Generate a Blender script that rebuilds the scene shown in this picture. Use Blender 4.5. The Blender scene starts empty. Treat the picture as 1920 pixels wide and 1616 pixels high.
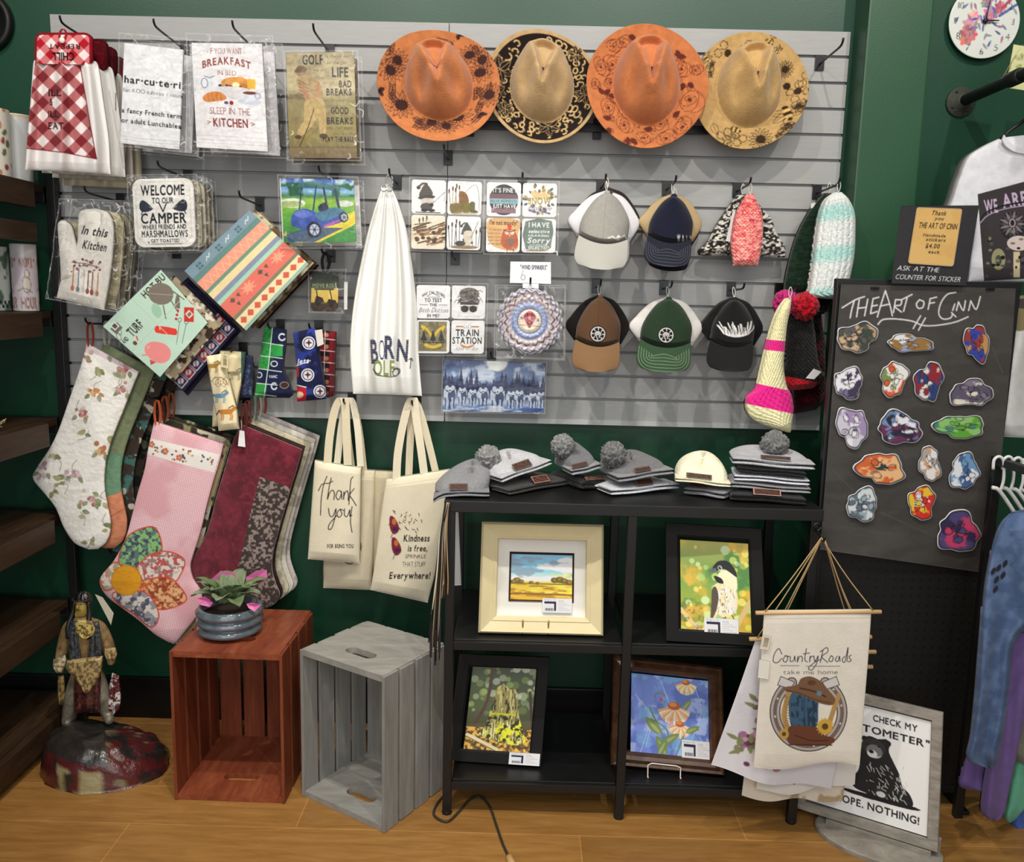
import bpy, bmesh, math, random
import numpy as np
from math import sin, cos, pi, radians
from mathutils import Matrix, Vector

random.seed(7)
RNG = np.random.default_rng(11)
scene = bpy.context.scene
COL = scene.collection

# ------------------------------------------------------------------ camera, world, lights, exposure
W, H, FPX = 1920, 1616, 1600.0
CAM = np.array([0.2357, -2.7551, 1.4663])
PITCH, YAW, ROLL = 0.154, -0.0055, 0.0239


def _camrot():
    cp, sp, cy, sy = cos(PITCH), sin(PITCH), cos(YAW), sin(YAW)
    f = np.array([sy * cp, cy * cp, -sp]); rt = np.array([cy, -sy, 0.0]); up = np.cross(rt, f)
    c, s = cos(ROLL), sin(ROLL)
    return np.array([c * rt + s * up, -s * rt + c * up, f])


CR = _camrot()
cam_data = bpy.data.cameras.new('camera'); cam = bpy.data.objects.new('camera', cam_data); COL.objects.link(cam)
cam_data.sensor_fit = 'HORIZONTAL'; cam_data.sensor_width = 36.0; cam_data.lens = 36.0 * FPX / W
cam_data.clip_start = 0.05
cam.matrix_world = Matrix(((CR[0][0], CR[1][0], -CR[2][0], CAM[0]), (CR[0][1], CR[1][1], -CR[2][1], CAM[1]),
                           (CR[0][2], CR[1][2], -CR[2][2], CAM[2]), (0, 0, 0, 1)))
scene.camera = cam
world = bpy.data.worlds.new('world'); scene.world = world; world.use_nodes = True
world.node_tree.nodes['Background'].inputs[0].default_value = (0.93, 0.97, 1.0, 1)
world.node_tree.nodes['Background'].inputs[1].default_value = 0.5
scene.view_settings.view_transform = 'Standard'; scene.view_settings.look = 'None'
scene.view_settings.exposure = -0.18; scene.view_settings.gamma = 1.0; scene.view_settings.use_curve_mapping = False


def add_spot(name, loc, target, power, size=1.5, blend=0.6, rad=0.03, color=(1.0, 0.95, 0.87)):
    d = bpy.data.lights.new(name, 'SPOT'); d.energy = power; d.spot_size = size; d.spot_blend = blend
    d.shadow_soft_size = rad; d.color = color
    o = bpy.data.objects.new(name, d); COL.objects.link(o); o.location = loc
    o.rotation_euler = (Vector(target) - Vector(loc)).to_track_quat('-Z', 'Y').to_euler()
    return o


def add_area(name, loc, target, power, sx, sy, color=(1.0, 0.97, 0.92)):
    d = bpy.data.lights.new(name, 'AREA'); d.energy = power; d.shape = 'RECTANGLE'; d.size = sx; d.size_y = sy; d.color = color
    o = bpy.data.objects.new(name, d); COL.objects.link(o); o.location = loc
    o.rotation_euler = (Vector(target) - Vector(loc)).to_track_quat('-Z', 'Y').to_euler()
    return o


# ceiling track spots in front of the display wall, and two added soft fills behind the camera
for i, (lx, tx, pw) in enumerate(((-1.5, -1.0, 70), (-0.35, -0.2, 75), (0.75, 0.65, 80), (1.75, 1.45, 70))):
    add_spot('track_spot_light', (lx, -1.75, 3.35), (tx, 0.0, 1.55), pw)
add_spot('floor_spot_light', (-0.1, -1.3, 3.35), (0.1, -0.95, 0.0), 110, size=1.4)
add_area('ceiling_fill_light', (0.2, -3.6, 3.3), (0.2, -0.6, 0.8), 62, 3.2, 1.2)  # added soft fill from overhead, not a real ceiling fixture
add_area('front_fill_light', (0.3, -4.5, 1.5), (0.3, 0.0, 0.9), 42, 3.4, 1.8, (0.95, 0.98, 1.0))  # added frontal fill to brighten the shelf interior, no actual window


# ------------------------------------------------------------------ pixel <-> place helpers
def _ray(px, py):
    px = np.asarray(px, float); py = np.asarray(py, float)
    d = np.stack([(px - W / 2) / FPX, (H / 2 - py) / FPX, np.ones_like(px + py)], -1)
    return d @ CR


def atY(px, py, Y):
    d = _ray(px, py); t = (np.asarray(Y, float) - CAM[1]) / d[..., 1]
    return CAM + d * t[..., None]


def atZ(px, py, z):
    d = _ray(px, py); t = (z - CAM[2]) / d[..., 2]
    return CAM + d * np.asarray(t)[..., None]


def atX(px, py, x):
    d = _ray(px, py); t = (x - CAM[0]) / d[..., 0]
    return CAM + d * np.asarray(t)[..., None]


# ------------------------------------------------------------------ colour and noise
def lin(c):
    c = np.asarray(c, float)
    return np.where(c <= 0.04045, c / 12.92, ((c + 0.055) / 1.055) ** 2.4)


def L(r, g=None, b=None):
    if g is None:
        r, g, b = r
    v = lin(np.array([r, g, b]) / 255.0)
    return (float(v[0]), float(v[1]), float(v[2]), 1.0)


def _hash(ix, iy, seed):
    n = (ix.astype(np.int64) * 374761393 + iy.astype(np.int64) * 668265263 + seed * 1442695041) & 0x7fffffff
    n = ((n ^ (n >> 13)) * 1274126177) & 0x7fffffff
    return ((n ^ (n >> 16)) & 0xffff) / 65535.0


def vnoise(x, y, seed=0):
    x = np.asarray(x, float); y = np.asarray(y, float)
    ix = np.floor(x); iy = np.floor(y); fx = x - ix; fy = y - iy
    fx = fx * fx * (3 - 2 * fx); fy = fy * fy * (3 - 2 * fy)
    a = _hash(ix, iy, seed); b = _hash(ix + 1, iy, seed); c = _hash(ix, iy + 1, seed); d = _hash(ix + 1, iy + 1, seed)
    return (a * (1 - fx) + b * fx) * (1 - fy) + (c * (1 - fx) + d * fx) * fy


def fbm(x, y, seed=0, o=4):
    s = 0; amp = 0.5; t = 0
    for i in range(o):
        s = s + amp * vnoise(x, y, seed + i * 17); t += amp; amp *= 0.5; x = np.asarray(x) * 2.03; y = np.asarray(y) * 2.03
    return s / t


# ------------------------------------------------------------------ glyphs (outlines of the built-in font, read once)
GL = {}


def _load_glyphs():
    chars = [chr(i) for i in range(33, 127)] + ['·']
    tmp = []
    for bold in (0, 1):
        for ch in chars:
            cu = bpy.data.curves.new('g', 'FONT'); cu.body = ch; cu.resolution_u = 3; cu.offset = 0.028 if bold else -0.008
            o = bpy.data.objects.new('g', cu); COL.objects.link(o); tmp.append((bold, ch, o, cu))
    dg = bpy.context.evaluated_depsgraph_get(); dg.update()
    for bold, ch, o, cu in tmp:
        e = o.evaluated_get(dg); m = e.to_mesh()
        co = np.array([v.co[:2] for v in m.vertices]) if len(m.vertices) else np.zeros((0, 2))
        cnt = {}
        for p in m.polygons:
            for k in p.edge_keys:
                cnt[k] = cnt.get(k, 0) + 1
        ed = [k for k, v in cnt.items() if v == 1]
        if ed:
            E = co[np.array(ed)]
            GL[(bold, ch)] = (E, float(co[:, 0].min()), float(co[:, 0].max()))
        e.to_mesh_clear()
    for bold, ch, o, cu in tmp:
        bpy.data.objects.remove(o); bpy.data.curves.remove(cu)


_load_glyphs()
CAPH = max(e for e in GL[(0, 'H')][0][..., 1].ravel())


def smooth(pts, n=8, closed=False):
    p = np.asarray(pts, float)
    if closed:
        p = np.vstack([p[-1], p, p[0], p[1]])
    else:
        p = np.vstack([2 * p[0] - p[1], p, 2 * p[-1] - p[-2]])
    out = []
    t = np.linspace(0, 1, n, endpoint=False)[:, None]
    for i in range(1, len(p) - 2):
        a, b, c, d = p[i - 1], p[i], p[i + 1], p[i + 2]
        out.append(0.5 * ((2 * b) + (-a + c) * t + (2 * a - 5 * b + 4 * c - d) * t ** 2 + (-a + 3 * b - 3 * c + d) * t ** 3))
    out = np.vstack(out)
    if not closed:
        out = np.vstack([out, p[-2]])
    return out


class Cv:
    """A painted surface: colours on a raster in local units (y runs down), read back per vertex."""

    def __init__(s, x0, y0, x1, y1, bg, res=1.0):
        s.x0, s.y0, s.x1, s.y1 = x0, y0, x1, y1; s.k = 2.0 * res
        s.w = max(4, int(round((x1 - x0) * s.k))); s.h = max(4, int(round((y1 - y0) * s.k)))
        s.a = np.empty((s.h, s.w, 3), np.float32); s.a[:] = np.array(bg, np.float32) / 255; s._f = None

    def box(s, xa, ya, xb, yb):
        i0 = max(0, int((xa - s.x0) * s.k) - 1); i1 = min(s.w, int((xb - s.x0) * s.k) + 2)
        j0 = max(0, int((ya - s.y0) * s.k) - 1); j1 = min(s.h, int((yb - s.y0) * s.k) + 2)
        if i1 <= i0 or j1 <= j0:
            return None
        X, Y = np.meshgrid(s.x0 + (np.arange(i0, i1) + 0.5) / s.k, s.y0 + (np.arange(j0, j1) + 0.5) / s.k)
        return i0, i1, j0, j1, X, Y

    def put(s, b, m, c, al=1.0):
        v = s.a[b[2]:b[3], b[0]:b[1]]
        m = (np.clip(m, 0, 1) * al)[..., None].astype(np.float32)
        cc = np.asarray(c, np.float32) / 255
        v[:] = v * (1 - m) + cc * m

    def rect(s, xa, ya, xb, yb, c, al=1.0):
        b = s.box(xa, ya, xb, yb)
        if b:
            s.put(b, ((b[4] >= xa) & (b[4] <= xb) & (b[5] >= ya) & (b[5] <= yb)).astype(float), c, al)

    def ell(s, cx, cy, rx, ry, c, rot=0.0, al=1.0, soft=0.0):
        r = max(rx, ry) * (1 + soft); b = s.box(cx - r, cy - r, cx + r, cy + r)
        if not b:
            return
        dx = b[4] - cx; dy = b[5] - cy; cr, sr = cos(rot), sin(rot)
        u = (dx * cr + dy * sr) / max(rx, 1e-6); v = (-dx * sr + dy * cr) / max(ry, 1e-6)
        d = np.sqrt(u * u + v * v)
        m = (d <= 1).astype(float) if not soft else np.clip((1 + soft - d) / (2 * soft), 0, 1)
        s.put(b, m, c, al)

    def ring(s, cx, cy, rx, ry, w, c, rot=0.0, al=1.0, a0=0.0, a1=2 * pi):
        t = np.linspace(a0, a1, 40); cr, sr = cos(rot), sin(rot)
        x = rx * np.cos(t); y = ry * np.sin(t)
        s.line(np.stack([cx + x * cr - y * sr, cy + x * sr + y * cr], 1), c, w, al)

    def edges(s, E, c, al=1.0):
        xs = E[..., 0]; ys = E[..., 1]
        b = s.box(xs.min(), ys.min(), xs.max(), ys.max())
        if not b:
            return
        X, Y = b[4], b[5]; ins = np.zeros(X.shape, bool)
        yrow = Y[:, 0]; xrow = X[0]
        for (xa, ya), (xb, yb) in E:
            if ya == yb:
                continue
            lo, hi = min(ya, yb), max(ya, yb)
            j = np.nonzero((yrow >= lo) & (yrow < hi))[0]
            if len(j) == 0:
                continue
            xi = xa + (yrow[j] - ya) * (xb - xa) / (yb - ya)
            ins[j] ^= xrow[None, :] < xi[:, None]
        s.put(b, ins.astype(float), c, al)

    def poly(s, pts, c, al=1.0, sm=0):
        p = smooth(pts, sm, True) if sm else np.asarray(pts, float)
        s.edges(np.stack([p, np.roll(p, -1, 0)], 1), c, al)

    def line(s, pts, c, w=1.0, al=1.0, sm=0, closed=False):
        p = smooth(pts, sm, closed) if sm else np.asarray(pts, float)
        if closed:
            p = np.vstack([p, p[0]])
        h = w / 2
        if al >= 1:
            for a, q in zip(p[:-1], p[1:]):
                s._seg(a, q, c, h, al)
        else:
            b = s.box(p[:, 0].min() - h, p[:, 1].min() - h, p[:, 0].max() + h, p[:, 1].max() + h)
            if not b:
                return
            D = np.full(b[4].shape, 1e9)
            for a, q in zip(p[:-1], p[1:]):
                D = np.minimum(D, s._dist(b[4], b[5], a, q))
            s.put(b, np.clip((h - D) * s.k + 0.5, 0, 1), c, al)

    def _dist(s, X, Y, a, q):
        d = q - a; l2 = max(float(d @ d), 1e-12)
        t = np.clip(((X - a[0]) * d[0] + (Y - a[1]) * d[1]) / l2, 0, 1)
        return np.hypot(X - a[0] - t * d[0], Y - a[1] - t * d[1])

    def _seg(s, a, q, c, h, al):
        b = s.box(min(a[0], q[0]) - h, min(a[1], q[1]) - h, max(a[0], q[0]) + h, max(a[1], q[1]) + h)
        if b:
            s.put(b, np.clip((h - s._dist(b[4], b[5], a, q)) * s.k + 0.5, 0, 1), c, al)

    def text(s, t, cx, cy, size, c, fit=None, bold=0, sh=0.0, rot=0.0, al=1.0, align='C', arc=None, sp=0.0, warp=None, px=None):
        """Write t with cap height size, centred on (cx, cy); fit stretches it to a width; arc bends the baseline (sagitta); px maps points."""
        x = 0.0; parts = []; k = size / CAPH
        for ch in t:
            g = GL.get((bold, ch))
            if g is None:
                x += 0.32 + sp; continue
            E, a, bb = g
            parts.append(E + np.array([x - a + 0.04, 0.0])); x += (bb - a) + 0.10 + sp
        if not parts:
            return
        w = x * k; fx = (fit / w) if fit else 1.0
        cr, sr = cos(rot), sin(rot)
        for E in parts:
            P = E.copy().astype(float)
            X = (P[..., 0] + P[..., 1] * sh) * k * fx; Y = -(P[..., 1] - CAPH / 2) * k
            X = X - (w * fx / 2 if align == 'C' else (w * fx if align == 'R' else 0))
            if arc:
                Y = Y + arc * (2 * X / (w * fx)) ** 2
            Q = np.stack([cx + X * cr - Y * sr, cy + X * sr + Y * cr], -1)
            if warp is not None:
                Q = warp(Q)
            s.edges(Q, c, al)

    def lines(s, rows, c, **kw):
        for (t, cx, cy, size, fit) in rows:
            s.text(t, cx, cy, size, c, fit=fit, **kw)

    def grain(s, amp=0.05, sc=0.2, seed=1, sx=1.0, sy=1.0, mono=True):
        X, Y = np.meshgrid(s.x0 + np.arange(s.w) / s.k, s.y0 + np.arange(s.h) / s.k)
        n = fbm(X * sc * sx, Y * sc * sy, seed) - 0.5
        s.a *= (1 + 2 * amp * n)[..., None].astype(np.float32); np.clip(s.a, 0, 1, s.a)

    def mixnoise(s, c, sc, thr=0.5, soft=0.1, seed=3, al=1.0, sx=1.0, sy=1.0, reg=None):
        xa, ya, xb, yb = reg or (s.x0, s.y0, s.x1, s.y1)
        b = s.box(xa, ya, xb, yb)
        n = fbm(b[4] * sc * sx, b[5] * sc * sy, seed)
        s.put(b, np.clip((n - thr) / soft + 0.5, 0, 1), c, al)

    def vgrad(s, stops):
        y = np.linspace(0, 1, s.h); st = np.array([q[0] for q in stops]); cc = np.array([q[1] for q in stops], float) / 255
        for i in range(3):
            s.a[..., i] = np.interp(y, st, cc[:, i])[:, None]

    def fin(s):
        if s._f is None:
            h2, w2 = s.h // 2 * 2, s.w // 2 * 2; a = s.a[:h2, :w2]
            s._f = lin((a[0::2, 0::2] + a[1::2, 0::2] + a[0::2, 1::2] + a[1::2, 1::2]) / 4).astype(np.float32)
        return s._f

    def sample(s, x, y):
        f = s.fin(); hh, ww = f.shape[:2]
        u = np.clip((np.asarray(x) - s.x0) / (s.x1 - s.x0) * ww - 0.5, 0, ww - 1.001)
        v = np.clip((np.asarray(y) - s.y0) / (s.y1 - s.y0) * hh - 0.5, 0, hh - 1.001)
        i = u.astype(int); j = v.astype(int); a = (u - i)[..., None]; b = (v - j)[..., None]
        i2 = np.minimum(i + 1, ww - 1); j2 = np.minimum(j + 1, hh - 1)
        return (f[j, i] * (1 - a) + f[j, i2] * a) * (1 - b) + (f[j2, i] * (1 - a) + f[j2, i2] * a) * b


# ------------------------------------------------------------------ materials
MATS = {}


def mat(name, color=None, rough=0.6, metal=0.0, spec=0.4, bump=0.0, bscale=60.0, vary=0.0, vscale=8.0, attr=False, coat=0.0, sheen=0.0, stretch=None):
    if name in MATS:
        return MATS[name]
    m = bpy.data.materials.new(name); m.use_nodes = True; nt = m.node_tree; N = nt.nodes; b = N['Principled BSDF']
    b.inputs['Roughness'].default_value = rough; b.inputs['Metallic'].default_value = metal
    b.inputs['Specular IOR Level'].default_value = spec; b.inputs['Coat Weight'].default_value = coat
    b.inputs['Sheen Weight'].default_value = sheen
    tc = N.new('ShaderNodeTexCoord'); mp = N.new('ShaderNodeMapping'); nt.links.new(tc.outputs['Object'], mp.inputs[0])
    if stretch:
        mp.inputs['Scale'].default_value = stretch
    src = None
    if attr:
        a = N.new('ShaderNodeAttribute'); a.attribute_name = 'Col'; src = a.outputs['Color']
    else:
        c = N.new('ShaderNodeRGB'); c.outputs[0].default_value = color if len(color) == 4 else L(color); src = c.outputs[0]
    n = N.new('ShaderNodeTexNoise'); n.inputs['Scale'].default_value = vscale; n.inputs['Detail'].default_value = 5
    nt.links.new(mp.outputs[0], n.inputs['Vector'])
    r = N.new('ShaderNodeMapRange'); r.inputs[1].default_value = 0.25; r.inputs[2].default_value = 0.75
    r.inputs[3].default_value = 1 - max(vary, 0.01); r.inputs[4].default_value = 1 + max(vary, 0.01)
    nt.links.new(n.outputs['Fac'], r.inputs[0])
    mx = N.new('ShaderNodeVectorMath'); mx.operation = 'SCALE'
    nt.links.new(src, mx.inputs[0]); nt.links.new(r.outputs[0], mx.inputs['Scale']); nt.links.new(mx.outputs[0], b.inputs['Base Color'])
    if bump:
        n2 = N.new('ShaderNodeTexNoise'); n2.inputs['Scale'].default_value = bscale; n2.inputs['Detail'].default_value = 3
        nt.links.new(mp.outputs[0], n2.inputs['Vector'])
        bp = N.new('ShaderNodeBump'); bp.inputs['Strength'].default_value = bump; bp.inputs['Distance'].default_value = 0.004
        nt.links.new(n2.outputs['Fac'], bp.inputs['Height']); nt.links.new(bp.outputs[0], b.inputs['Normal'])
    MATS[name] = m
    return m


def M(c, rough=0.6, **kw):
    c = tuple(int(v) for v in c)
    return mat('paint_%d_%d_%d_%d_%s' % (c + (int(rough * 100), '_'.join('%s%s' % (k, v) for k, v in sorted(kw.items())))), c, rough, **kw)


PRINT_CLOTH = mat('printed_cloth', attr=True, rough=0.92, spec=0.15, bump=0.25, bscale=350, sheen=0.1)
QUILT = mat('quilted_cloth', attr=True, rough=0.95, spec=0.1, bump=0.7, bscale=70)
PRINT_CARD = mat('printed_card', attr=True, rough=0.55, spec=0.3, bump=0.05, bscale=200)
PRINT_GLOSS = mat('printed_gloss', attr=True, rough=0.22, spec=0.5, bump=0.03, bscale=60)
PRINT_WOOD = mat('printed_coaster', attr=True, rough=0.35, spec=0.4)
FELT = mat('wool_felt', attr=True, rough=0.98, spec=0.05, bump=0.35, bscale=260, vary=0.07, vscale=60, sheen=0.3)
KNIT = mat('knit_wool', attr=True, rough=1.0, spec=0.05, bump=0.9, bscale=170, vary=0.10, vscale=120, sheen=0.2)
PAINTED = mat('painted_surface', attr=True, rough=0.45, spec=0.4, bump=0.1, bscale=120)
STATUE = mat('painted_resin', attr=True, rough=0.28, spec=0.6, bump=0.5, bscale=90, coat=0.3)
BLACK_METAL = mat('black_metal', (16, 16, 17), 0.42, spec=0.5, bump=0.05)
HOOK_METAL = mat('black_hook_metal', (14, 14, 15), 0.32, spec=0.5)


def film_mat(name='clear_film', amount=0.25, bscale=30, bstr=0.7, crease_glints=True):
    m = bpy.data.materials.new(name); m.use_nodes = True; nt = m.node_tree; N = nt.nodes; N.remove(N['Principled BSDF'])
    out = N['Material Output']; tr = N.new('ShaderNodeBsdfTransparent'); gl = N.new('ShaderNodeBsdfGlossy'); gl.inputs['Roughness'].default_value = 0.13
    tc = N.new('ShaderNodeTexCoord'); n = N.new('ShaderNodeTexNoise'); n.inputs['Scale'].default_value = bscale; n.inputs['Detail'].default_value = 6; n.inputs['Distortion'].default_value = 1.2
    bp = N.new('ShaderNodeBump'); bp.inputs['Strength'].default_value = bstr; bp.inputs['Distance'].default_value = 0.03
    lw = N.new('ShaderNodeLayerWeight'); lw.inputs['Blend'].default_value = amount; mm = N.new('ShaderNodeMath'); mm.operation = 'MULTIPLY'; mm.inputs[1].default_value = 0.5
    mx = N.new('ShaderNodeMixShader'); k = nt.links.new
    k(tc.outputs['Object'], n.inputs['Vector']); k(n.outputs['Fac'], bp.inputs['Height']); k(bp.outputs[0], gl.inputs['Normal']); k(bp.outputs[0], lw.inputs['Normal'])
    k(lw.outputs['Fresnel'], mm.inputs[0]); k(mm.outputs[0], mx.inputs[0]); k(tr.outputs[0], mx.inputs[1]); k(gl.outputs[0], mx.inputs[2]); k(mx.outputs[0], out.inputs['Surface'])
    if crease_glints:
        at = N.new('ShaderNodeAttribute'); at.attribute_name = 'Col'; df = N.new('ShaderNodeBsdfDiffuse'); df.inputs[0].default_value = (0.95, 0.95, 0.97, 1); m2 = N.new('ShaderNodeMixShader')  # mask mixes in white, painting the glints along film creases
        k(at.outputs['Fac'], m2.inputs[0]); k(mx.outputs[0], m2.inputs[1]); k(df.outputs[0], m2.inputs[2]); k(m2.outputs[0], out.inputs['Surface'])
    MATS[name] = m
    return m


FILM = film_mat()


# ------------------------------------------------------------------ objects
def thing(name, label, cat, loc, group=None):
    o = bpy.data.objects.new(name, None); COL.objects.link(o); o.location = [float(v) for v in loc]; o.empty_display_size = 0.05
    o['label'] = label; o['category'] = cat
    if group:
        o['group'] = group
    return o


def tag(o, label, cat, group=None):
    o['label'] = label; o['category'] = cat
    if group:
        o['group'] = group
    return o


def origin(p):
    v = np.zeros(3)
    while p is not None:
        v = v + np.array(p.location); p = p.parent
    return v


def obj(name, V, Fc, m, parent=None, cols=None, smooth_=True, pivot=None, label=None):
    V = np.asarray(V, float).reshape(-1, 3)
    off = origin(parent) if parent is not None else (np.array(pivot, float) if pivot is not None else np.zeros(3))
    me = bpy.data.meshes.new(name)
    if isinstance(Fc, np.ndarray):
        n, q = Fc.shape
        me.vertices.add(len(V)); me.vertices.foreach_set('co', (V - off).ravel())
        me.loops.add(n * q); me.loops.foreach_set('vertex_index', Fc.ravel().astype(np.int32))
        me.polygons.add(n); me.polygons.foreach_set('loop_start', (np.arange(n) * q).astype(np.int32))
        me.update(calc_edges=True)
    else:
        me.from_pydata((V - off).tolist(), [], [list(f) for f in Fc])
        me.update()
    if cols is not None:
        c = np.asarray(cols, float).reshape(-1, 3)
        at = me.color_attributes.new('Col', 'FLOAT_COLOR', 'POINT')
        at.data.foreach_set('color', np.concatenate([c, np.ones((len(c), 1))], 1).astype(np.float32).ravel())
    for mm in (m if isinstance(m, (list, tuple)) else [m]):
        me.materials.append(mm)
    me.polygons.foreach_set('use_smooth', np.full(len(me.polygons), bool(smooth_)))
    me.validate()
    o = bpy.data.objects.new(name, me); COL.objects.link(o)
    if parent is not None:
        o.parent = parent
    elif pivot is not None:
        o.location = [float(v) for v in pivot]
    if label:
        o['label'] = label
    return o


def dup(root, delta, label, group=None):
    r = root.copy(); COL.objects.link(r); r.location = Vector(root.location) + Vector([float(v) for v in delta]); r['label'] = label
    if group:
        r['group'] = group
    for ch in list(root.children):
        c = ch.copy(); COL.objects.link(c); c.parent = r
        for g in ch.children:
            d = g.copy(); COL.objects.link(d); d.parent = c
    return r


def gfaces(ny, nx, flip=False, wrap=False):
    i = np.arange(ny * nx).reshape(ny, nx)
    if wrap:
        i = np.concatenate([i, i[:, :1]], 1)
    a, b, c, d = i[:-1, :-1].ravel(), i[:-1, 1:].ravel(), i[1:, 1:].ravel(), i[1:, :-1].ravel()
    return np.stack([a, d, c, b], 1) if not flip else np.stack([a, b, c, d], 1)


def grid(name, P, C, m, parent=None, back=None, label=None, pivot=None, backcol=None):
    """A painted sheet P (ny,nx,3) with colours C; back = offset vector closes it into a solid with row-strip back."""
    ny, nx = P.shape[:2]
    V = P.reshape(-1, 3); F = [gfaces(ny, nx)]
    cols = C.reshape(-1, 3)
    if back is not None:
        ci = np.unique(np.round(np.linspace(0, nx - 1, int(np.clip(nx // 4, 3, 44)))).astype(int)); nb = len(ci)
        n0 = len(V); V = np.vstack([V, (P[:, ci] + back).reshape(-1, 3)])
        cols = np.vstack([cols, C[:, ci].reshape(-1, 3) if backcol is None else np.tile(np.asarray(backcol, float), (ny * nb, 1))])
        r = np.arange(ny); LF = r * nx; RF = LF + nx - 1; LB = n0 + r * nb; RB = LB + nb - 1
        F += [gfaces(ny, nb, flip=True) + n0, np.stack([LF[:-1], LB[:-1], LB[1:], LF[1:]], 1), np.stack([RF[:-1], RF[1:], RB[1:], RB[:-1]], 1)]
        faces = np.vstack(F).tolist()
        for j in range(nb - 1):
            a, b = ci[j], ci[j + 1]; o = (ny - 1) * nx; ob = n0 + (ny - 1) * nb
            faces += [list(range(b, a - 1, -1)) + [n0 + j, n0 + j + 1], list(range(o + a, o + b + 1)) + [ob + j + 1, ob + j]]
        return obj(name, V, faces, m, parent, cols, label=label, pivot=pivot)
    return obj(name, V, F[0], m, parent, cols, label=label, pivot=pivot)


def bil(q, a, b):
    q = np.asarray(q, float); a = a[..., None]; b = b[..., None]
    return (q[0] * (1 - a) + q[1] * a) * (1 - b) + (q[3] * (1 - a) + q[2] * a) * b


def rr(r, asp):
    """left/right inset of a rounded rectangle; r in units of width, asp = height/width."""
    def f(b):
        t = np.minimum(b, 1 - b) * asp; x = np.clip(r - t, 0, r)
        ins = r - np.sqrt(np.maximum(r * r - x * x, 0))
        return ins, 1 - ins
    return f


def sheet(name, quad, Y, cv, m=None, parent=None, thick=0.004, dens=1.0, lr=None, depth=None, uv=True, label=None, pivot=None, backcol=None, jit=None):
    """A card or cloth over four picked points (TL,TR,BR,BL) standing at depth Y (number or one per corner); depth(a,b) brings it forward."""
    q = np.asarray(quad, float); Yc = np.full(4, Y, float) if np.isscalar(Y) else np.asarray(Y, float)
    w = max(np.linalg.norm(q[1] - q[0]), np.linalg.norm(q[2] - q[3])); h = max(np.linalg.norm(q[3] - q[0]), np.linalg.norm(q[2] - q[1]))
    nx = max(3, int(w * dens)); ny = max(3, int(h * dens))
    b = np.linspace(0, 1, ny)
    if lr is not None:
        nb = 0.5 - 0.5 * np.cos(pi * b); b = b * 0.7 + nb * 0.3
    l, r = lr(b) if lr is not None else (np.zeros(ny), np.ones(ny))
    t = np.linspace(0, 1, nx)
    A = l[:, None] * (1 - t) + r[:, None] * t; B = np.repeat(b[:, None], nx, 1)
    wq = atY(q[:, 0], q[:, 1], Yc)
    P = bil(wq, A, B)
    if depth is not None:
        P = P.copy(); P[..., 1] -= depth(A, B)
    if jit is not None:
        P = P + jit(A, B)
    if uv:
        C = cv.sample(cv.x0 + A * (cv.x1 - cv.x0), cv.y0 + B * (cv.y1 - cv.y0))
    else:
        pp = bil(q, A, B); C = cv.sample(pp[..., 0], pp[..., 1])
    return grid(name, P, C, m or PRINT_CARD, parent, np.array([0, thick, 0.0]) if thick else None, label, pivot, backcol)


def resample(p, n):
    p = np.asarray(p, float); d = np.concatenate([[0], np.cumsum(np.linalg.norm(np.diff(p, axis=0), axis=1))]); d /= d[-1]
    t = np.linspace(0, 1, n)
    return np.stack([np.interp(t, d, p[:, 0]), np.interp(t, d, p[:, 1])], 1)


def panel(name, Lp, Rp, Y, cv, m=None, parent=None, thick=0.006, dens=1.0, bulge=0.01, depth=None, sm=6, label=None, nx=None, ny=None, pivot=None, backcol=None, expo=0.5, warp=None):
    """A soft shape between two outlines picked on the photo (top to bottom) at depth Y; padded by bulge; colours from a canvas in the same picked units."""
    Ls = smooth(Lp, sm) if sm else np.asarray(Lp, float); Rs = smooth(Rp, sm) if sm else np.asarray(Rp, float)
    hh = max(np.abs(np.diff(Ls, axis=0)).sum() * 0.8, np.abs(np.diff(Rs, axis=0)).sum() * 0.8)
    ny = ny or max(4, int(hh * dens)); Ls = resample(Ls, ny); Rs = resample(Rs, ny)
    nx = nx or max(4, int(np.linalg.norm(Rs - Ls, axis=1).max() * dens))
    a = np.linspace(0, 1, nx); A = np.repeat(a[None], ny, 0); B = np.repeat(np.linspace(0, 1, ny)[:, None], nx, 1)
    pp = Ls[:, None] * (1 - a[None, :, None]) + Rs[:, None] * a[None, :, None]
    if warp is not None:
        pp = warp(A, B, pp)
    d = bulge * np.maximum(4 * A * (1 - A), 0) ** expo * np.clip(np.minimum(B, 1 - B) * 12, 0, 1) ** 0.5
    if depth is not None:
        d = d + depth(A, B, pp)
    Yv = (Y(A, B) if callable(Y) else Y) - d
    # depth moves the point straight forward from its base place, so the outline keeps its real proportions
    base = atY(pp[..., 0], pp[..., 1], Yv)
    C = cv.sample(pp[..., 0], pp[..., 1]) if isinstance(cv, Cv) else np.broadcast_to(np.array(L(cv)[:3]), pp.shape[:2] + (3,))
    return grid(name, base, C, m or PRINT_CLOTH, parent, np.array([0, thick, 0.0]) if thick else None, label, pivot, backcol)


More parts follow.
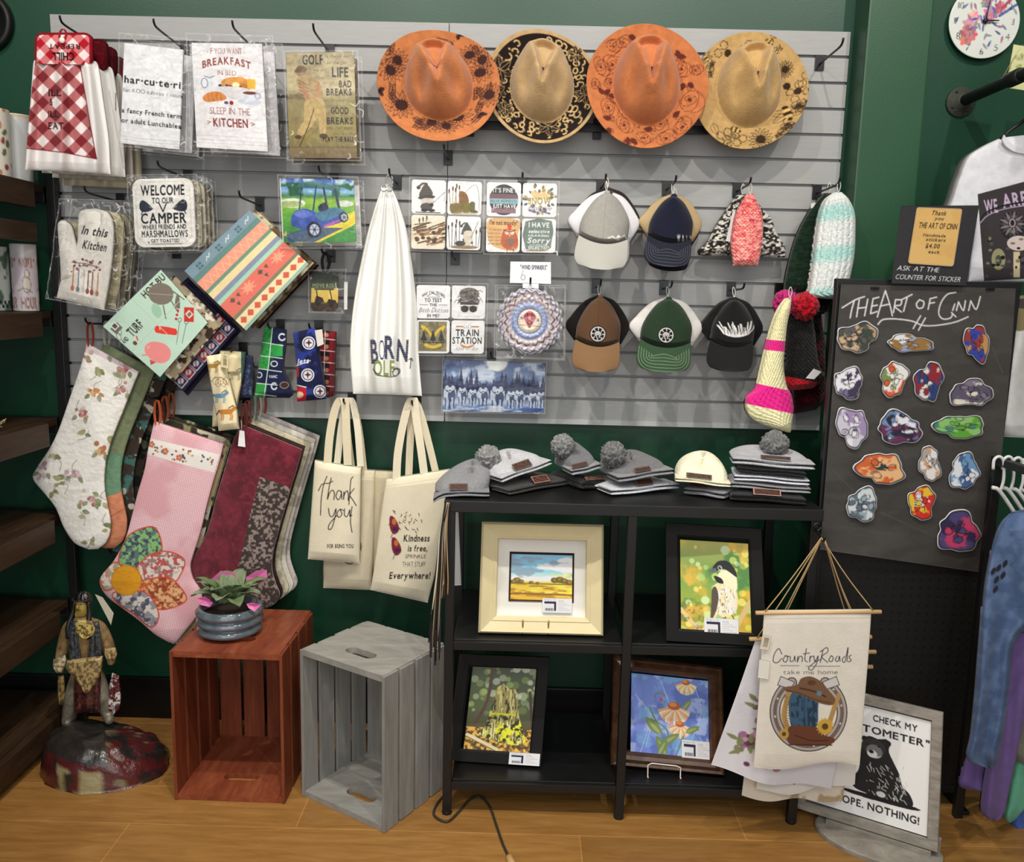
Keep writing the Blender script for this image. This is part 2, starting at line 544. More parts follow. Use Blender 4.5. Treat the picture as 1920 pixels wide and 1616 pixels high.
def tube_geo(pts, r, n=8, cap=True):
    p = np.asarray(pts, float); m_ = len(p); r = np.full(m_, r) if np.isscalar(r) else np.asarray(r, float)
    T = np.gradient(p, axis=0); T /= np.linalg.norm(T, axis=1)[:, None] + 1e-12
    ref = np.array([0, 0, 1.0]) if abs(T[0, 2]) < 0.9 else np.array([1.0, 0, 0])
    V = []; u = np.cross(T[0], ref); u /= np.linalg.norm(u)
    for i in range(m_):
        u = u - T[i] * (u @ T[i]); u /= np.linalg.norm(u) + 1e-12; v = np.cross(T[i], u)
        a = np.arange(n) * 2 * pi / n
        V.append(p[i] + r[i] * (np.cos(a)[:, None] * u + np.sin(a)[:, None] * v))
    V = np.vstack(V); F = gfaces(m_, n, wrap=True).tolist()
    if cap:
        F += [list(range(n)), list(range((m_ - 1) * n, m_ * n))[::-1]]
    return V, F


def tube(name, pts, r, m, parent=None, n=8, sm=0, pivot=None, label=None):
    p = np.asarray(pts, float)
    if sm:
        p3 = smooth(p, sm)
        p = p3
    V, F = tube_geo(p, r, n)
    return obj(name, V, F, m, parent, pivot=pivot, label=label)


def ribbon(name, pts, wvec, m, parent=None, thick=0.0015, sm=6, cols=None, pivot=None, label=None):
    p = smooth(pts, sm) if sm else np.asarray(pts, float); wv = np.asarray(wvec, float)
    T = np.gradient(p, axis=0); T /= np.linalg.norm(T, axis=1)[:, None]
    nrm = np.cross(T, wv); nrm /= np.linalg.norm(nrm, axis=1)[:, None] + 1e-9
    V = np.stack([p - wv / 2 - nrm * thick / 2, p + wv / 2 - nrm * thick / 2, p + wv / 2 + nrm * thick / 2, p - wv / 2 + nrm * thick / 2], 1).reshape(-1, 3)
    F = gfaces(len(p), 4, wrap=True).tolist() + [[0, 1, 2, 3], [len(V) - 1, len(V) - 2, len(V) - 3, len(V) - 4]]
    c = np.tile(np.array(L(cols)[:3]), (len(V), 1)) if cols is not None else None
    return obj(name, V, F, m, parent, cols=c, smooth_=False, pivot=pivot, label=label)


def box_geo(c, s, R_=None, bev=0.0):
    bm = bmesh.new(); bmesh.ops.create_cube(bm, size=1.0)
    for v in bm.verts:
        v.co = Vector((v.co.x * s[0], v.co.y * s[1], v.co.z * s[2]))
    if bev:
        bmesh.ops.bevel(bm, geom=bm.edges[:], offset=bev, segments=2, affect='EDGES', profile=0.6)
    V = np.array([v.co[:] for v in bm.verts]); F = []
    bm.verts.index_update()
    F = [[v.index for v in f.verts] for f in bm.faces]; bm.free()
    if R_ is not None:
        V = V @ np.asarray(R_).T
    return V + np.asarray(c, float), F


def box(name, lo, hi, m, parent=None, bev=0.0, R_=None, pivot=None, label=None):
    lo = np.minimum(lo, hi).astype(float) if True else lo; hi_ = np.maximum(np.asarray(lo), np.asarray(hi, float))
    c = (lo + hi_) / 2; V, F = box_geo(c, hi_ - lo, R_, bev)
    return obj(name, V, F, m, parent, smooth_=False, pivot=pivot, label=label)


def rotz(a):
    return np.array([[cos(a), -sin(a), 0], [sin(a), cos(a), 0], [0, 0, 1.0]])


def obox(name, c, s, R_, m, parent=None, bev=0.0, label=None):
    V, F = box_geo(c, s, R_, bev)
    return obj(name, V, F, m, parent, smooth_=False, label=label)


def lathe(name, prof, c, m, parent=None, n=40, axis=(0, 0, 1), sx=1.0, sy=1.0, cols=None, label=None, pivot=None):
    """prof: (radius, height) rows along axis from c."""
    pr = np.asarray(prof, float); a = np.arange(n) * 2 * pi / n
    ax = np.array(axis, float); ax /= np.linalg.norm(ax)
    ref = np.array([1.0, 0, 0]) if abs(ax[0]) < 0.9 else np.array([0, 1.0, 0])
    u = ref - ax * (ref @ ax); u /= np.linalg.norm(u); v = np.cross(ax, u)
    P = np.array(c, float) + pr[:, 1][:, None, None] * ax + pr[:, 0][:, None, None] * (np.cos(a)[None, :, None] * u * sx + np.sin(a)[None, :, None] * v * sy)
    F = gfaces(len(pr), n, wrap=True)[:, ::-1].tolist() + [list(range(n))[::-1], list(range((len(pr) - 1) * n, len(pr) * n))]
    cc = None
    if cols is not None:
        cc = np.repeat(np.asarray(cols, float)[:, None], n, 1).reshape(-1, 3)
    return obj(name, P.reshape(-1, 3), F, m, parent, cols=cc, label=label, pivot=pivot)


def blob(name, c, r, m, parent=None, nu=28, nv=16, disp=None, cols=None, R_=None, label=None, pivot=None, squash=1.0):
    th = np.linspace(0.02, pi - 0.02, nv); ph = np.arange(nu) * 2 * pi / nu
    d = np.stack([np.sin(th)[:, None] * np.cos(ph), np.sin(th)[:, None] * np.sin(ph), np.cos(th)[:, None] * np.ones(nu)], -1)
    rad = np.ones(d.shape[:2]) if disp is None else 1 + disp(th[:, None], ph[None], d)
    P = d * rad[..., None] * np.asarray(r, float)
    if R_ is not None:
        P = P @ np.asarray(R_).T
    P = P + np.asarray(c, float)
    F = gfaces(nv, nu, wrap=True).tolist() + [list(range(nu)), list(range((nv - 1) * nu, nv * nu))[::-1]]
    cc = None
    if cols is not None:
        cc = np.tile(np.array(cols, float), (nu * nv, 1)) if np.ndim(cols) == 1 else np.asarray(cols).reshape(-1, 3)
    return obj(name, P.reshape(-1, 3), F, m, parent, cols=cc, label=label, pivot=pivot)


def pompom(name, c, r, col, parent, seed=0, col2=None):
    rg = np.random.default_rng(seed)
    nu, nv = 44, 26
    nse = rg.random((nv, nu)) ** 1.5
    c1 = np.array(L(col)[:3]); c2 = np.array(L(col2)[:3]) if col2 else c1 * 0.45
    cols = c2 + (c1 - c2) * np.clip(nse * 1.3, 0, 1)[..., None]
    return blob(name, c, (r * 0.82, r * 0.82, r * 0.82), KNIT, parent, nu, nv, disp=lambda t, p, d: nse * 0.42, cols=cols)


def structure(o):
    o['kind'] = 'structure'
    return o


def txtcard(x1, y1, bg, rows, res=2.0, c=(20, 20, 20), bold=0):
    cv = Cv(0, 0, x1, y1, bg, res)
    for r in rows:
        cv.text(r[0], r[1], r[2], r[3], r[5] if len(r) > 5 else c, fit=r[4], bold=bold)
    return cv
# ------------------------------------------------------------------ the room
def wood_mat(name, base, dark, light, scale=(1, 1, 1), rough=0.45, spec=0.3, ring=14.0, coat=0.0, sp=0.5):
    m = bpy.data.materials.new(name); m.use_nodes = True; nt = m.node_tree; N = nt.nodes; b = N['Principled BSDF']
    b.inputs['Roughness'].default_value = rough; b.inputs['Specular IOR Level'].default_value = spec; b.inputs['Coat Weight'].default_value = coat
    tc = N.new('ShaderNodeTexCoord'); mp = N.new('ShaderNodeMapping'); mp.inputs['Scale'].default_value = scale
    nt.links.new(tc.outputs['Object'], mp.inputs[0])
    n = N.new('ShaderNodeTexNoise'); n.inputs['Scale'].default_value = ring; n.inputs['Detail'].default_value = 7; n.inputs['Roughness'].default_value = 0.65; n.inputs['Distortion'].default_value = 0.5
    nt.links.new(mp.outputs[0], n.inputs['Vector'])
    cr = N.new('ShaderNodeValToRGB'); cr.color_ramp.elements[0].position = 0.5 - sp * 0.5; cr.color_ramp.elements[0].color = L(dark)
    cr.color_ramp.elements[1].position = 0.5 + sp * 0.5; cr.color_ramp.elements[1].color = L(light)
    e = cr.color_ramp.elements.new(0.5); e.color = L(base)
    nt.links.new(n.outputs['Fac'], cr.inputs[0]); nt.links.new(cr.outputs[0], b.inputs['Base Color'])
    bp = N.new('ShaderNodeBump'); bp.inputs['Strength'].default_value = 0.15; bp.inputs['Distance'].default_value = 0.002
    nt.links.new(n.outputs['Fac'], bp.inputs['Height']); nt.links.new(bp.outputs[0], b.inputs['Normal'])
    return m


def floor_mat():
    m = wood_mat('oak_laminate', (154, 110, 57), (118, 79, 38), (180, 136, 79), (1.2, 9, 1), 0.38, 0.35, 5.0, sp=0.8)
    nt = m.node_tree; N = nt.nodes; b = N['Principled BSDF']; src = b.inputs['Base Color'].links[0].from_socket
    tc = [n for n in N if n.type == 'TEX_COORD'][0]; mp = N.new('ShaderNodeMapping'); mp.inputs['Location'].default_value = (0.35, 0.033 + 0.185 * 8, 0)
    nt.links.new(tc.outputs['Object'], mp.inputs[0])
    br = N.new('ShaderNodeTexBrick'); br.inputs['Scale'].default_value = 1.0; br.inputs['Brick Width'].default_value = 1.25; br.inputs['Row Height'].default_value = 0.185
    br.inputs['Mortar Size'].default_value = 0.0016; br.inputs['Mortar Smooth'].default_value = 0.3; br.offset = 0.37
    br.inputs['Color1'].default_value = (0.86, 0.86, 0.86, 1); br.inputs['Color2'].default_value = (1.1, 1.1, 1.1, 1); br.inputs['Mortar'].default_value = (1.55, 1.6, 1.7, 1)
    nt.links.new(mp.outputs[0], br.inputs['Vector'])
    mx = N.new('ShaderNodeVectorMath'); mx.operation = 'MULTIPLY'; nt.links.new(src, mx.inputs[0]); nt.links.new(br.outputs['Color'], mx.inputs[1])
    nt.links.new(mx.outputs[0], b.inputs['Base Color'])
    return m


GREEN = mat('green_wall_paint', (21, 66, 46), 0.40, spec=0.45, bump=0.08, bscale=260, vary=0.05, vscale=3)
WALLW = mat('ceiling_white', (225, 222, 214), 0.9)
SLATG = mat('grey_slatwall_laminate', (164, 164, 163), 0.5, spec=0.3, vary=0.05, vscale=14, stretch=(1, 1, 9), bump=0.06, bscale=220)
BASEB = mat('black_baseboard_paint', (14, 14, 15), 0.4)

structure(box('floor', (-3.2, -4.6, -0.06), (3.2, 0.05, 0.0), floor_mat()))
structure(box('ceiling', (-3.2, -4.6, 3.42), (3.2, 0.05, 3.5), WALLW))
structure(box('wall_back', (-3.2, 0.02, 0.0), (3.2, 0.12, 3.42), GREEN))
structure(box('wall_left', (-3.3, -4.6, 0.0), (-3.2, 0.02, 3.42), GREEN))
structure(box('wall_right', (3.2, -4.6, 0.0), (3.3, 0.02, 3.42), GREEN))
structure(box('baseboard_back', (-3.2, 0.004, 0.0), (1.232, 0.02, 0.148), BASEB, bev=0.003))
structure(box('pillar', (1.236, -0.09, 0.0), (1.425, 0.02, 3.42), mat('green_pillar_paint', (38, 80, 54), 0.42, spec=0.45, bump=0.08, bscale=260, vary=0.05, vscale=3), bev=0.006))


# ------------------------------------------------------------------ slatwall: two 4 ft panels with a groove every three inches
def slat_panel(x0, x1, label):
    prof = []  # (y, z) from bottom to top, grooves cut as a T-slot
    n, s = 16, 0.07625; z0 = 1.07
    gz = [2.29 - 0.072 - i * s for i in range(16)]
    zs = z0
    pts = [(0.0, z0)]
    for g in sorted(gz):
        if g < z0 + 0.01:
            continue
        pts += [(0.0, g - 0.005), (0.009, g - 0.005), (0.009, g - 0.012), (0.014, g - 0.012), (0.014, g + 0.012), (0.009, g + 0.012), (0.009, g + 0.004), (0.0, g + 0.004)]
    pts += [(0.0, 2.29), (0.0195, 2.29), (0.0195, z0)]
    p = np.array(pts); k = len(p)
    V = np.vstack([np.stack([np.full(k, x), p[:, 0], p[:, 1]], 1) for x in (x0, x1)])
    F = [[i, (i + 1) % k, k + (i + 1) % k, k + i] for i in range(k)] + [list(range(k))[::-1], list(range(k, 2 * k))]
    o = obj('slatwall', V, F, SLATG, smooth_=False, pivot=((x0 + x1) / 2, 0, z0))
    tag(o, label, 'slatwall', 'slatwall panels on the green wall')
    g = box('bottom_edging', (x0 + 0.001, -0.004, z0 - 0.004), (x1 - 0.001, 0.019, z0 + 0.012), M((190, 192, 190), 0.4), o)
    return o


slat_panel(-1.22, -0.0012, 'grey grooved slatwall panel behind the packaged towels and stockings')
slat_panel(0.0012, 1.22, 'grey grooved slatwall panel behind the felt hats and ball caps')
GZ = [2.29 - 0.072 - i * 0.07625 for i in range(16)]


def near_groove(z):
    return min(GZ, key=lambda g: abs(g - z))


def hook(x, z, ln, label, plate=True, up=0.022, down=0.0):
    """slatwall peg hook: backplate hung in a groove, a wire arm and its turned-up tip; z = height of the arm."""
    g = near_groove(z + 0.02)
    t = thing('slatwall_hook', label, 'hook', (x, -0.002, g), 'black peg hooks on the slatwall')
    box('backplate', (x - 0.014, -0.006, g - 0.042), (x + 0.014, -0.001, g + 0.003), HOOK_METAL, t, bev=0.001)
    z1 = g - 0.024
    tube('wire_arm', [(x, -0.004, z1), (x, -ln * 0.5, z1 + 0.002), (x, -ln + 0.02, z1 + 0.004), (x, -ln, z1 + 0.012), (x, -ln - 0.004, z1 + up)], 0.0032, HOOK_METAL, t, n=8, sm=4)
    return z1


# ------------------------------------------------------------------ black two-by-two display shelf
SH = thing('display_shelf', 'black metal display shelf holding framed pictures, beanies along its top', 'shelf', (0.56, -0.3, 0))
SHWOOD = mat('black_shelf_board', (20, 20, 21), 0.38, spec=0.5, vary=0.2, vscale=9, stretch=(1, 8, 8))
for px_ in (0.062, 0.556, 1.05):
    for py_, q in ((-0.498, 'f'), (-0.095, 'b')):
        box('post', (px_ - 0.0125, py_ - 0.0125, 0.004), (px_ + 0.0125, py_ + 0.0125, 0.905), BLACK_METAL, SH, bev=0.002)
        lathe('foot', [(0.014, 0), (0.015, 0.004), (0.012, 0.012)], (px_, py_, 0.0), M((10, 10, 10), 0.7), SH, n=12)
box('shelf_top', (0.045, -0.512, 0.892), (1.068, -0.08, 0.924), SHWOOD, SH, bev=0.002)
for nm, z in (('shelf_board', 0.503), ('shelf_board', 0.082)):
    box(nm, (0.0745, -0.497, z), (0.5435, -0.085, z + 0.024), SHWOOD, SH, bev=0.002)
    box(nm, (0.5685, -0.497, z), (1.0375, -0.085, z + 0.024), SHWOOD, SH, bev=0.002)
    box('front_rail', (0.0745, -0.509, z - 0.004), (0.5435, -0.4975, z + 0.02), BLACK_METAL, SH, bev=0.001)
    box('front_rail', (0.5685, -0.509, z - 0.004), (1.0375, -0.4975, z + 0.02), BLACK_METAL, SH, bev=0.001)

# ------------------------------------------------------------------ wooden crates standing on end
def stadium(cx, cy, hw, r, n=8):
    a = np.linspace(-pi / 2, pi / 2, n)
    p = [(cx + hw + r * cos(t), cy + r * sin(t)) for t in a] + [(cx - hw - r * cos(t), cy - r * sin(t)) for t in a]
    return np.array(p)


def slotted_board(name, w, d, z0, z1, T, m, parent, slot):
    """board w x d with a hand hole; T maps local (x,y,z) to the room."""
    inn = stadium(*slot); k = len(inn); c = inn.mean(0)
    out = []
    for p in inn:
        v = p - c; s = []
        if v[0] > 1e-9: s.append((w / 2 - c[0]) / v[0])
        if v[0] < -1e-9: s.append((-w / 2 - c[0]) / v[0])
        if v[1] > 1e-9: s.append((d / 2 - c[1]) / v[1])
        if v[1] < -1e-9: s.append((-d / 2 - c[1]) / v[1])
        out.append(c + v * min(s))
    out = np.array(out)
    for q in ((w / 2, d / 2), (-w / 2, d / 2), (-w / 2, -d / 2), (w / 2, -d / 2)):
        j = np.argmin(np.linalg.norm(out - np.array(q), axis=1)); out[j] = q
    V = []
    for z in (z0, z1):
        V += [(x, y, z) for x, y in out] + [(x, y, z) for x, y in inn]
    F = []
    for i in range(k):
        j = (i + 1) % k
        F += [[i, k + i, k + j, j], [2 * k + i, 2 * k + j, 3 * k + j, 3 * k + i], [i, j, 2 * k + j, 2 * k + i], [k + i, 3 * k + i, 3 * k + j, k + j]]
    return obj(name, T(np.array(V)), F, m, parent, smooth_=False)


def crate(name, label, fl, ang, w, d, h, mats, nside=4, nback=4):
    """fl = front-left floor corner; the open side faces the room."""
    R_ = rotz(ang); c0 = np.array([fl[0], fl[1], 0.0]) + R_ @ np.array([w / 2, d / 2, 0])
    t = thing(name, label, 'crate', c0, 'wooden crates on the floor')
    T = lambda V: V @ R_.T + c0
    tb = 0.018; ts = 0.009
    wi = w - 2 * ts
    m_end, m_slat = mats
    sl = (0.0, -d * 0.2, 0.034, 0.019)
    slotted_board('end_panel', wi, d - ts, 0.0005, tb, T, m_end, t, sl)
    slotted_board('end_panel', wi, d - ts, h - tb, h, T, m_end, t, sl)
    sw = d / nside
    for sx in (-1, 1):
        for i in range(nside):
            y0 = -d / 2 + i * sw
            V, F = box_geo((sx * (w / 2 - ts / 2), y0 + sw * 0.43, h / 2), (ts, sw * 0.84, h - 0.002 - 0.003 * (i % 2)), bev=0.0012)
            obj('slat', T(V), F, m_slat, t, smooth_=False)
    bw = wi / nback
    for i in range(nback):
        V, F = box_geo((-wi / 2 + (i + 0.5) * bw, d / 2 - ts / 2, h / 2), (bw * 0.88, ts, h - 0.001), bev=0.0012)
        obj('slat', T(V), F, m_slat, t, smooth_=False)
    return t


RW = (wood_mat('red_stained_board', (136, 68, 44), (92, 38, 24), (168, 98, 66), (6, 1.2, 6), 0.4, 0.35, 4.5, sp=0.7),
      wood_mat('red_stained_slat', (122, 60, 38), (84, 35, 22), (150, 86, 58), (8, 8, 1.0), 0.45, 0.3, 4.5, sp=0.7))
GW = (wood_mat('grey_washed_board', (150, 148, 142), (118, 115, 108), (176, 174, 168), (2, 7, 6), 0.75, 0.2, 4.0, sp=0.8),
      wood_mat('grey_washed_slat', (142, 141, 136), (108, 106, 100), (166, 166, 162), (8, 8, 1.0), 0.75, 0.2, 4.0, sp=0.8))
crate('wooden_crate', 'red-stained wooden crate standing on end with a potted plant on top', (-0.733, -0.474), radians(-1), 0.323, 0.352, 0.457, RW)
crate('wooden_crate', 'weathered grey wooden crate standing on end, turned toward the shelf', (-0.372, -0.436), radians(-32), 0.318, 0.28, 0.457, GW, nside=4)

# ------------------------------------------------------------------ black shelving unit along the side aisle
LU = thing('shelving_unit', 'tall black shelving unit with dark plank shelves holding mugs', 'shelf', (-1.38, -0.6, 0))
DKW = wood_mat('dark_walnut_plank', (60, 42, 28), (34, 22, 14), (84, 62, 42), (8, 1.0, 8), 0.5, 0.3, 5.0, sp=0.8)
LX = -1.215
for yy in (-0.03, -1.35):
    for xx in (LX - 0.012, LX - 0.38):
        box('post', (xx - 0.014, yy - 0.014, 0), (xx + 0.014, yy + 0.014, 1.80), BLACK_METAL, LU, bev=0.002)
for z in (1.775, 1.392, 1.052, 0.742, 0.44, 0.11):
    box('shelf_board', (LX - 0.366, -1.335, z - 0.022), (LX - 0.028, -0.05, z), DKW, LU, bev=0.002)
    box('side_rail', (LX - 0.026, -1.335, z - 0.075), (LX, -0.15, z - 0.001), DKW, LU, bev=0.003)
    box('end_rail', (LX - 0.366, -0.047, z - 0.05), (LX - 0.03, -0.030, z + 0.002), BLACK_METAL, LU, bev=0.002)
box('side_rail', (LX - 0.026, -1.335, 1.60), (LX, -0.15, 1.655), DKW, LU, bev=0.003)
# ------------------------------------------------------------------ goods hanging on the slatwall, left half
VP0 = np.array([905.0, 552.0])


def back(pts, Yf, Yb, jx=0.0, jy=0.0):
    """where the same outline stands when hung further back on its hook"""
    p = np.asarray(pts, float); k = (2.755 + Yf) / (2.755 + Yb)
    return VP0 + (p - VP0) * k + np.array([jx, jy])


def ctr(q, Y):
    q = np.asarray(q, float).mean(0)
    return atY(q[0], q[1], Y)


def fnpaint(cv, f, reg=None):
    b = cv.box(*(reg or (cv.x0, cv.y0, cv.x1, cv.y1)))
    cv.a[b[2]:b[3], b[0]:b[1]] = (f(b[4], b[5]) / 255).astype(np.float32)


def ripple(seed, amp=0.002, n=3.0):
    return lambda a, b: amp * (fbm(a * n, b * n, seed, 3) - 0.5) * 2


def sleeve(parent, quad, Y, seed=0, amp=0.006, name='clear_sleeve'):
    q = np.asarray(quad, float); w = max(np.linalg.norm(q[1] - q[0]), 30); h = max(np.linalg.norm(q[3] - q[0]), 30); rg = np.random.default_rng(seed + 100)
    cv = Cv(0, 0, w, h, (14, 14, 14), 1.0); wv = (228, 228, 228)
    cv.line([(1, 1), (w - 1, 1), (w - 1, h - 1), (1, h - 1)], (150, 150, 150), 1.3, closed=True)
    for i in range(int((w + h) * amp * 26)):
        side = rg.random(); x = rg.random() * w; y = rg.random() * h; mg = min(w, h) * 0.12
        if side < 0.40: x = w - rg.random() * mg
        elif side < 0.62: y = rg.random() * mg * 0.8
        elif side < 0.78: y = h - rg.random() * mg
        elif side < 0.86: x = rg.random() * mg
        a = rg.normal() * 0.9 + (pi / 2 if side < 0.4 or side > 0.78 else 0.3); l = 2 + rg.random() ** 2 * 11; b = 90 + 165 * rg.random() ** 2
        cv.line([(x, y), (x + l * cos(a), y + l * sin(a)), (x + l * 1.5 * cos(a + 0.7), y + l * 1.5 * sin(a + 0.7))], (b, b, b), 0.8 + rg.random() * 0.9, sm=2)  # creases painted pale, standing in for glints and edge sparkle
    return sheet(name, quad, Y, cv, FILM, parent, thick=0, dens=1.0,
                 depth=lambda a, b: amp * (fbm(a * 7, b * 7, seed, 4) - 0.25) * 2, label='clear plastic sleeve')


def gingham(X, Y, p=13.0, dark=(128, 38, 46), mid=(184, 108, 110), light=(240, 232, 230)):
    u = (X + Y) / 1.414; v = (X - Y) / 1.414
    a = (np.floor(u / p) % 2).astype(int); b = (np.floor(v / p) % 2).astype(int); s = a + b
    return np.array([light, mid, dark], float)[s]


# --- hanging kitchen towels with potholder tops
def kitchen_towel(Yb, label, top_fn, cloth_fn, jx=0, jy=0, text=False, seed=1):
    Yf = -0.215; B = lambda p: back(p, Yf, Yb, jx, jy)
    t = thing('hanging_towel', label, 'towel', ctr(B([(118, 58)]), Yb), 'button-top kitchen towels on one hook')
    c = B([(62, 116), (182, 118), (210, 330), (45, 320)]); mn = c.min(0) - 6; mx = c.max(0) + 10
    cv = Cv(mn[0], mn[1], mx[0], mx[1], (238, 234, 232), 1.2); cloth_fn(cv, B)
    Lp = B([(66, 112), (62, 122), (57, 190), (51, 260), (47, 318)]); Rp = B([(172, 112), (184, 124), (194, 190), (204, 262), (207, 326)])
    fold = lambda a, b, pp: 0.012 * np.sin(a * 15 + 1.3 * seed + b) * np.clip(0.35 + b, 0, 1) + 0.006 * np.sin(a * 31 + seed)
    panel('towel', Lp, Rp, Yb, cv, PRINT_CLOTH, t, thick=0.004, bulge=0.018, depth=fold, backcol=L(225, 220, 218)[:3])
    q = B([(66, 61), (172, 61), (172, 121), (64, 119)])
    cv = Cv(0, 0, 110, 60, (180, 40, 50), 1.3); top_fn(cv)
    pt = sheet('potholder_top', q, Yb - 0.02, cv, QUILT, t, thick=0.012, lr=rr(0.13, 0.56), depth=lambda a, b: 0.004 * np.sin(pi * a) * np.sin(pi * b))
    lathe('button', [(0.0005, 0.006), (0.007, 0.0055), (0.0085, 0.003), (0.008, 0)], atY(*B([(117, 76)])[0], Yb - 0.023), M((236, 230, 222), 0.35), pt, n=20, axis=(0, -1, 0))
    p = [atY(*B([q_])[0], Yb - 0.022) for q_ in ((112, 74), (112, 62), (118, 54), (124, 62), (122, 76))]
    ribbon('hanging_loop', p, (0.006, 0, 0.0), M((150, 22, 34), 0.9), pt, thick=0.002)
    return t


def top_red(cv):
    fnpaint(cv, lambda X, Y: gingham(X, Y, 15, (176, 30, 44), (214, 120, 122), (240, 226, 226)))
    cv.text('REPEAT', 58, 27, 9, (25, 12, 14), fit=62, bold=1, rot=pi); cv.text('CHILL', 56, 46, 14, (25, 12, 14), fit=44, bold=1, rot=pi)
    cv.line([(2, 60), (2, 10), (6, 4), (14, 2), (96, 2), (104, 4), (108, 10), (108, 60)], (132, 20, 34), 5)


def cloth_red(cv, B):
    m = [(66, 112), (150, 112), (160, 180), (170, 240), (181, 298), (120, 286), (49, 279), (56, 200)]
    w = cv.a.copy()
    fnpaint(cv, lambda X, Y: gingham(X + 4, Y, 17)); g = cv.a.copy(); cv.a[:] = w
    mk = np.zeros_like(w); tmp = cv.a; cv.a = mk; cv.poly(m, (255, 255, 255)); cv.a = tmp
    cv.a[:] = w * (1 - mk) + g * mk
    cv.line([(150, 122), (160, 180), (170, 240), (181, 298), (120, 286), (49, 278)], (120, 24, 34), 1.8)
    for s, y, x, f in (('ILL', 174, 103, 26), ('&', 191, 96, 8), ('ILL', 214, 100, 22), ('EAT', 236, 105, 30)):
        cv.text(s, x, y, 12, (40, 14, 18), fit=f, bold=1)


def plain_top(c):
    return lambda cv: (cv.rect(0, 0, 110, 60, c), cv.mixnoise(tuple(int(v * 0.6) for v in c), 0.2, al=0.6), cv.line([(2, 60), (2, 8), (10, 2), (100, 2), (108, 8), (108, 60)], tuple(int(v * 0.7) for v in c), 5))


def plain_cloth(c, stripe=None):
    def f(cv, B):
        cv.rect(cv.x0, cv.y0, cv.x1, cv.y1, c)
        if stripe:
            p = B([(176, 160), (205, 310)]); cv.line(p, stripe, 2); p = B([(189, 165), (189, 198)]); cv.line(p, (70, 70, 72), 1.5)
    return f


kitchen_towel(-0.045, 'cream kitchen towel hung rearmost on the gingham towel hook', plain_top((110, 26, 34)), plain_cloth((226, 214, 182)), 16, 14, seed=4)
kitchen_towel(-0.095, 'tan kitchen towel hung between the cream and white ones', plain_top((92, 20, 30)), plain_cloth((206, 198, 186)), 12, 4, seed=3)
kitchen_towel(-0.150, 'plain white kitchen towel just behind the red gingham one', plain_top((104, 18, 28)), plain_cloth((240, 238, 234), (206, 202, 196)), 10, 0, seed=2)
kitchen_towel(-0.215, 'red and white gingham kitchen towel with a quilted button-top, frontmost', top_red, cloth_red, seed=1)


# --- towels and signs in clear sleeves
def bagged(name, label, cat, cq, sq, Y, cv, group, seed=0, m=None, thick=0.012, dens=1.0, lr=None, inner='folded_towel', amp=0.006, jit=None):
    t = thing(name, label, cat, ctr(cq, Y), group)
    sheet(inner, cq, Y, cv, m or PRINT_CLOTH, t, thick=thick, dens=dens, lr=lr, depth=lambda a, b: 0.003 * np.sin(pi * a) * np.sin(pi * b) + 0.002 * fbm(a * 6, b * 6, seed))
    sleeve(t, sq, Y - 0.006, seed + 5, amp)
    return t


TG = 'folded tea towels in clear sleeves'
cq = [(233, 80), (343, 93), (336, 280), (226, 268)]; sq = [(224, 61), (352, 72), (350, 287), (220, 274)]
for Yb, lb, jx in ((-0.06, 'white tea towel in a crinkled sleeve, rearmost behind the charcuterie towel', 6), (-0.13, 'white tea towel in a sleeve directly behind the charcuterie towel', 8)):
    cv = Cv(0, 0, 110, 190, (226, 226, 230)); bagged('packaged_towel', lb, 'towel', back(cq, -0.2, Yb, jx), back(sq, -0.2, Yb, jx), Yb, cv, TG, seed=int(-Yb * 100), dens=0.5)
cv = Cv(0, 0, 110, 190, (240, 240, 243), 1.6)
cv.text('har·cu·te·ri', 56, 68, 13, (38, 38, 44), fit=108, bold=1); cv.text('har-KOO-tuh-ree / noun', 56, 88, 7.5, (50, 50, 56), fit=110)
cv.text('a fancy French term', 56, 127, 8.5, (38, 38, 44), fit=112, bold=1); cv.text('or adult Lunchables', 56, 146, 8.5, (38, 38, 44), fit=112, bold=1)
for y in (176, 182, 187):
    cv.line([(0, y), (40, y + 2), (110, y - 1)], (206, 206, 212), 1.2)
bagged('packaged_towel', 'white tea towel printed har-cu-te-rie in a clear sleeve, second hook', 'towel', cq, sq, -0.2, cv, TG, 3)

cq = [(359, 80), (491, 82), (502, 284), (369, 276)]; sq = [(349, 62), (513, 68), (526, 290), (358, 284)]
cv = Cv(0, 0, 130, 200, (228, 226, 230)); bagged('packaged_towel', 'white tea towel in a sleeve behind the breakfast towel', 'towel', back(cq, -0.2, -0.12, 10), back(sq, -0.2, -0.12, 6), -0.12, cv, TG, 9, dens=0.5)
cv = Cv(0, 0, 132, 200, (238, 236, 238), 1.6); br = (146, 74, 66)
cv.text('- IF YOU WANT -', 64, 15, 11, br, fit=72); cv.text('BREAKFAST', 64, 33, 13, br, fit=92, bold=1, arc=9); cv.text('IN BED', 64, 56, 9, br, fit=36)
cv.poly([(22, 64), (38, 62), (41, 72), (37, 80), (43, 92), (36, 100), (24, 98), (20, 88), (25, 76)], (228, 232, 238), sm=4); cv.ring(21, 76, 6, 9, 1.6, (128, 140, 160)); cv.line([(22, 63), (32, 66), (40, 62)], (120, 134, 160), 1.5)
cv.ell(80, 76, 28, 13, (216, 150, 74)); cv.ell(70, 72, 10, 8, (226, 166, 92)); cv.ell(88, 70, 11, 8, (224, 160, 84)); cv.ell(92, 82, 14, 8, (206, 128, 60))
for i in range(16):
    cv.ell(50 + (i * 37 % 40), 80 + (i * 13 % 9), 3, 3, ((66, 62, 110), (160, 46, 56), (86, 70, 120))[i % 3])
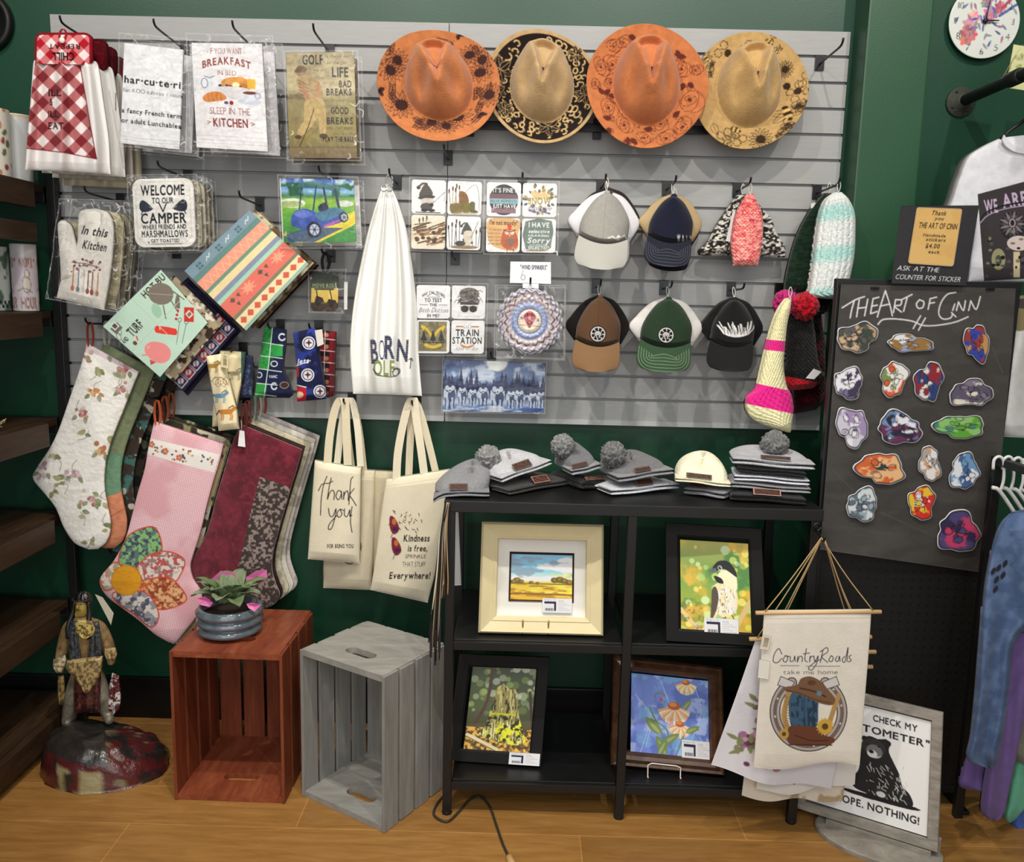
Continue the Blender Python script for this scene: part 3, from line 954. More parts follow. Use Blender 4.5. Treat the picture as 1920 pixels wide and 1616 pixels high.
cv.poly([(46, 82), (102, 84), (94, 100), (80, 104), (64, 104), (52, 96)], (226, 224, 226), sm=4); cv.ell(80, 78, 7, 5, (250, 238, 190)); cv.rect(101, 66, 116, 84, (240, 190, 70))
cv.poly([(16, 106), (22, 97), (34, 92), (48, 92), (58, 98), (60, 106), (40, 110), (24, 112)], (214, 138, 74), sm=4)
for k in range(4):
    cv.line([(26 + k * 8, 95), (28 + k * 8, 110)], (176, 98, 44), 1)
cv.ell(104, 108, 22, 6, (206, 212, 226)); cv.poly([(92, 92), (118, 92), (114, 106), (97, 106)], (222, 226, 238), sm=3); cv.ell(105, 92, 13, 3, (120, 66, 48)); cv.ring(119, 97, 5, 5, 1.6, (160, 170, 200)); cv.ell(70, 112, 4, 4, (170, 44, 54)); cv.ell(60, 112, 4, 3, (90, 80, 130))
cv.text('SLEEP IN THE', 66, 128, 13, br, fit=76); cv.text('KITCHEN', 66, 150, 15, (140, 56, 54), fit=66, bold=1); cv.text('›', 24, 150, 6, br)
for x in (26, 108):
    cv.line([(x - 4, 148), (x + 3, 150), (x - 3, 153)], br, 1.4)
for y in (176, 184, 190):
    cv.line([(0, y), (132, y)], (214, 208, 214), 1.2)
bagged('packaged_towel', 'white tea towel printed about breakfast in bed, in a clear sleeve', 'towel', cq, sq, -0.2, cv, TG, 7)

cq = [(536, 99), (664, 97), (670, 297), (543, 296)]; sq = [(533, 95), (672, 94), (678, 302), (538, 301)]
cv = Cv(0, 0, 128, 200, (120, 108, 84)); bagged('golf_sign', 'sepia tin sign hidden behind the golf quotation sign', 'sign', back(cq, -0.19, -0.13, 0, 3), back(sq, -0.19, -0.13, 2, 2), -0.13, cv, 'sleeved tin golf signs', 21, m=PRINT_GLOSS, thick=0.003, inner='printed_plate', dens=0.4)
cv = Cv(0, 0, 128, 200, (196, 182, 142), 1.6); cv.vgrad([(0, (176, 162, 124)), (0.35, (204, 190, 150)), (0.45, (158, 146, 96)), (0.8, (148, 134, 76)), (1, (112, 92, 60))])
cv.mixnoise((132, 116, 84), 0.05, 0.55, 0.3, 4, 0.5); cv.rect(0, 78, 60, 88, (112, 102, 74), 0.6)
bc, dk = (196, 164, 116), (110, 84, 56)
cv.ell(27, 35, 10, 11, (150, 126, 88)); cv.poly([(16, 33), (26, 24), (38, 30), (36, 36), (18, 38)], dk, sm=3)
cv.poly([(20, 48), (36, 42), (54, 50), (66, 68), (64, 92), (46, 90), (28, 74), (20, 60)], (176, 150, 108), sm=4)
for k in range(6):
    cv.line([(22, 52 + k * 6), (40, 62 + k * 6)], (120, 96, 70), 1.4)
cv.line([(30, 62), (36, 84), (48, 108)], (186, 136, 100), 8); cv.line([(60, 60), (58, 84), (50, 108)], (190, 142, 104), 7)
cv.poly([(34, 92), (66, 88), (72, 118), (70, 152), (60, 154), (56, 124), (44, 140), (24, 158), (16, 150), (30, 128)], (190, 164, 110), sm=4)
cv.line([(50, 106), (38, 140), (20, 178)], (60, 46, 32), 1.6); cv.ell(66, 158, 8, 5, (80, 56, 36)); cv.ell(18, 160, 7, 4, (80, 56, 36)); cv.rect(0, 178, 128, 180, (76, 64, 40), 0.5)
ik = (30, 28, 26)
for s, x, y, h, f in (('GOLF', 50, 14, 17, 40), ('LIFE', 101, 38, 17, 32), ('BAD', 110, 60, 12, 24), ('BREAKS', 98, 75, 12, 48), ('GOOD', 98, 110, 12, 34), ('BREAKS', 98, 129, 12, 50), ('PLAY THE BALL', 94, 164, 9, 60)):
    cv.text(s, x, y, h, ik, fit=f, bold=1)
for s, x, y, f in (('is the closest', 98, 8, 48), ('to the game', 98, 20, 44), ('we call', 62, 33, 26), ('you get', 78, 57, 22), ('one good shot', 92, 90, 50), ('you get', 96, 101, 26), ('one bad shot', 96, 142, 50), ('you have to', 102, 153, 34), ('as it lies', 102, 178, 30)):
    cv.text(s, x, y, 5.5, (84, 74, 56), fit=f, sh=0.3)
bagged('golf_sign', 'sepia tin sign with golfer and bold golf quotation in a clear sleeve', 'sign', cq, sq, -0.19, cv, 'sleeved tin golf signs', 17, m=PRINT_GLOSS, thick=0.003, inner='printed_plate', amp=0.004)

# --- oven mitts in sleeves
BL_ = [(160, 392), (149, 399), (146, 425), (144, 460), (128, 496), (113, 530), (106, 558)]
BR_ = [(180, 391), (203, 399), (213, 425), (212, 470), (206, 520), (199, 560), (194, 581)]
TL_ = [(114, 413), (108, 421), (109, 445), (112, 485), (114, 525)]
TR_ = [(122, 413), (134, 424), (141, 450), (145, 478), (140, 525)]


def mitt(Yb, label, col, paint=None, jx=0, jy=0, dens=1.0, seed=0):
    B = lambda p: back(p, -0.2, Yb, jx, jy); t = thing('oven_mitt', label, 'oven mitt', ctr(B(BL_ + BR_), Yb), 'oven mitts in clear bags on one hook')
    c = np.vstack([B(BL_), B(BR_), B(TL_)]); mn, mx = c.min(0) - 4, c.max(0) + 4
    cv = Cv(mn[0], mn[1], mx[0], mx[1], col, 1.5)
    cv.grain(0.03, 0.06, seed)
    if paint:
        paint(cv)
    panel('mitt_body', B(BL_), B(BR_), Yb, cv, PRINT_CLOTH, t, thick=0.012, bulge=0.014, dens=dens)
    panel('mitt_thumb', B(TL_), B(TR_), Yb - 0.003, cv, PRINT_CLOTH, t, thick=0.010, bulge=0.012, dens=dens)
    sleeve(t, B([(112, 372), (236, 376), (222, 586), (86, 560)]), Yb - 0.012, 31 + seed, 0.008)
    return t


def mitt_print(cv):
    k = (52, 48, 50); rot = radians(8)
    cv.text('In this', 177, 434, 15, k, fit=50, sh=0.25, rot=rot, bold=1); cv.text('Kitchen', 177, 461, 15, k, fit=46, sh=0.25, rot=rot, bold=1)
    rg = np.random.default_rng(3)
    for i in range(26):
        x = 134 + rg.random() * 56; y = 484 + rg.random() * 26; cv.ell(x, y, 1.5 + 2 * rg.random(), 1 + 1.5 * rg.random(), ((150, 84, 92), (170, 110, 104), (120, 100, 90), (96, 70, 84))[i % 4], rg.random() * 3)
    cv.line([(134, 492), (160, 494), (186, 502)], (126, 90, 84), 1.6)
    for i, x in enumerate((138, 148, 158, 166, 174, 184)):
        c = ((190, 120, 80), (120, 130, 140), (196, 190, 190), (130, 90, 80), (160, 80, 70), (180, 130, 100))[i]; y = 502 + i * 2
        cv.line([(x, y), (x - 2, y + 34)], c, 2.2); cv.ell(x - 2.5, y + 38, 3.4, 5.5, c)


for k_, (Yb, col, lb) in enumerate(((-0.05, (176, 166, 140), 'dark tan oven mitt bagged rearmost of the oven mitts'), (-0.085, (190, 180, 152), 'tan oven mitt bagged third from the front'), (-0.14, (206, 196, 158), 'yellowish patterned oven mitt bagged behind the white one'))):
    mitt(Yb, lb, col, lambda cv: cv.mixnoise((140, 130, 100), 0.12, 0.6, 0.1, 5, 0.5), jx=4, dens=0.5, seed=k_)
mitt(-0.2, 'white oven mitt printed In this Kitchen, bagged in front', (232, 228, 220), mitt_print, seed=9)

# --- square potholders in sleeves
PQ = [(247, 336), (361, 333), (367, 462), (254, 464)]
for k_, (Yb, col, lb) in enumerate(((-0.045, (196, 190, 172), 'pale square potholder bagged rearmost behind the camper one'), (-0.085, (168, 158, 130), 'brown patterned square potholder third behind the camper one'), (-0.125, (206, 198, 176), 'cream square potholder second behind the camper one'), (-0.165, (190, 182, 160), 'speckled square potholder directly behind the camper one'))):
    t = thing('square_potholder', lb, 'potholder', ctr(back(PQ, -0.205, Yb, 4), Yb), 'square potholders in clear bags')
    cv = Cv(0, 0, 114, 128, col); cv.mixnoise((120, 108, 82), 0.1, 0.62, 0.08, k_ + 3, 0.7)
    sheet('potholder_pad', back(PQ, -0.205, Yb, 4, 0), Yb, cv, QUILT, t, thick=0.012, lr=rr(0.16, 1.12), dens=0.6); sleeve(t, back([(240, 328), (370, 326), (376, 470), (246, 472)], -0.205, Yb, 4), Yb - 0.006, 60 + k_, 0.008)
t = thing('square_potholder', 'white square potholder lettered WELCOME TO OUR CAMPER, bagged in front', 'potholder', ctr(PQ, -0.205), 'square potholders in clear bags')
cv = Cv(0, 0, 114, 128, (240, 238, 232), 1.7); k = (40, 42, 52)
cv.line([(6, 20), (6, 108), (20, 122), (94, 122), (108, 108), (108, 20), (94, 6), (20, 6)], (222, 218, 208), 2, closed=True)
cv.text('WELCOME', 57, 22, 18, k, fit=84, bold=1); cv.text('TO OUR', 57, 41, 10, k, fit=42, bold=1)
for sx in (-1, 1):
    X = lambda v: 57 + sx * v
    cv.poly([(X(22), 52), (X(36), 40), (X(44), 44), (X(44), 58), (X(34), 62), (X(20), 58)], (54, 58, 72), sm=3); cv.line([(X(38), 58), (X(42), 66)], k, 2)
    cv.line([(X(18), 56), (X(26), 52)], (150, 150, 160), 1.4)
cv.line([(50, 46), (57, 62), (64, 46)], k, 2.4); cv.text('CAMPER', 57, 74, 18, k, fit=88, bold=1); cv.text('WHERE FRIENDS AND', 57, 90, 8, k, fit=84, bold=1)
cv.text('MARSHMALLOWS', 57, 103, 12, k, fit=88, bold=1); cv.text('GET TOASTED', 57, 116, 6, k, fit=54, bold=1); cv.line([(26, 122), (90, 122)], (80, 80, 90), 1)
sheet('potholder_pad', PQ, -0.205, cv, QUILT, t, thick=0.013, lr=rr(0.16, 1.12), dens=1.2, depth=lambda a, b: 0.005 * np.sin(pi * a) * np.sin(pi * b)); sleeve(t, [(240, 328), (370, 326), (376, 470), (246, 472)], -0.212, 70, 0.01)

# --- quilted place mats hung by a corner
MG1, MG2 = 'place mats hung under the camper potholder', 'place mats hung below the peg with the sunset stripes'


def placemat(label, quad, Y, cv, group, dens=1.0, seed=0):
    t = thing('placemat', label, 'place mat', ctr(quad, Y), group)
    sheet('quilted_mat', quad, Y, cv, PRINT_CLOTH, t, thick=0.004, dens=dens, depth=lambda a, b: 0.004 * (fbm(a * 3, b * 3, seed, 2) - 0.5) + 0.01 * a * (1 - a))
    return t


SQ = [(345, 508), (467, 394), (578, 495), (461, 620)]
for k_, (Yb, c1, c2, jx, jy, lb) in enumerate(((-0.06, (70, 26, 30), (30, 24, 28), 4, 0, 'dark red place mat hung rearmost behind the striped one'), (-0.10, (150, 132, 104), (84, 66, 48), 6, -2, 'brown speckled place mat hung second behind the striped one'), (-0.145, (206, 196, 166), (110, 92, 70), 5, -3, 'tan leafy place mat hung directly behind the striped one'))):
    cv = Cv(0, 0, 160, 140, c1, 0.7); cv.mixnoise(c2, 0.12, 0.5, 0.08, 12 + k_)
    placemat(lb, back(SQ, -0.19, Yb, jx, jy), Yb, cv, MG2, 0.6, k_)
cv = Cv(0, 0, 168, 168, (226, 208, 160), 1.4)
for y0, y1, c in ((0, 22, (128, 152, 166)), (22, 34, (104, 138, 134)), (34, 58, (236, 158, 134)), (58, 65, (112, 150, 128)), (65, 79, (232, 212, 164)), (79, 89, (134, 146, 166)), (89, 97, (164, 206, 182)), (97, 132, (222, 118, 104)), (132, 139, (124, 128, 104)), (139, 161, (234, 216, 170)), (161, 168, (150, 180, 170))):
    cv.rect(0, y0, 168, y1, c)
for x in (22, 72, 122):
    for dx in (0, 7):
        for dy in (0, 7):
            cv.rect(x + dx, 8 + dy, x + dx + 5, 13 + dy, (86, 112, 122))
    cv.line([(x + 22, 16), (x + 28, 10), (x + 30, 14), (x + 36, 8)], (224, 224, 220), 1.6)
for x in range(6, 168, 16):
    cv.line([(x, 56), (x + 8, 38), (x + 16, 56)], (246, 184, 150), 1.6)
for i, x in enumerate((18, 92)):
    cv.poly([(x, 108), (x + 6, 102), (x + 12, 108), (x + 6, 114)], (104, 92, 82)); cv.poly([(x + 6, 118), (x + 14, 118), (x + 10, 127)], (104, 92, 82)); cv.poly([(x + 16, 106), (x + 25, 104), (x + 22, 114)], (104, 92, 82))
for x, y in ((62, 112), (140, 112)):
    a = np.linspace(0, 2 * pi, 17)[:-1]; r = np.where(np.arange(16) % 2 == 0, 14, 6); cv.poly(np.stack([x + r * np.cos(a) * 1.3, y + r * np.sin(a)], 1), (240, 160, 130))
for x in range(4, 168, 19):
    cv.poly([(x, 150), (x + 8, 142), (x + 16, 150), (x + 8, 158)], (206, 98, 82))
cv.grain(0.05, 0.5, 2)
placemat('place mat with sunset stripes of blue, salmon and cream, hung by its corner', SQ, -0.19, cv, MG2, 1.1, 5)

HQ = [(193, 612), (301, 506), (389, 605), (300, 707)]
cv = Cv(0, 0, 150, 130, (34, 30, 56), 0.9)
for x in range(0, 150, 22):
    for r_, y in enumerate((84, 106)):
        c = ((158, 34, 48), (40, 44, 92))[(x // 22 + r_) % 2]; cv.rect(x, y, x + 20, y + 19, (214, 210, 216)); cv.rect(x + 1.5, y + 1.5, x + 18.5, y + 17.5, c); cv.ell(x + 10, y + 9, 6, 5, (226, 224, 228)); cv.line([(x + 5, y + 14), (x + 15, y + 4)], (160, 40, 50), 2)
placemat('navy place mat with a border of red hockey squares, rearmost under the barbecue mat', [(240, 626), (352, 520), (452, 620), (352, 742)], -0.10, Cv(0, 0, 2, 2, (30, 28, 50)), MG1, 0.5)
placemat('navy place mat with red and white logo squares behind the camouflage one', [(236, 632), (346, 528), (443, 620), (345, 733)], -0.125, cv, MG1, 0.9)
cv = Cv(0, 0, 150, 130, (168, 154, 128), 0.9); cv.mixnoise((62, 46, 38), 0.09, 0.52, 0.05, 3); cv.mixnoise((230, 222, 206), 0.1, 0.62, 0.05, 8)
placemat('camouflage brown and cream place mat directly behind the barbecue one', [(214, 622), (326, 516), (418, 606), (326, 716)], -0.155, cv, MG1, 0.9)
cv = Cv(0, 0, 152, 132, (190, 218, 200), 1.6); k = (66, 54, 48)
cv.text('HOT BU', 122, 12, 12, k, fit=56, bold=1); cv.text('AND', 9, 44, 8, k, fit=14, bold=1); cv.text('TURF', 40, 42, 16, k, fit=34, bold=1)
cv.ell(122, 32, 24, 20, (124, 116, 106), 0.8); cv.line([(106, 16), (138, 50)], (170, 164, 150), 1.2); cv.line([(128, 52), (122, 78)], (110, 100, 92), 2.2); cv.line([(110, 50), (96, 70)], (110, 100, 92), 2.2); cv.line([(142, 44), (148, 70)], (110, 100, 92), 2.2)
cv.ell(94, 48, 9, 14, (160, 200, 172), 0.5); cv.poly([(126, 66), (142, 54), (146, 58), (130, 76)], (118, 108, 98), sm=2)
cv.poly([(62, 74), (70, 66), (76, 70), (96, 96), (88, 104), (80, 96)], (222, 66, 54), sm=2); cv.line([(72, 76), (78, 70)], (240, 214, 200), 1.6)
cv.poly([(18, 84), (30, 76), (46, 82), (58, 100), (56, 116), (40, 124), (24, 118), (16, 102)], (232, 142, 140), sm=4); cv.line([(18, 90), (10, 84)], (232, 142, 140), 3); cv.ell(30, 82, 4, 3, (240, 160, 158))
for i in range(3):
    cv.ell(110 + i * 7, 84 - i * 4, 2.6, 2.6, (196, 50, 48))
cv.poly([(118, 98), (138, 80), (152, 94), (132, 112)], (206, 54, 50)); cv.rect(130, 90, 142, 102, (220, 206, 184)); cv.rect(132, 93, 140, 99, (120, 110, 96))
cv.line([(74, 116), (112, 92)], (90, 84, 78), 1); cv.line([(84, 122), (118, 104)], (90, 84, 78), 1); cv.ring(114, 90, 4, 3, 1, (90, 84, 78)); cv.ring(121, 102, 4, 3, 1, (90, 84, 78))
cv.rect(6, 12, 24, 26, (112, 104, 96)); cv.rect(10, 8, 22, 20, (224, 232, 224)); cv.rect(12, 10, 20, 18, (90, 84, 78)); cv.ring(6, 32, 4, 7, 1, (110, 104, 96), 0.6); cv.ring(14, 26, 4, 7, 1, (110, 104, 96), 0.6)
cv.ell(18, 60, 4, 4, (110, 70, 62)); cv.line([(26, 60), (30, 54)], (220, 60, 50), 2.4); cv.line([(76, 0), (76, 132)], (178, 206, 188), 1); cv.line([(0, 66), (152, 66)], (178, 206, 188), 1); cv.poly([(6, 106), (14, 98), (18, 110)], (206, 80, 70))
placemat('mint green place mat printed with barbecue pictures and the words AND TURF', HQ, -0.19, cv, MG1, 1.2, 8)

# --- golf cart print, air freshener
cq = [(524, 334), (663, 337), (668, 454), (530, 455)]
cv = Cv(0, 0, 140, 120, (222, 222, 220)); bagged('mouse_mat', 'white-edged printed mat in a sleeve behind the golf cart picture', 'mat', back(cq, -0.19, -0.12, 4, 4), back([(520, 328), (672, 331), (678, 464), (526, 464)], -0.19, -0.12, 4, 2), -0.12, cv, 'sleeved golf cart mats', 41, m=PRINT_GLOSS, thick=0.003, inner='printed_mat', dens=0.4)
cv = Cv(0, 0, 142, 120, (90, 150, 200), 1.5); cv.vgrad([(0, (52, 96, 170)), (0.2, (140, 186, 220)), (0.27, (70, 130, 90)), (0.34, (150, 190, 60)), (0.6, (96, 170, 60)), (1, (40, 110, 50))])
cv.mixnoise((34, 90, 60), 0.08, 0.5, 0.1, 4, 1, reg=(0, 8, 44, 32)); cv.mixnoise((40, 100, 66), 0.08, 0.48, 0.1, 6, 1, reg=(100, 8, 142, 32)); cv.mixnoise((220, 236, 240), 0.05, 0.55, 0.1, 9, 0.8, reg=(0, 0, 142, 24))
cv.ell(22, 46, 26, 9, (226, 230, 220)); cv.ell(20, 48, 24, 6, (170, 190, 120)); cv.ell(124, 46, 16, 6, (220, 226, 214)); cv.poly([(0, 104), (60, 96), (142, 60), (142, 84), (90, 120), (30, 120)], (226, 206, 50)); cv.poly([(70, 120), (142, 86), (142, 120)], (60, 140, 54)); cv.poly([(8, 104), (50, 92), (120, 92), (60, 120), (10, 118)], (40, 70, 140), 0.8)
cv.poly([(34, 12), (64, 4), (114, 16), (112, 22), (70, 18), (40, 18)], (60, 110, 110), sm=2); cv.line([(42, 16), (36, 56)], (40, 60, 90), 2.5); cv.line([(70, 14), (62, 62)], (36, 60, 92), 3); cv.line([(84, 16), (88, 44)], (40, 50, 80), 4); cv.line([(106, 20), (112, 54)], (50, 60, 90), 5)
cv.poly([(18, 84), (24, 64), (44, 56), (70, 64), (76, 76), (110, 62), (122, 66), (124, 78), (80, 92), (60, 96), (28, 92)], (56, 84, 168), sm=3); cv.poly([(66, 66), (96, 54), (116, 56), (122, 64), (80, 80)], (70, 120, 150), sm=3); cv.poly([(72, 52), (86, 44), (92, 56), (76, 62)], (30, 40, 70), sm=3)
cv.poly([(24, 66), (44, 58), (62, 68), (40, 74)], (110, 130, 210), sm=3, al=0.8); cv.line([(82, 90), (116, 76)], (190, 90, 170), 4)
for x, y, r in ((62, 96, 14), (120, 72, 9)):
    cv.ell(x, y, r, r * 1.1, (26, 26, 44)); cv.ell(x + 1, y, r * 0.66, r * 0.76, (190, 200, 220)); cv.ell(x + 1, y, r * 0.2, r * 0.2, (60, 60, 80))
    for k_ in range(6):
        cv.line([(x + 1, y), (x + 1 + r * 0.6 * cos(k_ * 1.05), y + r * 0.7 * sin(k_ * 1.05))], (60, 64, 90), 1.4)
cv.grain(0.12, 0.25, 3); cv.rect(0, 0, 2, 120, (230, 232, 228))
bagged('mouse_mat', 'glossy square picture of a blue golf cart on bright green turf', 'mat', cq, [(520, 327), (672, 331), (680, 466), (526, 466)], -0.19, cv, 'sleeved golf cart mats', 43, m=PRINT_GLOSS, thick=0.003, inner='printed_mat', lr=rr(0.03, 0.84), amp=0.004)

t = thing('air_freshener', 'small bagged golf cart air freshener hanging from a black cord', 'air freshener', atY(612, 505, -0.12), None)
cv = Cv(0, 0, 52, 68, (58, 66, 52), 2.0); cv.vgrad([(0, (40, 44, 40)), (0.38, (70, 84, 60)), (0.4, (226, 200, 110)), (0.75, (232, 190, 90)), (0.8, (70, 52, 40)), (1, (60, 46, 36))])
cv.text('MOVE ROLL', 26, 22, 6, (150, 158, 130), fit=48, bold=1)
for x, y in ((14, 54), (40, 56)):
    cv.ell(x, y, 5, 5, (40, 34, 30))
cv.poly([(6, 54), (10, 40), (22, 44), (26, 52)], (50, 44, 40)); cv.poly([(30, 54), (34, 46), (48, 48), (50, 54)], (50, 44, 40)); cv.line([(12, 42), (10, 30)], (46, 40, 38), 2); cv.line([(40, 46), (36, 30)], (46, 40, 38), 2); cv.rect(6, 27, 44, 30, (60, 70, 60))
sheet('freshener_card', [(584, 512), (635, 512), (633, 584), (583, 583)], -0.12, cv, PRINT_CARD, t, thick=0.004, lr=rr(0.16, 1.3), dens=1.5); sleeve(t, [(577, 506), (650, 504), (646, 588), (579, 586)], -0.126, 3, 0.004)
tube('hanging_cord', [atY(606, 508, -0.122), atY(604, 488, -0.12), atY(610, 474, -0.115), atY(618, 488, -0.118), atY(614, 508, -0.122)], 0.0045, M((14, 14, 15), 0.7), t, sm=5)
cv = txtcard(10, 30, (220, 220, 218), []); sheet('white_tab', [(645, 528), (652, 528), (651, 580), (645, 580)], -0.115, cv, PRINT_CARD, t, thick=0.001)

# --- white golf towel on a grommet
t = thing('golf_towel', 'long white waffle towel embroidered BORN TO GOLF hanging from a grommet', 'towel', atY(724, 352, -0.15), None)
cv = Cv(650, 340, 800, 752, (238, 238, 234), 1.3)
nv, gr = (44, 48, 78), (120, 136, 60)
cv.text('B', 702, 659, 42, nv, fit=16, bold=1, rot=-0.06); cv.text('O', 716, 656, 38, nv, fit=12, bold=0, rot=-0.02); cv.text('R', 731, 651, 40, nv, fit=22, bold=1); cv.text('N', 755, 657, 38, nv, fit=24, bold=1, rot=0.06)
cv.text('OLF', 720, 690, 27, gr, fit=42, bold=1); cv.line([(700, 692), (710, 703), (736, 706), (748, 700), (749, 692), (741, 690), (736, 697)], (40, 42, 40), 2, sm=4); cv.ring(742, 698, 5, 7, 2, (60, 60, 60), 0.4); cv.line([(771, 672), (769, 690)], (40, 40, 44), 1.8); cv.line([(767, 674), (771, 671), (774, 676)], (40, 40, 44), 1.8)
for y in range(345, 750, 4):
    cv.line([(650, y), (800, y + 2)], (226, 226, 222), 0.8, al=0.6)
fold = lambda a, b, pp: (0.018 * np.sin(a * 17 + 1.0) * (0.35 + 0.65 * b) + 0.010 * np.sin(a * 34 + b * 3) * (1 - b * 0.5)) * np.clip(b * 8, 0, 1)
Lp = [(716, 352), (704, 385), (688, 440), (674, 505), (663, 570), (657, 630), (657, 680), (662, 738)]
Rp = [(734, 352), (746, 378), (762, 430), (772, 490), (780, 560), (783, 620), (786, 680), (791, 742)]
tw = panel('towel_cloth', Lp, Rp, -0.13, cv, PRINT_CLOTH, t, thick=0.006, bulge=0.02, depth=fold, backcol=L(230, 230, 226)[:3])
for dx in (-5, 6):
    c_ = atY(725 + dx, 352, -0.155); a = np.linspace(0, 2 * pi, 17)
    tube('grommet', np.stack([c_[0] + 0.008 * np.cos(a), np.full(17, c_[1]) + 0.004 * np.sin(a), c_[2] + 0.011 * np.sin(a)], 1), 0.0022, M((150, 150, 150), 0.3, metal=1.0), tw, n=6)
c_ = atY(731, 340, -0.13); a = np.linspace(0, 2 * pi, 21)
tube('clip_ring', np.stack([c_[0] + 0.010 * np.cos(a), np.full(21, c_[1] - 0.01), c_[2] + 0.018 * np.sin(a)], 1), 0.0018, M((190, 190, 190), 0.3, metal=1.0), t, n=6)

# --- hooks for this half
for (px_, py_, ln, lb) in ((115, 62, 0.235, 'hook holding the gingham towels'), (290, 72, 0.225, 'hook holding the charcuterie towels'), (437, 72, 0.225, 'hook holding the breakfast towels'), (588, 78, 0.215, 'hook holding the golf signs'),
                           (297, 322, 0.225, 'hook holding the camper potholders'), (160, 366, 0.225, 'hook holding the oven mitts'), (598, 326, 0.205, 'hook holding the golf cart mats'), (730, 352, 0.165, 'hook holding the white golf towel')):
    p = atY(px_, py_, -ln); hook(p[0], p[2], ln, 'black peg ' + lb)
for (px_, py_, ln, lb) in ((486, 398, 0.20, 'black peg hook above the sunset-striped place mats'), (620, 500, 0.13, 'black peg hook holding the little air freshener'), (525, 618, 0.14, 'black peg hook with the green and navy headbands'), (597, 620, 0.13, 'black peg hook with the blue hockey headbands'), (330, 505, 0.2, 'black peg hook above the barbecue place mats')):
    p = atY(px_, py_ - 12, -0.01); hook(p[0], p[2], ln, lb)
# ------------------------------------------------------------------ felt hats
def hat(cx, cy, R_, Y, col, paint, label, tiltx=0.0, lean=0.0, band=None, seed=0, roll=0.0):
    C = atY(cx, cy, Y); Rm = R_
    t = thing('felt_hat', label, 'hat', C, 'wide-brim felt hats in a row')
    cv = Cv(-116, -116, 116, 116, col, 1.3); paint(cv); cv.grain(0.10, 0.12, seed)
    nr, na = 96, 240
    r = np.linspace(0.004, 1, nr) ** 0.85; a = np.arange(na) * 2 * pi / na
    x = r[:, None] * np.cos(a); y = r[:, None] * np.sin(a)   # y up
    yc = y - 0.08
    e = np.sqrt((x / (0.55 - 0.06 * np.clip(yc, -1, 1))) ** 2 + (yc / 0.68) ** 2)
    wob = 1 + 0.03 * np.cos(2 * a + seed)
    Hc = 0.118
    f = np.clip(1 - e, 0, 1)
    h = Hc * np.clip(1 - e ** 2.4, 0, 1) ** 0.72
    w = 0.25 * np.clip((yc + 0.40) / 0.78, 0, 1) ** 0.9
    top = np.clip((0.44 - yc) / 0.08, 0, 1)
    ins = np.clip((w - np.abs(x)) / 0.14, 0, 1) * top
    ins = ins * ins * (3 - 2 * ins)
    h -= 0.034 * ins
    rid = np.exp(-((np.abs(x) - w - 0.02) / 0.075) ** 2) * np.clip((yc + 0.46) / 0.1, 0, 1) * np.clip((0.5 - yc) / 0.1, 0, 1) * (e < 0.9)
    h += 0.009 * rid
    for sx in (-1, 1):
        h -= 0.036 * np.exp(-(((x - sx * 0.27) / 0.13) ** 2 + ((yc + 0.26) / 0.22) ** 2)) * (e < 1)
    h = np.maximum(h, 0)
    brim = 0.014 * np.clip((r[:, None] - 0.5) / 0.5, 0, 1) ** 2 * (1 + 0.5 * np.cos(2 * a + 0.6)) + 0.004 * np.sin(3 * a + seed)
    h = h + brim
    cr, sr = cos(roll), sin(roll); xr = (x * cr - y * sr) * Rm * wob; yr = (x * sr + y * cr) * Rm * wob
    P = np.stack([C[0] + xr + tiltx * h, C[1] - h + lean * yr, C[2] + yr * 0.955 + 0.36 * h], -1)
    cols = cv.sample(x * 113, -y * 113); cols = np.where((e < 1.03)[..., None], np.array(L(col)[:3]) * (1.0 + 0.22 * fbm(x * 14, y * 14, seed))[..., None], cols)
    o = obj('felt_crown_and_brim', P.reshape(-1, 3), gfaces(nr, na, wrap=True).tolist() + [list(range(na))[::-1]], FELT, t, cols=cols)
    md = o.modifiers.new('thickness', 'SOLIDIFY'); md.thickness = 0.003; md.offset = -1
    if band:
        aa = np.linspace(pi + 0.35, 2 * pi - 0.35, 40); pts = []
        for q in aa:
            bx, by = 0.535 * cos(q), 0.05 + 0.655 * sin(q)
            pts.append((C[0] + (bx * cr - by * sr) * Rm, C[1] - 0.006, C[2] + (bx * sr + by * cr) * Rm))
        tube('hat_cord', pts, 0.0016, M(band, 0.8), t, n=6)
    return t


INK = (58, 34, 32)


def sunflower(cv, x, y, r, n=14, c=INK, sq=1.0, rot=0.0, fill=True):
    for k in range(n):
        a = k * 2 * pi / n; d = np.array([cos(a), sin(a) * sq]); pp = np.array([-sin(a), cos(a) * sq]) * r * 0.13
        p0 = np.array([x, y]) + d * r * 0.4; p1 = np.array([x, y]) + d * r * 0.75; p2 = np.array([x, y]) + d * r * 1.08
        cv.line([p0, p1 + pp, p2, p1 - pp, p0], c, 0.9)
    if fill:
        cv.ell(x, y, r * 0.42, r * 0.42 * max(sq, 0.8), c, rot)


def rose(cv, x, y, r, c=(84, 36, 30), seed=0):
    rg = np.random.default_rng(seed); t = np.linspace(0, 6.5 * pi, 46)
    rad = r * (0.12 + 0.88 * t / t[-1]) * (1 + 0.16 * np.sin(t * 2.35 + seed))
    cv.line(np.stack([x + rad * np.cos(t), y + rad * np.sin(t)], 1), c, 0.95)
    cv.ell(x, y, r * 0.14, r * 0.14, c)


def leaf(cv, x, y, a, l, c, fill=True, w=0.32):
    d = np.array([cos(a), sin(a)]); n = np.array([-d[1], d[0]]); p = np.array([x, y])
    pts = [p, p + d * l * 0.4 + n * l * w, p + d * l, p + d * l * 0.4 - n * l * w]
    cv.poly(pts, c, sm=3) if fill else cv.line(pts, c, 0.9, closed=True, sm=3)
    if not fill:
        cv.line([p, p + d * l * 0.9], c, 0.7)


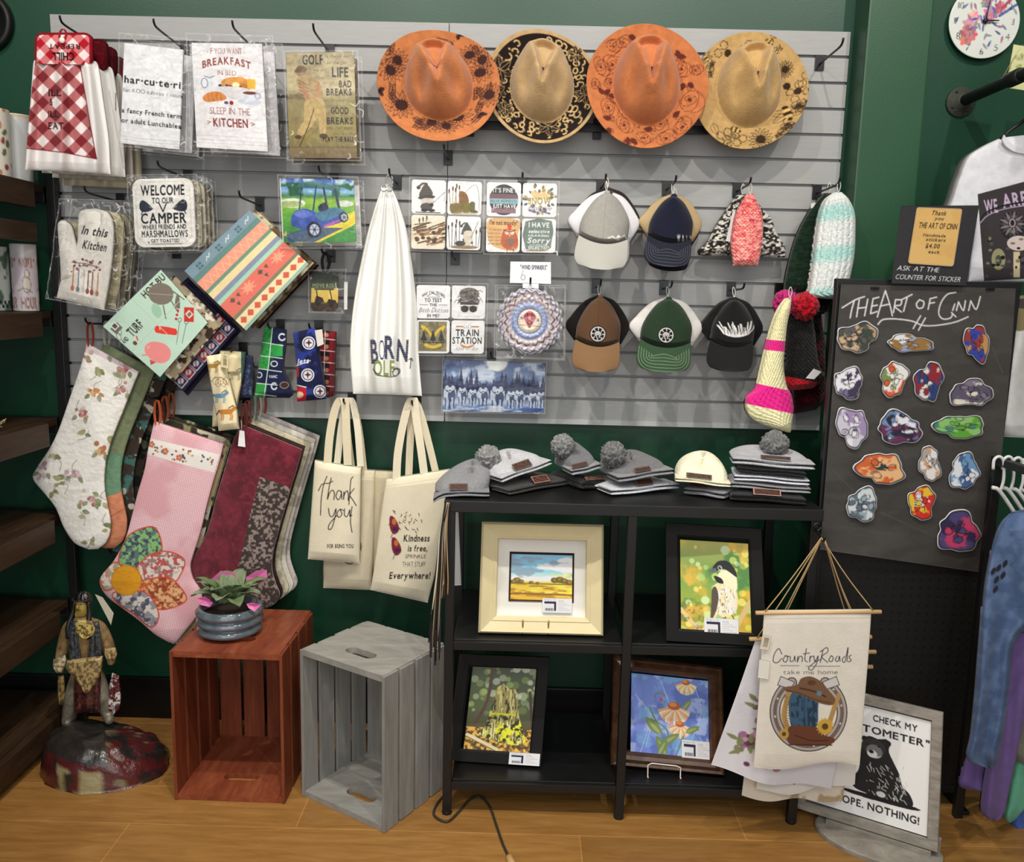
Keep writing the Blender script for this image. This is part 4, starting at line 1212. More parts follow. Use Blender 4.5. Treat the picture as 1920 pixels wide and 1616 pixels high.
def sprig(cv, x, y, a, l, c=INK, n=5):
    d = np.array([cos(a), sin(a)]); cv.line([(x, y), (x + d[0] * l, y + d[1] * l)], c, 0.8)
    for k in range(1, n):
        for s in (-1, 1):
            leaf(cv, x + d[0] * l * k / n, y + d[1] * l * k / n, a + s * 0.8, l * 0.32, c, False)


def hat1(cv):
    for (x, y, r, s, q) in ((-85, -38, 22, 1, 1), (-70, -56, 20, 1, 1), (-75, 27, 28, 1, 1), (-22, 71, 24, .8, .9), (5, 80, 22, .7, .9), (28, 60, 28, .9, 1), (66, -56, 24, .8, 1), (88, -40, 22, 1, 1), (80, -16, 26, .7, 1), (90, 30, 24, .9, 1)):
        sunflower(cv, x, y, r, sq=s)
    for (x, y, a) in ((-96, 0, 1), (-60, 56, .6), (-40, 60, 2.2), (50, 80, 5.6), (62, 62, 5.2), (40, -90, 2.6), (0, -96, .3), (76, -76, 1.4), (-84, -62, 5), (70, 8, 1.2), (-90, 12, 4.9), (98, 5, 2), (-50, 84, 5.9), (60, 36, 4.9)):
        sprig(cv, x, y, a, 26)
    for (x, y, r) in ((-110, 0, 0.3), (52, -100, 1.2), (72, 62, 1.4)):
        for s in (-1, 1):
            cv.ell(x + 4 * cos(r + s), y + 4 * sin(r + s), 7, 4, INK, r + s * 0.9)
        cv.ell(x, y, 2, 6, (30, 20, 18), r)


def hat2(cv):
    X, Y = np.meshgrid(cv.x0 + np.arange(cv.w) / cv.k, cv.y0 + np.arange(cv.h) / cv.k); rr_ = np.hypot(X, Y)
    m = ((rr_ < 106) & (rr_ > 50))[..., None]; cv.a[:] = np.where(m, np.array((30, 22, 20), np.float32) / 255, cv.a)
    rg = np.random.default_rng(5)
    for ring_, n in ((57, 20), (67, 25), (77, 29), (87, 33), (97, 37)):
        for k in range(n):
            a = 2 * pi * (k + rg.random() * 0.4) / n; x, y = ring_ * cos(a), ring_ * sin(a); r = 4.0 + rg.random() * 2.2
            if rg.random() < 0.18:
                continue
            cv.ring(x, y, r * 1.1, r * 0.85, 2.6, (198, 168, 118), rg.random() * 3, a0=rg.random() * 6, a1=rg.random() * 1.2 + 5.4 + rg.random())
    for (x, y, r) in ((18, 72, 24), (-84, -30, 26), (62, -76, 18), (-70, 52, 18), (84, 10, 20), (-88, 14, 18)):
        for k in range(6):
            leaf(cv, x, y, k * 1.05 + 0.3, r, (34, 26, 24), True, 0.3)
            d = k * 1.05 + 0.3; cv.line([(x, y), (x + r * 0.8 * cos(d), y + r * 0.8 * sin(d))], (150, 124, 88), 0.9)
            leaf(cv, x, y, d, r, (186, 156, 108), False, 0.3)
    cv.ell(0, -4, 56, 68, (196, 164, 112))


def hat3(cv):
    c = (92, 40, 32)
    for i, (x, y, r) in enumerate(((-84, -40, 18), (-62, -46, 20), (-58, -76, 15), (-40, -82, 14), (-66, -12, 17), (-96, -4, 12), (-72, 40, 20), (-42, 70, 18), (-6, 92, 16), (32, 96, 20), (62, 78, 20), (24, 66, 16), (78, 28, 28), (66, -36, 19), (92, -30, 13))):
        rose(cv, x, y, r, c, i)
    for (x, y, a) in ((-80, 14, 5.5), (-80, 14, 4), (-72, 16, 0), (-100, 58, 2), (-66, 80, 2.4), (-36, 92, 1.5), (-30, 94, 0.8), (-24, 56, .3), (56, -70, 1.2), (58, -60, .2), (70, -8, 1.9), (78, -8, 1), (46, 58, 5.6), (-30, -94, .6), (-66, 62, 3.3), (-52, 34, .5), (10, 76, 3.2)):
        leaf(cv, x, y, a, 17, c, True); leaf(cv, x + 4, y + 4, a + 0.9, 15, c, False)


def hexa(cv, x, y, r, c, fill=False):
    a = np.arange(6) * pi / 3 + 0.3; p = np.stack([x + r * np.cos(a), y + r * np.sin(a)], 1)
    cv.poly(p, c) if fill else cv.line(p, c, 1.2, closed=True)


def bee(cv, x, y, s, a, c=(40, 30, 24)):
    for q in (-1.9, -1.3, 1.3, 1.9):
        leaf(cv, x, y, a + q, s * 1.3, c, False, 0.22)
    d = (cos(a), sin(a))
    for k in range(5):
        w = (0.26, 0.36, 0.36, 0.3, 0.18)[k] * s; cv.ell(x + d[0] * (k - 2) * s * 0.26, y + d[1] * (k - 2) * s * 0.26, s * 0.15, w, c if k % 2 == 0 else (206, 170, 100), a)


def hat4(cv):
    c = (52, 38, 26)
    for (x, y, f) in ((-46, -92, 0), (-58, -78, 0), (-38, -78, 1), (-26, -70, 0), (-30, -58, 0), (-16, -64, 1), (-10, -82, 0), (2, -90, 0), (74, -10, 1), (80, 4, 0), (94, 4, 1), (102, -10, 0), (108, -26, 0), (96, -10, 0), (118, 6, 1), (110, 8, 0), (88, 20, 0), (-56, 84, 0), (-42, 76, 0), (-28, 82, 0), (-44, 92, 0), (-26, 98, 0), (-14, 90, 0), (64, 78, 0), (76, 78, 0), (70, 66, 0), (84, 46, 0), (94, 44, 0), (88, 34, 0)):
        hexa(cv, x, y, 8, c, f)
    sunflower(cv, 70, -42, 15, 16, c); sunflower(cv, 18, 96, 21, 16, c)
    for (x, y, s, a) in ((-26, 72, 15, 0.4), (-44, 102, 12, .2), (72, 50, 26, 1.3), (40, -92, 12, .7), (52, -76, 10, 1), (-84, -66, 12, .9)):
        bee(cv, x, y, s, a, c)
    for i, (x, y) in enumerate(((100, 32), (80, 84), (60, 88), (104, 46), (-76, -48))):
        rose(cv, x, y, 11, c, i); sprig(cv, x, y, i * 1.3, 18, c, 4); sprig(cv, x, y, i * 1.3 + 2.6, 18, c, 4)
    leaf(cv, -72, 62, 1.1, 24, c, False)


hat(1016, 165, 0.172, -0.075, (180, 150, 108), hat2, 'tan felt hat with black leopard-print brim, second in the hat row', seed=2, lean=0.18, roll=-0.06)
hat(1404, 172, 0.176, -0.075, (184, 150, 98), hat4, 'tan felt hat burned with honeycombs and bees', seed=4, lean=0.18, roll=0.05)
hat(823, 163, 0.176, -0.105, (184, 114, 70), hat1, 'orange felt hat burned with sunflowers, pale cord around the crown', band=(236, 210, 170), seed=1, lean=0.18, roll=0.14)
hat(1212, 164, 0.183, -0.105, (186, 112, 68), hat3, 'orange felt hat burned with roses, between the two tan hats', seed=3, lean=0.18, roll=0.04)
t = thing('hat_rail', 'black metal bar across the slatwall behind the felt hats', 'rail', (0.2, -0.03, atY(1010, 240, -0.03)[2]), None)
a_, b_ = atY(790, 236, -0.02), atY(1450, 246, -0.02); zr = (a_[2] + b_[2]) / 2
box('bar', (a_[0], -0.036, zr - 0.012), (b_[0], -0.020, zr + 0.012), BLACK_METAL, t, bev=0.003)
for x in (a_[0] + 0.15, (a_[0] + b_[0]) / 2, b_[0] - 0.15):
    box('bracket', (x - 0.012, -0.020, zr - 0.03), (x + 0.012, -0.0005, zr + 0.03), BLACK_METAL, t, bev=0.002)
    tube('hat_peg', [(x, -0.03, zr + 0.008), (x, -0.045, zr + 0.010), (x, -0.05, zr + 0.02)], 0.004, BLACK_METAL, t)


# ------------------------------------------------------------------ trucker caps
def cap(x0, y0, x1, y1, Y, label, cf, cm, cvz, art=None, stitch=None, tilt=0.0, btn=None, seed=0, jx=0, mesh_lines=True):
    cx, w, hh = (x0 + x1) / 2, (x1 - x0) / 2, y1 - y0
    ct, st = cos(tilt), sin(tilt)

    def B(p):
        p = np.asarray(p, float); x = p[:, 0] * w; y = (p[:, 1] - 0.5) * hh
        return np.stack([cx + x * ct - y * st, (y0 + y1) / 2 + x * st + y * ct], 1)
    t = thing('ball_cap', label, 'cap', atY(cx, y0, Y), 'ball caps on the slatwall pegs')
    Bx = (x0 - 8, y0 - 8, x1 + 8, y1 + 8)
    cv = Cv(*Bx, cm, 1.2)
    if mesh_lines:
        cc = tuple(int(v * 0.86) for v in cm)
        for k in range(0, int(y1 - y0), 3):
            cv.line([(x0 - 8, y0 + k), (x1 + 8, y0 + k - 14)], cc, 0.9)
    wrow = lambda k: (lambda A, Bb, pp: pp + np.stack([np.zeros_like(A), k * hh * 4 * A * (1 - A) * Bb ** 2], -1))
    panel('mesh_back', B([(-.04, 0.01), (-.45, .10), (-.82, .28), (-1, .42), (-.72, .60)]), B([(.10, 0.01), (.52, .08), (.86, .26), (1, .42), (.76, .63)]), Y + 0.03, cv, PRINT_CLOTH, t, thick=0.02, bulge=0.022, dens=0.9, warp=wrow(0.05))
    cv = Cv(*Bx, cf, 1.5); cv.grain(0.05, 0.3, seed)
    p = B([(.05, .04), (.02, .3), (-.01, .7)]); cv.line(p, tuple(int(v * 0.86) for v in cf), 1.0)
    if art:
        art(cv, B)
    fc = panel('front_crown', B([(-.02, .035), (-.27, .12), (-.50, .27), (-.64, .42), (-.67, .57)]), B([(.13, .035), (.37, .11), (.58, .24), (.72, .39), (.70, .60)]), Y, cv, PRINT_CLOTH, t, thick=0.02, bulge=0.055, dens=1.1, warp=wrow(0.10))
    cv = Cv(*Bx, cvz, 1.3)
    if stitch:
        for k in range(6):
            f = 1 - 0.10 * k
            pts = B([(-.70 * f, .66 + 0.02 * k), (-.70 * f, .84 - .01 * k), (-.5 * f, .955 - .035 * k), (0, .985 - .045 * k), (.48 * f, .965 - .035 * k), (.66 * f, .86 - .01 * k), (.66 * f, .68 + 0.02 * k)])
            cv.line(pts, stitch, 0.8, sm=5)
    vdep = lambda A, Bb, pp: 0.030 + 0.030 * np.sin(pi * A) * (0.6 + 0.4 * Bb) + 0.045 * Bb
    vw = lambda A, Bb, pp: pp + np.stack([np.zeros_like(A), hh * 4 * A * (1 - A) * (0.085 * (1 - Bb) ** 2 + 0.02 * Bb)], -1)
    panel('visor', B([(-.67, .585), (-.74, .72), (-.76, .86), (-.66, .945), (-.46, .98)]), B([(.70, .60), (.72, .73), (.71, .87), (.62, .955), (.42, .985)]), Y, cv, PRINT_CLOTH, t, thick=0.006, bulge=0.0, dens=1.0, depth=vdep, warp=vw)
    bq = B([(.06, .035)])[0]
    blob('top_button', atY(bq[0], bq[1], Y - 0.012), (0.009, 0.009, 0.007), M(btn or cf, 0.9), fc, 12, 8)
    p0 = atY(bq[0] - 2, bq[1] - 2, Y - 0.002); tube('tag_loop', [p0, p0 + np.array([-0.004, 0.01, 0.02]), p0 + np.array([-0.002, 0.012, 0.034]), p0 + np.array([0.004, 0.008, 0.02]), p0], 0.0011, M((225, 222, 214), 0.6), t, n=5, sm=3)
    return t


def emblem(cv, x, y, r):
    cv.ell(x, y, r * 1.12, r * 1.12, (16, 12, 12)); cv.ring(x, y, r * 0.92, r * 0.92, 1.8, (214, 214, 212))
    for k in range(4):
        a = k * pi / 4 + 0.1; cv.line([(x - r * 0.85 * cos(a), y - r * 0.85 * sin(a)), (x + r * 0.85 * cos(a), y + r * 0.85 * sin(a))], (206, 206, 204), 2.0)
    cv.poly([(x - r * .55, y - r * .1), (x, y - r * .45), (x + r * .55, y - r * .1), (x + r * .4, y + r * .3), (x - r * .4, y + r * .3)], (190, 190, 188)); cv.ell(x, y + r * 0.25, r * 0.3, r * 0.3, (18, 14, 14)); cv.ring(x, y + r * 0.28, r * 0.2, r * 0.24, 1.4, (220, 220, 220))
    for k in range(8):
        cv.ell(x + r * .5 * cos(k * .785), y + r * .5 * sin(k * .785), 1.3, 1.3, (30, 26, 26))


def art_grey(cv, B):
    p = B([(.15, .60), (.28, .575), (.36, .61), (.44, .56), (.52, .59), (.60, .555), (.68, .60)]); cv.line(p, (244, 244, 240), 1.8); p = B([(.40, .585), (.44, .555), (.50, .60), (.46, .625), (.38, .62)]); cv.poly(p, (244, 244, 240))


def art_navy(cv, B):
    for i, x in enumerate((.30, .44, .57, .68)):
        p = B([(x, .61)])[0]; cv.text('WAL)'[i], p[0], p[1] + i * 0.3, 14, (236, 236, 232), fit=6 if i != 2 else 3.5, bold=1)


def art_em(cv, B):
    p = B([(.02, .51)])[0]; emblem(cv, p[0], p[1], 14)


def art_fire(cv, B):
    rg = np.random.default_rng(8); p = B([(.12, .44)])[0]
    for k in range(24):
        x = p[0] - 28 + k * 2.5; s = (k - 12) / 12; y0 = p[1] + 13 - 6 * s * s; h = 16 + rg.random() * 13 - 4 * abs(s); d = s * 9 + rg.random() * 4 - 2
        cv.line([(x * 0.8 + p[0] * 0.2, y0), (x + d * 0.3 + 2, y0 - h * 0.5), (x + d, y0 - h)], (232, 232, 230), 1.9, sm=3)
    for k in range(8):
        cv.line([(p[0] - 22 + k * 6, p[1] - 4), (p[0] - 20 + k * 6, p[1] + 8)], (30, 30, 32), 1.0)


cap(1071, 350, 1199, 500, -0.06, 'grey and black cap hanging behind the white-backed grey cap', (60, 48, 44), (40, 34, 34), (168, 168, 164), tilt=0.03, mesh_lines=False)
cap(1064, 356, 1198, 505, -0.12, 'light grey cap with white mesh back and small mountain stitching', (158, 156, 150), (226, 224, 228), (166, 165, 158), art_grey, tilt=0.06)
cap(1206, 370, 1312, 508, -0.06, 'dark navy cap hanging behind the navy cap with tan mesh', (28, 26, 34), (52, 42, 36), (26, 24, 30), tilt=0.10, mesh_lines=False)
cap(1197, 362, 1315, 500, -0.12, 'navy cap with tan mesh back and white stitched letters', (26, 28, 46), (186, 162, 122), (30, 32, 44), art_navy, stitch=(86, 88, 98), tilt=0.07)
cap(1060, 552, 1180, 697, -0.12, 'brown cap with black mesh back and round compass patch', (92, 66, 46), (24, 20, 20), (124, 94, 66), art_em, stitch=(132, 98, 66), tilt=0.03, btn=(130, 90, 60))
cap(1179, 555, 1316, 698, -0.12, 'dark green cap with white mesh back and round compass patch', (38, 58, 40), (224, 220, 216), (48, 72, 50), art_em, stitch=(140, 156, 128), tilt=0.04)
cap(1314, 556, 1430, 697, -0.12, 'all-black cap with white flame embroidery beside the striped knit hat', (25, 25, 26), (22, 22, 23), (26, 26, 27), art_fire, tilt=0.05, mesh_lines=False)


# ------------------------------------------------------------------ knitted hats on pegs
def knit_cols(cv, cs, sc=0.25, seed=0, sx=0.45, sy=1.6):
    for i, c in enumerate(cs):
        cv.mixnoise(c, sc * (1 + 0.3 * i), 0.52 + 0.02 * i, 0.05, seed + i * 7, sx=sx, sy=sy)


def knit(label, Lp, Rp, Y, col, paint=None, bulge=0.025, thick=0.02, seed=0, group='knitted hats on the slatwall pegs', ribs=0, name='knit_hat', rib_amp=0.003, dens=1.0):
    c = np.vstack([Lp, Rp]); mn, mx = c.min(0) - 5, c.max(0) + 5
    t = thing(name, label, 'knit hat', atY((Lp[0][0] + Rp[0][0]) / 2, Lp[0][1], Y), group)
    cv = Cv(mn[0], mn[1], mx[0], mx[1], col, 1.3)
    if paint:
        paint(cv)
    dep = (lambda A, B, pp: rib_amp * (np.abs(np.sin(A * pi * ribs)) + 0.14 * np.sin(B * 90 + np.sin(A * pi * ribs) * 3))) if ribs else (lambda A, B, pp: 0.0015 * np.sin(B * 120) * np.sin(A * 50))
    panel('knit_body', Lp, Rp, Y, cv, KNIT, t, thick=thick, bulge=bulge, depth=dep, dens=dens)
    x, y = (Lp[0][0] + Rp[0][0]) / 2, Lp[0][1]
    p0 = atY(x, y + 2, Y - bulge * 0.4); tube('tag_loop', [p0, p0 + np.array([-0.005, 0.0, 0.02]), p0 + np.array([0, 0, 0.034]), p0 + np.array([0.005, 0, 0.02]), p0], 0.0011, M((225, 222, 214), 0.6), t, n=5, sm=3)
    return t


def salt(cv):
    fnpaint(cv, lambda X, Y: np.where((vnoise(X * 0.22 + 0.3 * Y * 0.2, Y * 0.36, 4) > 0.52)[..., None], np.array((216, 212, 202.)), np.array((34, 32, 32.))))
    cv.mixnoise((80, 76, 72), 0.3, 0.6, 0.05, 6, 0.6)


t = knit('black and white flecked knit hat spread behind the pink one', [(1384, 364), (1368, 385), (1345, 420), (1325, 455), (1311, 468), (1312, 478)], [(1400, 364), (1425, 385), (1446, 410), (1458, 440), (1472, 462), (1472, 482)], -0.06, (60, 58, 56), salt, bulge=0.03)
cv = txtcard(20, 60, (214, 212, 210), []); sheet('price_tag', [(1374, 396), (1388, 396), (1380, 454), (1361, 452)], -0.112, cv, PRINT_CARD, t, thick=0.001, label='white paper price tag')
knit('narrow pink flecked knit hat in front of the black and white one', [(1400, 364), (1390, 380), (1380, 400), (1374, 430), (1371, 460), (1376, 498)], [(1412, 363), (1420, 378), (1429, 400), (1431, 430), (1428, 465), (1421, 498)], -0.125, (240, 150, 140), lambda cv: (knit_cols(cv, [(246, 182, 170), (226, 96, 98)], 0.3, 2), cv.mixnoise((206, 66, 84), 0.16, 0.66, 0.04, 9)), bulge=0.022)
t = knit('dark forest-green knit hat hanging behind the mint one', [(1546, 362), (1520, 392), (1495, 440), (1480, 490), (1472, 530), (1472, 546)], [(1562, 362), (1572, 400), (1566, 450), (1552, 500), (1530, 540), (1526, 548)], -0.09, (20, 38, 26), lambda cv: knit_cols(cv, [(28, 50, 34)], 0.2, 4), bulge=0.02, ribs=6)
cv = txtcard(20, 60, (214, 212, 210), []); sheet('price_tag', [(1521, 381), (1530, 379), (1528, 388), (1520, 391)], -0.10, cv, PRINT_CARD, t, thick=0.001)


def mint(cv):
    fnpaint(cv, lambda X, Y: np.array((228, 232, 230.)) + (np.array((178, 220, 214.)) - np.array((228, 232, 230.))) * np.clip((np.sin((Y + 0.12 * X - 30) * 0.082) + 0.9 * (fbm(X * .15, Y * .3, 3) - .5)) * 1.2, 0, 1)[..., None])


knit('mint and white cable-knit hat hanging at the slatwall edge', [(1566, 360), (1548, 374), (1537, 400), (1530, 440), (1524, 490), (1517, 540), (1514, 556), (1550, 560)], [(1578, 360), (1592, 374), (1603, 400), (1604, 440), (1602, 480), (1594, 522), (1590, 545), (1580, 562)], -0.17, (222, 232, 230), mint, bulge=0.035, thick=0.025, ribs=7, rib_amp=0.0035)


def cream_pink(cv):
    fnpaint(cv, lambda X, Y: np.where(((np.abs(Y - 0.10 * (X - 1455) - 648) < 10) | (np.abs(Y - 0.22 * (X - 1455) - 748) < 21))[..., None], np.array((236, 22, 140.)), np.array((240, 234, 186.))))
    for y in range(540, 815, 3):
        cv.line([(1390, y), (1500, y + 14)], (200, 190, 150), 0.7, al=0.35)


t = knit('long cream knit hat with hot pink stripes, slanting down the pegs', [(1478, 558), (1464, 575), (1452, 600), (1440, 640), (1428, 690), (1418, 730), (1402, 745), (1399, 765), (1410, 785), (1440, 800), (1478, 811)], [(1484, 558), (1482, 580), (1476, 610), (1472, 650), (1470, 690), (1476, 725), (1484, 740), (1488, 765), (1486, 790), (1484, 805), (1482, 811)], -0.215, (240, 234, 186), cream_pink, bulge=0.03, thick=0.03)
pompom('pom_pom', atY(1472, 568, -0.160), 0.036, (214, 40, 130), t, 3, (120, 20, 70))


def blackred(cv):
    cv.rect(cv.x0, cv.y0, cv.x1, cv.y1, (28, 27, 27))
    cv.poly([(1455, 697), (1490, 706), (1548, 716), (1552, 735), (1480, 735), (1455, 730)], (190, 30, 44)); cv.poly([(1455, 693), (1500, 700), (1545, 712), (1540, 718), (1490, 708), (1455, 702)], (24, 22, 22))
    cv.mixnoise((52, 50, 48), 0.4, 0.6, 0.05, 6, 0.5)


t = knit('black knit hat with red brim and red pom-pom beside the striped one', [(1488, 572), (1480, 600), (1476, 640), (1474, 680), (1462, 702), (1461, 722), (1470, 734)], [(1506, 566), (1520, 585), (1528, 620), (1532, 660), (1538, 690), (1546, 706), (1524, 728)], -0.145, (28, 27, 27), blackred, bulge=0.03, thick=0.03)
pompom('pom_pom', atY(1510, 574, -0.180), 0.040, (206, 22, 44), t, 5, (110, 8, 20))
cv = txtcard(20, 60, (222, 218, 220), []); sheet('price_tag', [(1526, 691), (1541, 697), (1527, 711), (1511, 709)], -0.20, cv, PRINT_CARD, t, thick=0.001, label='white paper price tag')
t = knit('dark red and black knit hat hung rearmost below the mint hat', [(1500, 590), (1492, 640), (1486, 700), (1488, 750), (1488, 776)], [(1540, 590), (1546, 640), (1548, 700), (1546, 745), (1530, 768)], -0.06, (52, 8, 16), lambda cv: (cv.rect(cv.x0, cv.y0, cv.x1, 690, (22, 18, 18)), cv.mixnoise((90, 14, 26), 0.1, 0.6, 0.1, 3)), bulge=0.03, thick=0.03)
pompom('pom_pom', atY(1536, 560, -0.095), 0.044, (22, 21, 21), t, 7, (6, 6, 6))

# ------------------------------------------------------------------ coaster sets, spinner, wolf panel
def coaster_set(label, TLc, TRc, BRc, BLc, Y, arts, seed=0, n=2, tab=None):
    q = np.array([TLc, TRc, BRc, BLc], float); t = thing('coaster_set', label, 'coasters', ctr(q, Y), 'four-piece coaster sets in clear sleeves')
    g = 0.012
    for layer in range(1 if n == 1 else n):
        Yl = Y + 0.009 * layer
        for r in (0, 1):
            for c in (0, 1):
                a = np.array([c * 0.5 + g * (c == 1), c * 0.5 + g * (c == 1) + 0.5 - g]); b = np.array([r * 0.5 + g * (r == 1), r * 0.5 + g * (r == 1) + 0.5 - g])
                k = bil(q, np.array([a[0], a[1], a[1], a[0]]), np.array([b[0], b[0], b[1], b[1]]))
                cv = Cv(0, 0, 64, 64, (238, 238, 238), 2.0 if layer == 0 else 0.5)
                if layer == 0:
                    arts[r * 2 + c](cv)
                sheet('coaster', k, Yl, cv, PRINT_WOOD, t, thick=0.008, lr=rr(0.09, 1.0), dens=1.5 if layer == 0 else 0.4)
    e = 5
    sleeve(t, [q[0] + (-e, -e), q[1] + (e, -e), q[2] + (e, e), q[3] + (-e, e)], Y - 0.004, seed, 0.002)
    return t


def gnome(cv, x=30, y=34, s=1.0, hat=(92, 84, 78)):
    cv.poly([(x - 16 * s, y - 4 * s), (x - 12 * s, y - 20 * s), (x - 4 * s, y - 30 * s), (x + 2 * s, y - 26 * s), (x + 10 * s, y - 8 * s)], hat, sm=4); cv.ell(x - 18 * s, y - 22 * s, 4 * s, 4 * s, (70, 64, 60)); cv.line([(x - 17 * s, y - 24 * s), (x - 10 * s, y - 30 * s), (x - 2 * s, y - 30 * s)], hat, 4 * s, sm=3)
    for k in range(5):
        cv.line([(x - (13 - k) * s, y - (6 + k * 5) * s), (x + (7 - k * 2.2) * s, y - (8 + k * 5) * s)], (64, 58, 54), 1.0)
    cv.ell(x - 2 * s, y - 3 * s, 17 * s, 4.5 * s, (70, 66, 62), -0.1); cv.poly([(x - 10 * s, y), (x + 10 * s, y - 1 * s), (x + 12 * s, y + 8 * s), (x, y + 20 * s), (x - 12 * s, y + 10 * s)], (208, 200, 190), sm=4)
    cv.ell(x + 1 * s, y, 2.4 * s, 2 * s, (210, 176, 150)); cv.ell(x - 2 * s, y + 16 * s, 12 * s, 8 * s, (86, 82, 80)); cv.ell(x + 8 * s, y + 12 * s, 4 * s, 4 * s, (60, 56, 54)); cv.ell(x - 6 * s, y + 23 * s, 7 * s, 3 * s, (48, 46, 46)); cv.ell(x + 8 * s, y + 23 * s, 7 * s, 3 * s, (48, 46, 46))


def reeds(cv, xs, y0, h, c, tip=(96, 70, 50)):
    for i, x in enumerate(xs):
        cv.line([(x, y0), (x + (i % 3 - 1) * 3, y0 - h * (0.7 + 0.3 * ((i * 7) % 5) / 5))], c, 1.2); cv.ell(x + (i % 3 - 1) * 3, y0 - h * (0.72 + 0.3 * ((i * 7) % 5) / 5), 1.6, 4.5, tip)


def c_gnome1(cv):
    gnome(cv, 30, 36, 0.95); cv.line([(40, 44), (62, 22)], (60, 58, 56), 0.9); cv.line([(62, 22), (61, 40)], (110, 110, 110), 0.6); cv.line([(8, 62), (54, 62)], (70, 66, 60), 2)


def c_boots(cv):
    reeds(cv, (6, 10, 14, 18, 22), 50, 42, (150, 128, 90)); cv.poly([(6, 44), (26, 44), (28, 60), (8, 62)], (128, 112, 60), sm=3); cv.poly([(22, 20), (36, 24), (40, 44), (24, 46)], (138, 96, 60), sm=3); cv.poly([(28, 40), (42, 42), (44, 58), (30, 60)], (126, 116, 54), sm=3); cv.poly([(42, 40), (52, 40), (52, 54), (60, 58), (44, 60)], (104, 100, 50), sm=2)
    cv.line([(30, 24), (50, 6), (58, 20), (60, 54)], (110, 104, 100), 0.8, sm=4); cv.ell(34, 62, 26, 3, (176, 160, 130), al=0.5)


def c_sticks(cv):
    cv.vgrad([(0, (232, 230, 214)), (0.5, (220, 206, 176)), (1, (236, 226, 206))]); rg = np.random.default_rng(2)
    for k in range(34):
        x, y = rg.random() * 60, 18 + rg.random() * 40; a = -0.6 + rg.random() * 0.5; l = 14 + rg.random() * 26; c = ((96, 66, 46), (140, 104, 74), (70, 50, 38), (170, 130, 96))[k % 4]
        cv.line([(x, y), (x + l * cos(a), y + l * sin(a))], c, 1.2 + rg.random() * 2)
    for k in range(14):
        cv.ell(8 + rg.random() * 48, 26 + rg.random() * 26, 4, 3, ((116, 76, 50), (84, 58, 44))[k % 2])
    reeds(cv, (18, 22, 26), 26, 22, (110, 100, 60))


def c_gnome2(cv):
    reeds(cv, (6, 10, 15, 20, 24), 58, 50, (70, 74, 66), (70, 56, 50)); reeds(cv, (50, 56, 60), 58, 34, (90, 92, 80)); gnome(cv, 40, 34, 0.7, (86, 92, 86)); cv.poly([(32, 30), (50, 30), (44, 56), (36, 56)], (214, 204, 186), sm=3); cv.ell(34, 59, 26, 3.4, (150, 122, 88)); cv.ell(26, 52, 10, 5, (66, 66, 64)); cv.line([(46, 40), (60, 8)], (90, 86, 80), 0.9)


def c_round(cv):
    cv.ell(32, 33, 27, 29, (66, 66, 72)); cv.rect(5.5, 22, 58.5, 31, (128, 92, 98)); cv.rect(5, 31, 59, 40, (150, 190, 196)); cv.rect(9, 50, 55, 58, (150, 116, 124)); cv.text("IT'S FINE I", 33, 15, 8, (226, 224, 222), fit=44, bold=1); cv.text('HAVE MOMENTS', 32, 35.5, 5, (88, 120, 130), fit=50, bold=1); cv.text('JUST HAVE', 33, 45, 7.5, (236, 234, 232), fit=44, bold=1)


def c_flowers(cv):
    rg = np.random.default_rng(4)
    for k in range(40):
        a = rg.random() * 2 * pi; r = 12 + rg.random() * 16; leaf(cv, 32 + r * cos(a), 30 + r * 0.85 * sin(a), a, 8, ((150, 140, 90), (110, 110, 84), (96, 104, 110), (190, 160, 90))[k % 4])
    for k in range(7):
        cv.ell(20 + k * 4, 20 + (k * 5) % 8, 5, 5, (222, 196, 140))
    cv.text('SNOW', 32, 34, 12, (170, 150, 88), fit=44, bold=1); cv.text('sunshine', 32, 47, 8, (110, 90, 140), fit=46, sh=0.3)
    for k in range(12):
        cv.ell(14 + k * 3.3, 52 + (k * 7 % 6), 2.4, 2, ((120, 100, 150), (150, 140, 170), (120, 120, 90))[k % 3])


def c_bird(cv):
    cv.poly([(6, 2), (62, 4), (60, 30), (58, 60), (20, 56), (4, 40)], (222, 178, 120), sm=4); cv.text("I'm not moody!", 32, 9, 8, (70, 42, 34), fit=52, bold=1, sh=0.2)
    for i, s in enumerate(('I call some ways', 'mood, I am just', 'being in your', 'eye until', 'away')):
        cv.text(s, 16, 22 + i * 6.6, 3.6, (84, 56, 44), fit=26)
    cv.poly([(34, 22), (52, 22), (60, 40), (58, 56), (46, 60), (32, 54), (28, 42)], (190, 98, 58), sm=4); cv.ell(46, 44, 8, 9, (150, 110, 90)); cv.ell(39, 27, 4, 4.4, (226, 218, 200)); cv.ell(49, 27, 4, 4.4, (226, 218, 200)); cv.line([(33, 22), (42, 26)], (120, 40, 30), 2); cv.line([(55, 22), (46, 26)], (120, 40, 30), 2); cv.poly([(42, 30), (47, 30), (44, 36)], (226, 170, 70)); cv.ell(44, 16, 4, 5, (206, 80, 50)); cv.line([(40, 58), (40, 63)], (130, 80, 50), 1.4); cv.line([(52, 58), (52, 63)], (130, 80, 50), 1.4)


def c_have(cv):
    cv.poly([(6, 6), (56, 4), (56, 46), (50, 58), (8, 58)], (118, 132, 124), sm=2); w = (234, 236, 232)
    for s, y, h, f, sh in (('I HAVE', 12, 9, 40, 0), ('selective', 24, 6, 40, 0.3), ('HEARING', 32, 3.6, 40, 0), ('Sorry', 41, 10, 44, 0.2), ('you were not', 49, 2.6, 34, 0), ('SELECTED', 55, 6, 40, 0.1)):
        cv.text(s, 32, y, h, w, fit=f, bold=1, sh=sh)
    cv.line([(10, 61), (44, 60), (54, 54)], (170, 140, 110), 2, sm=3)


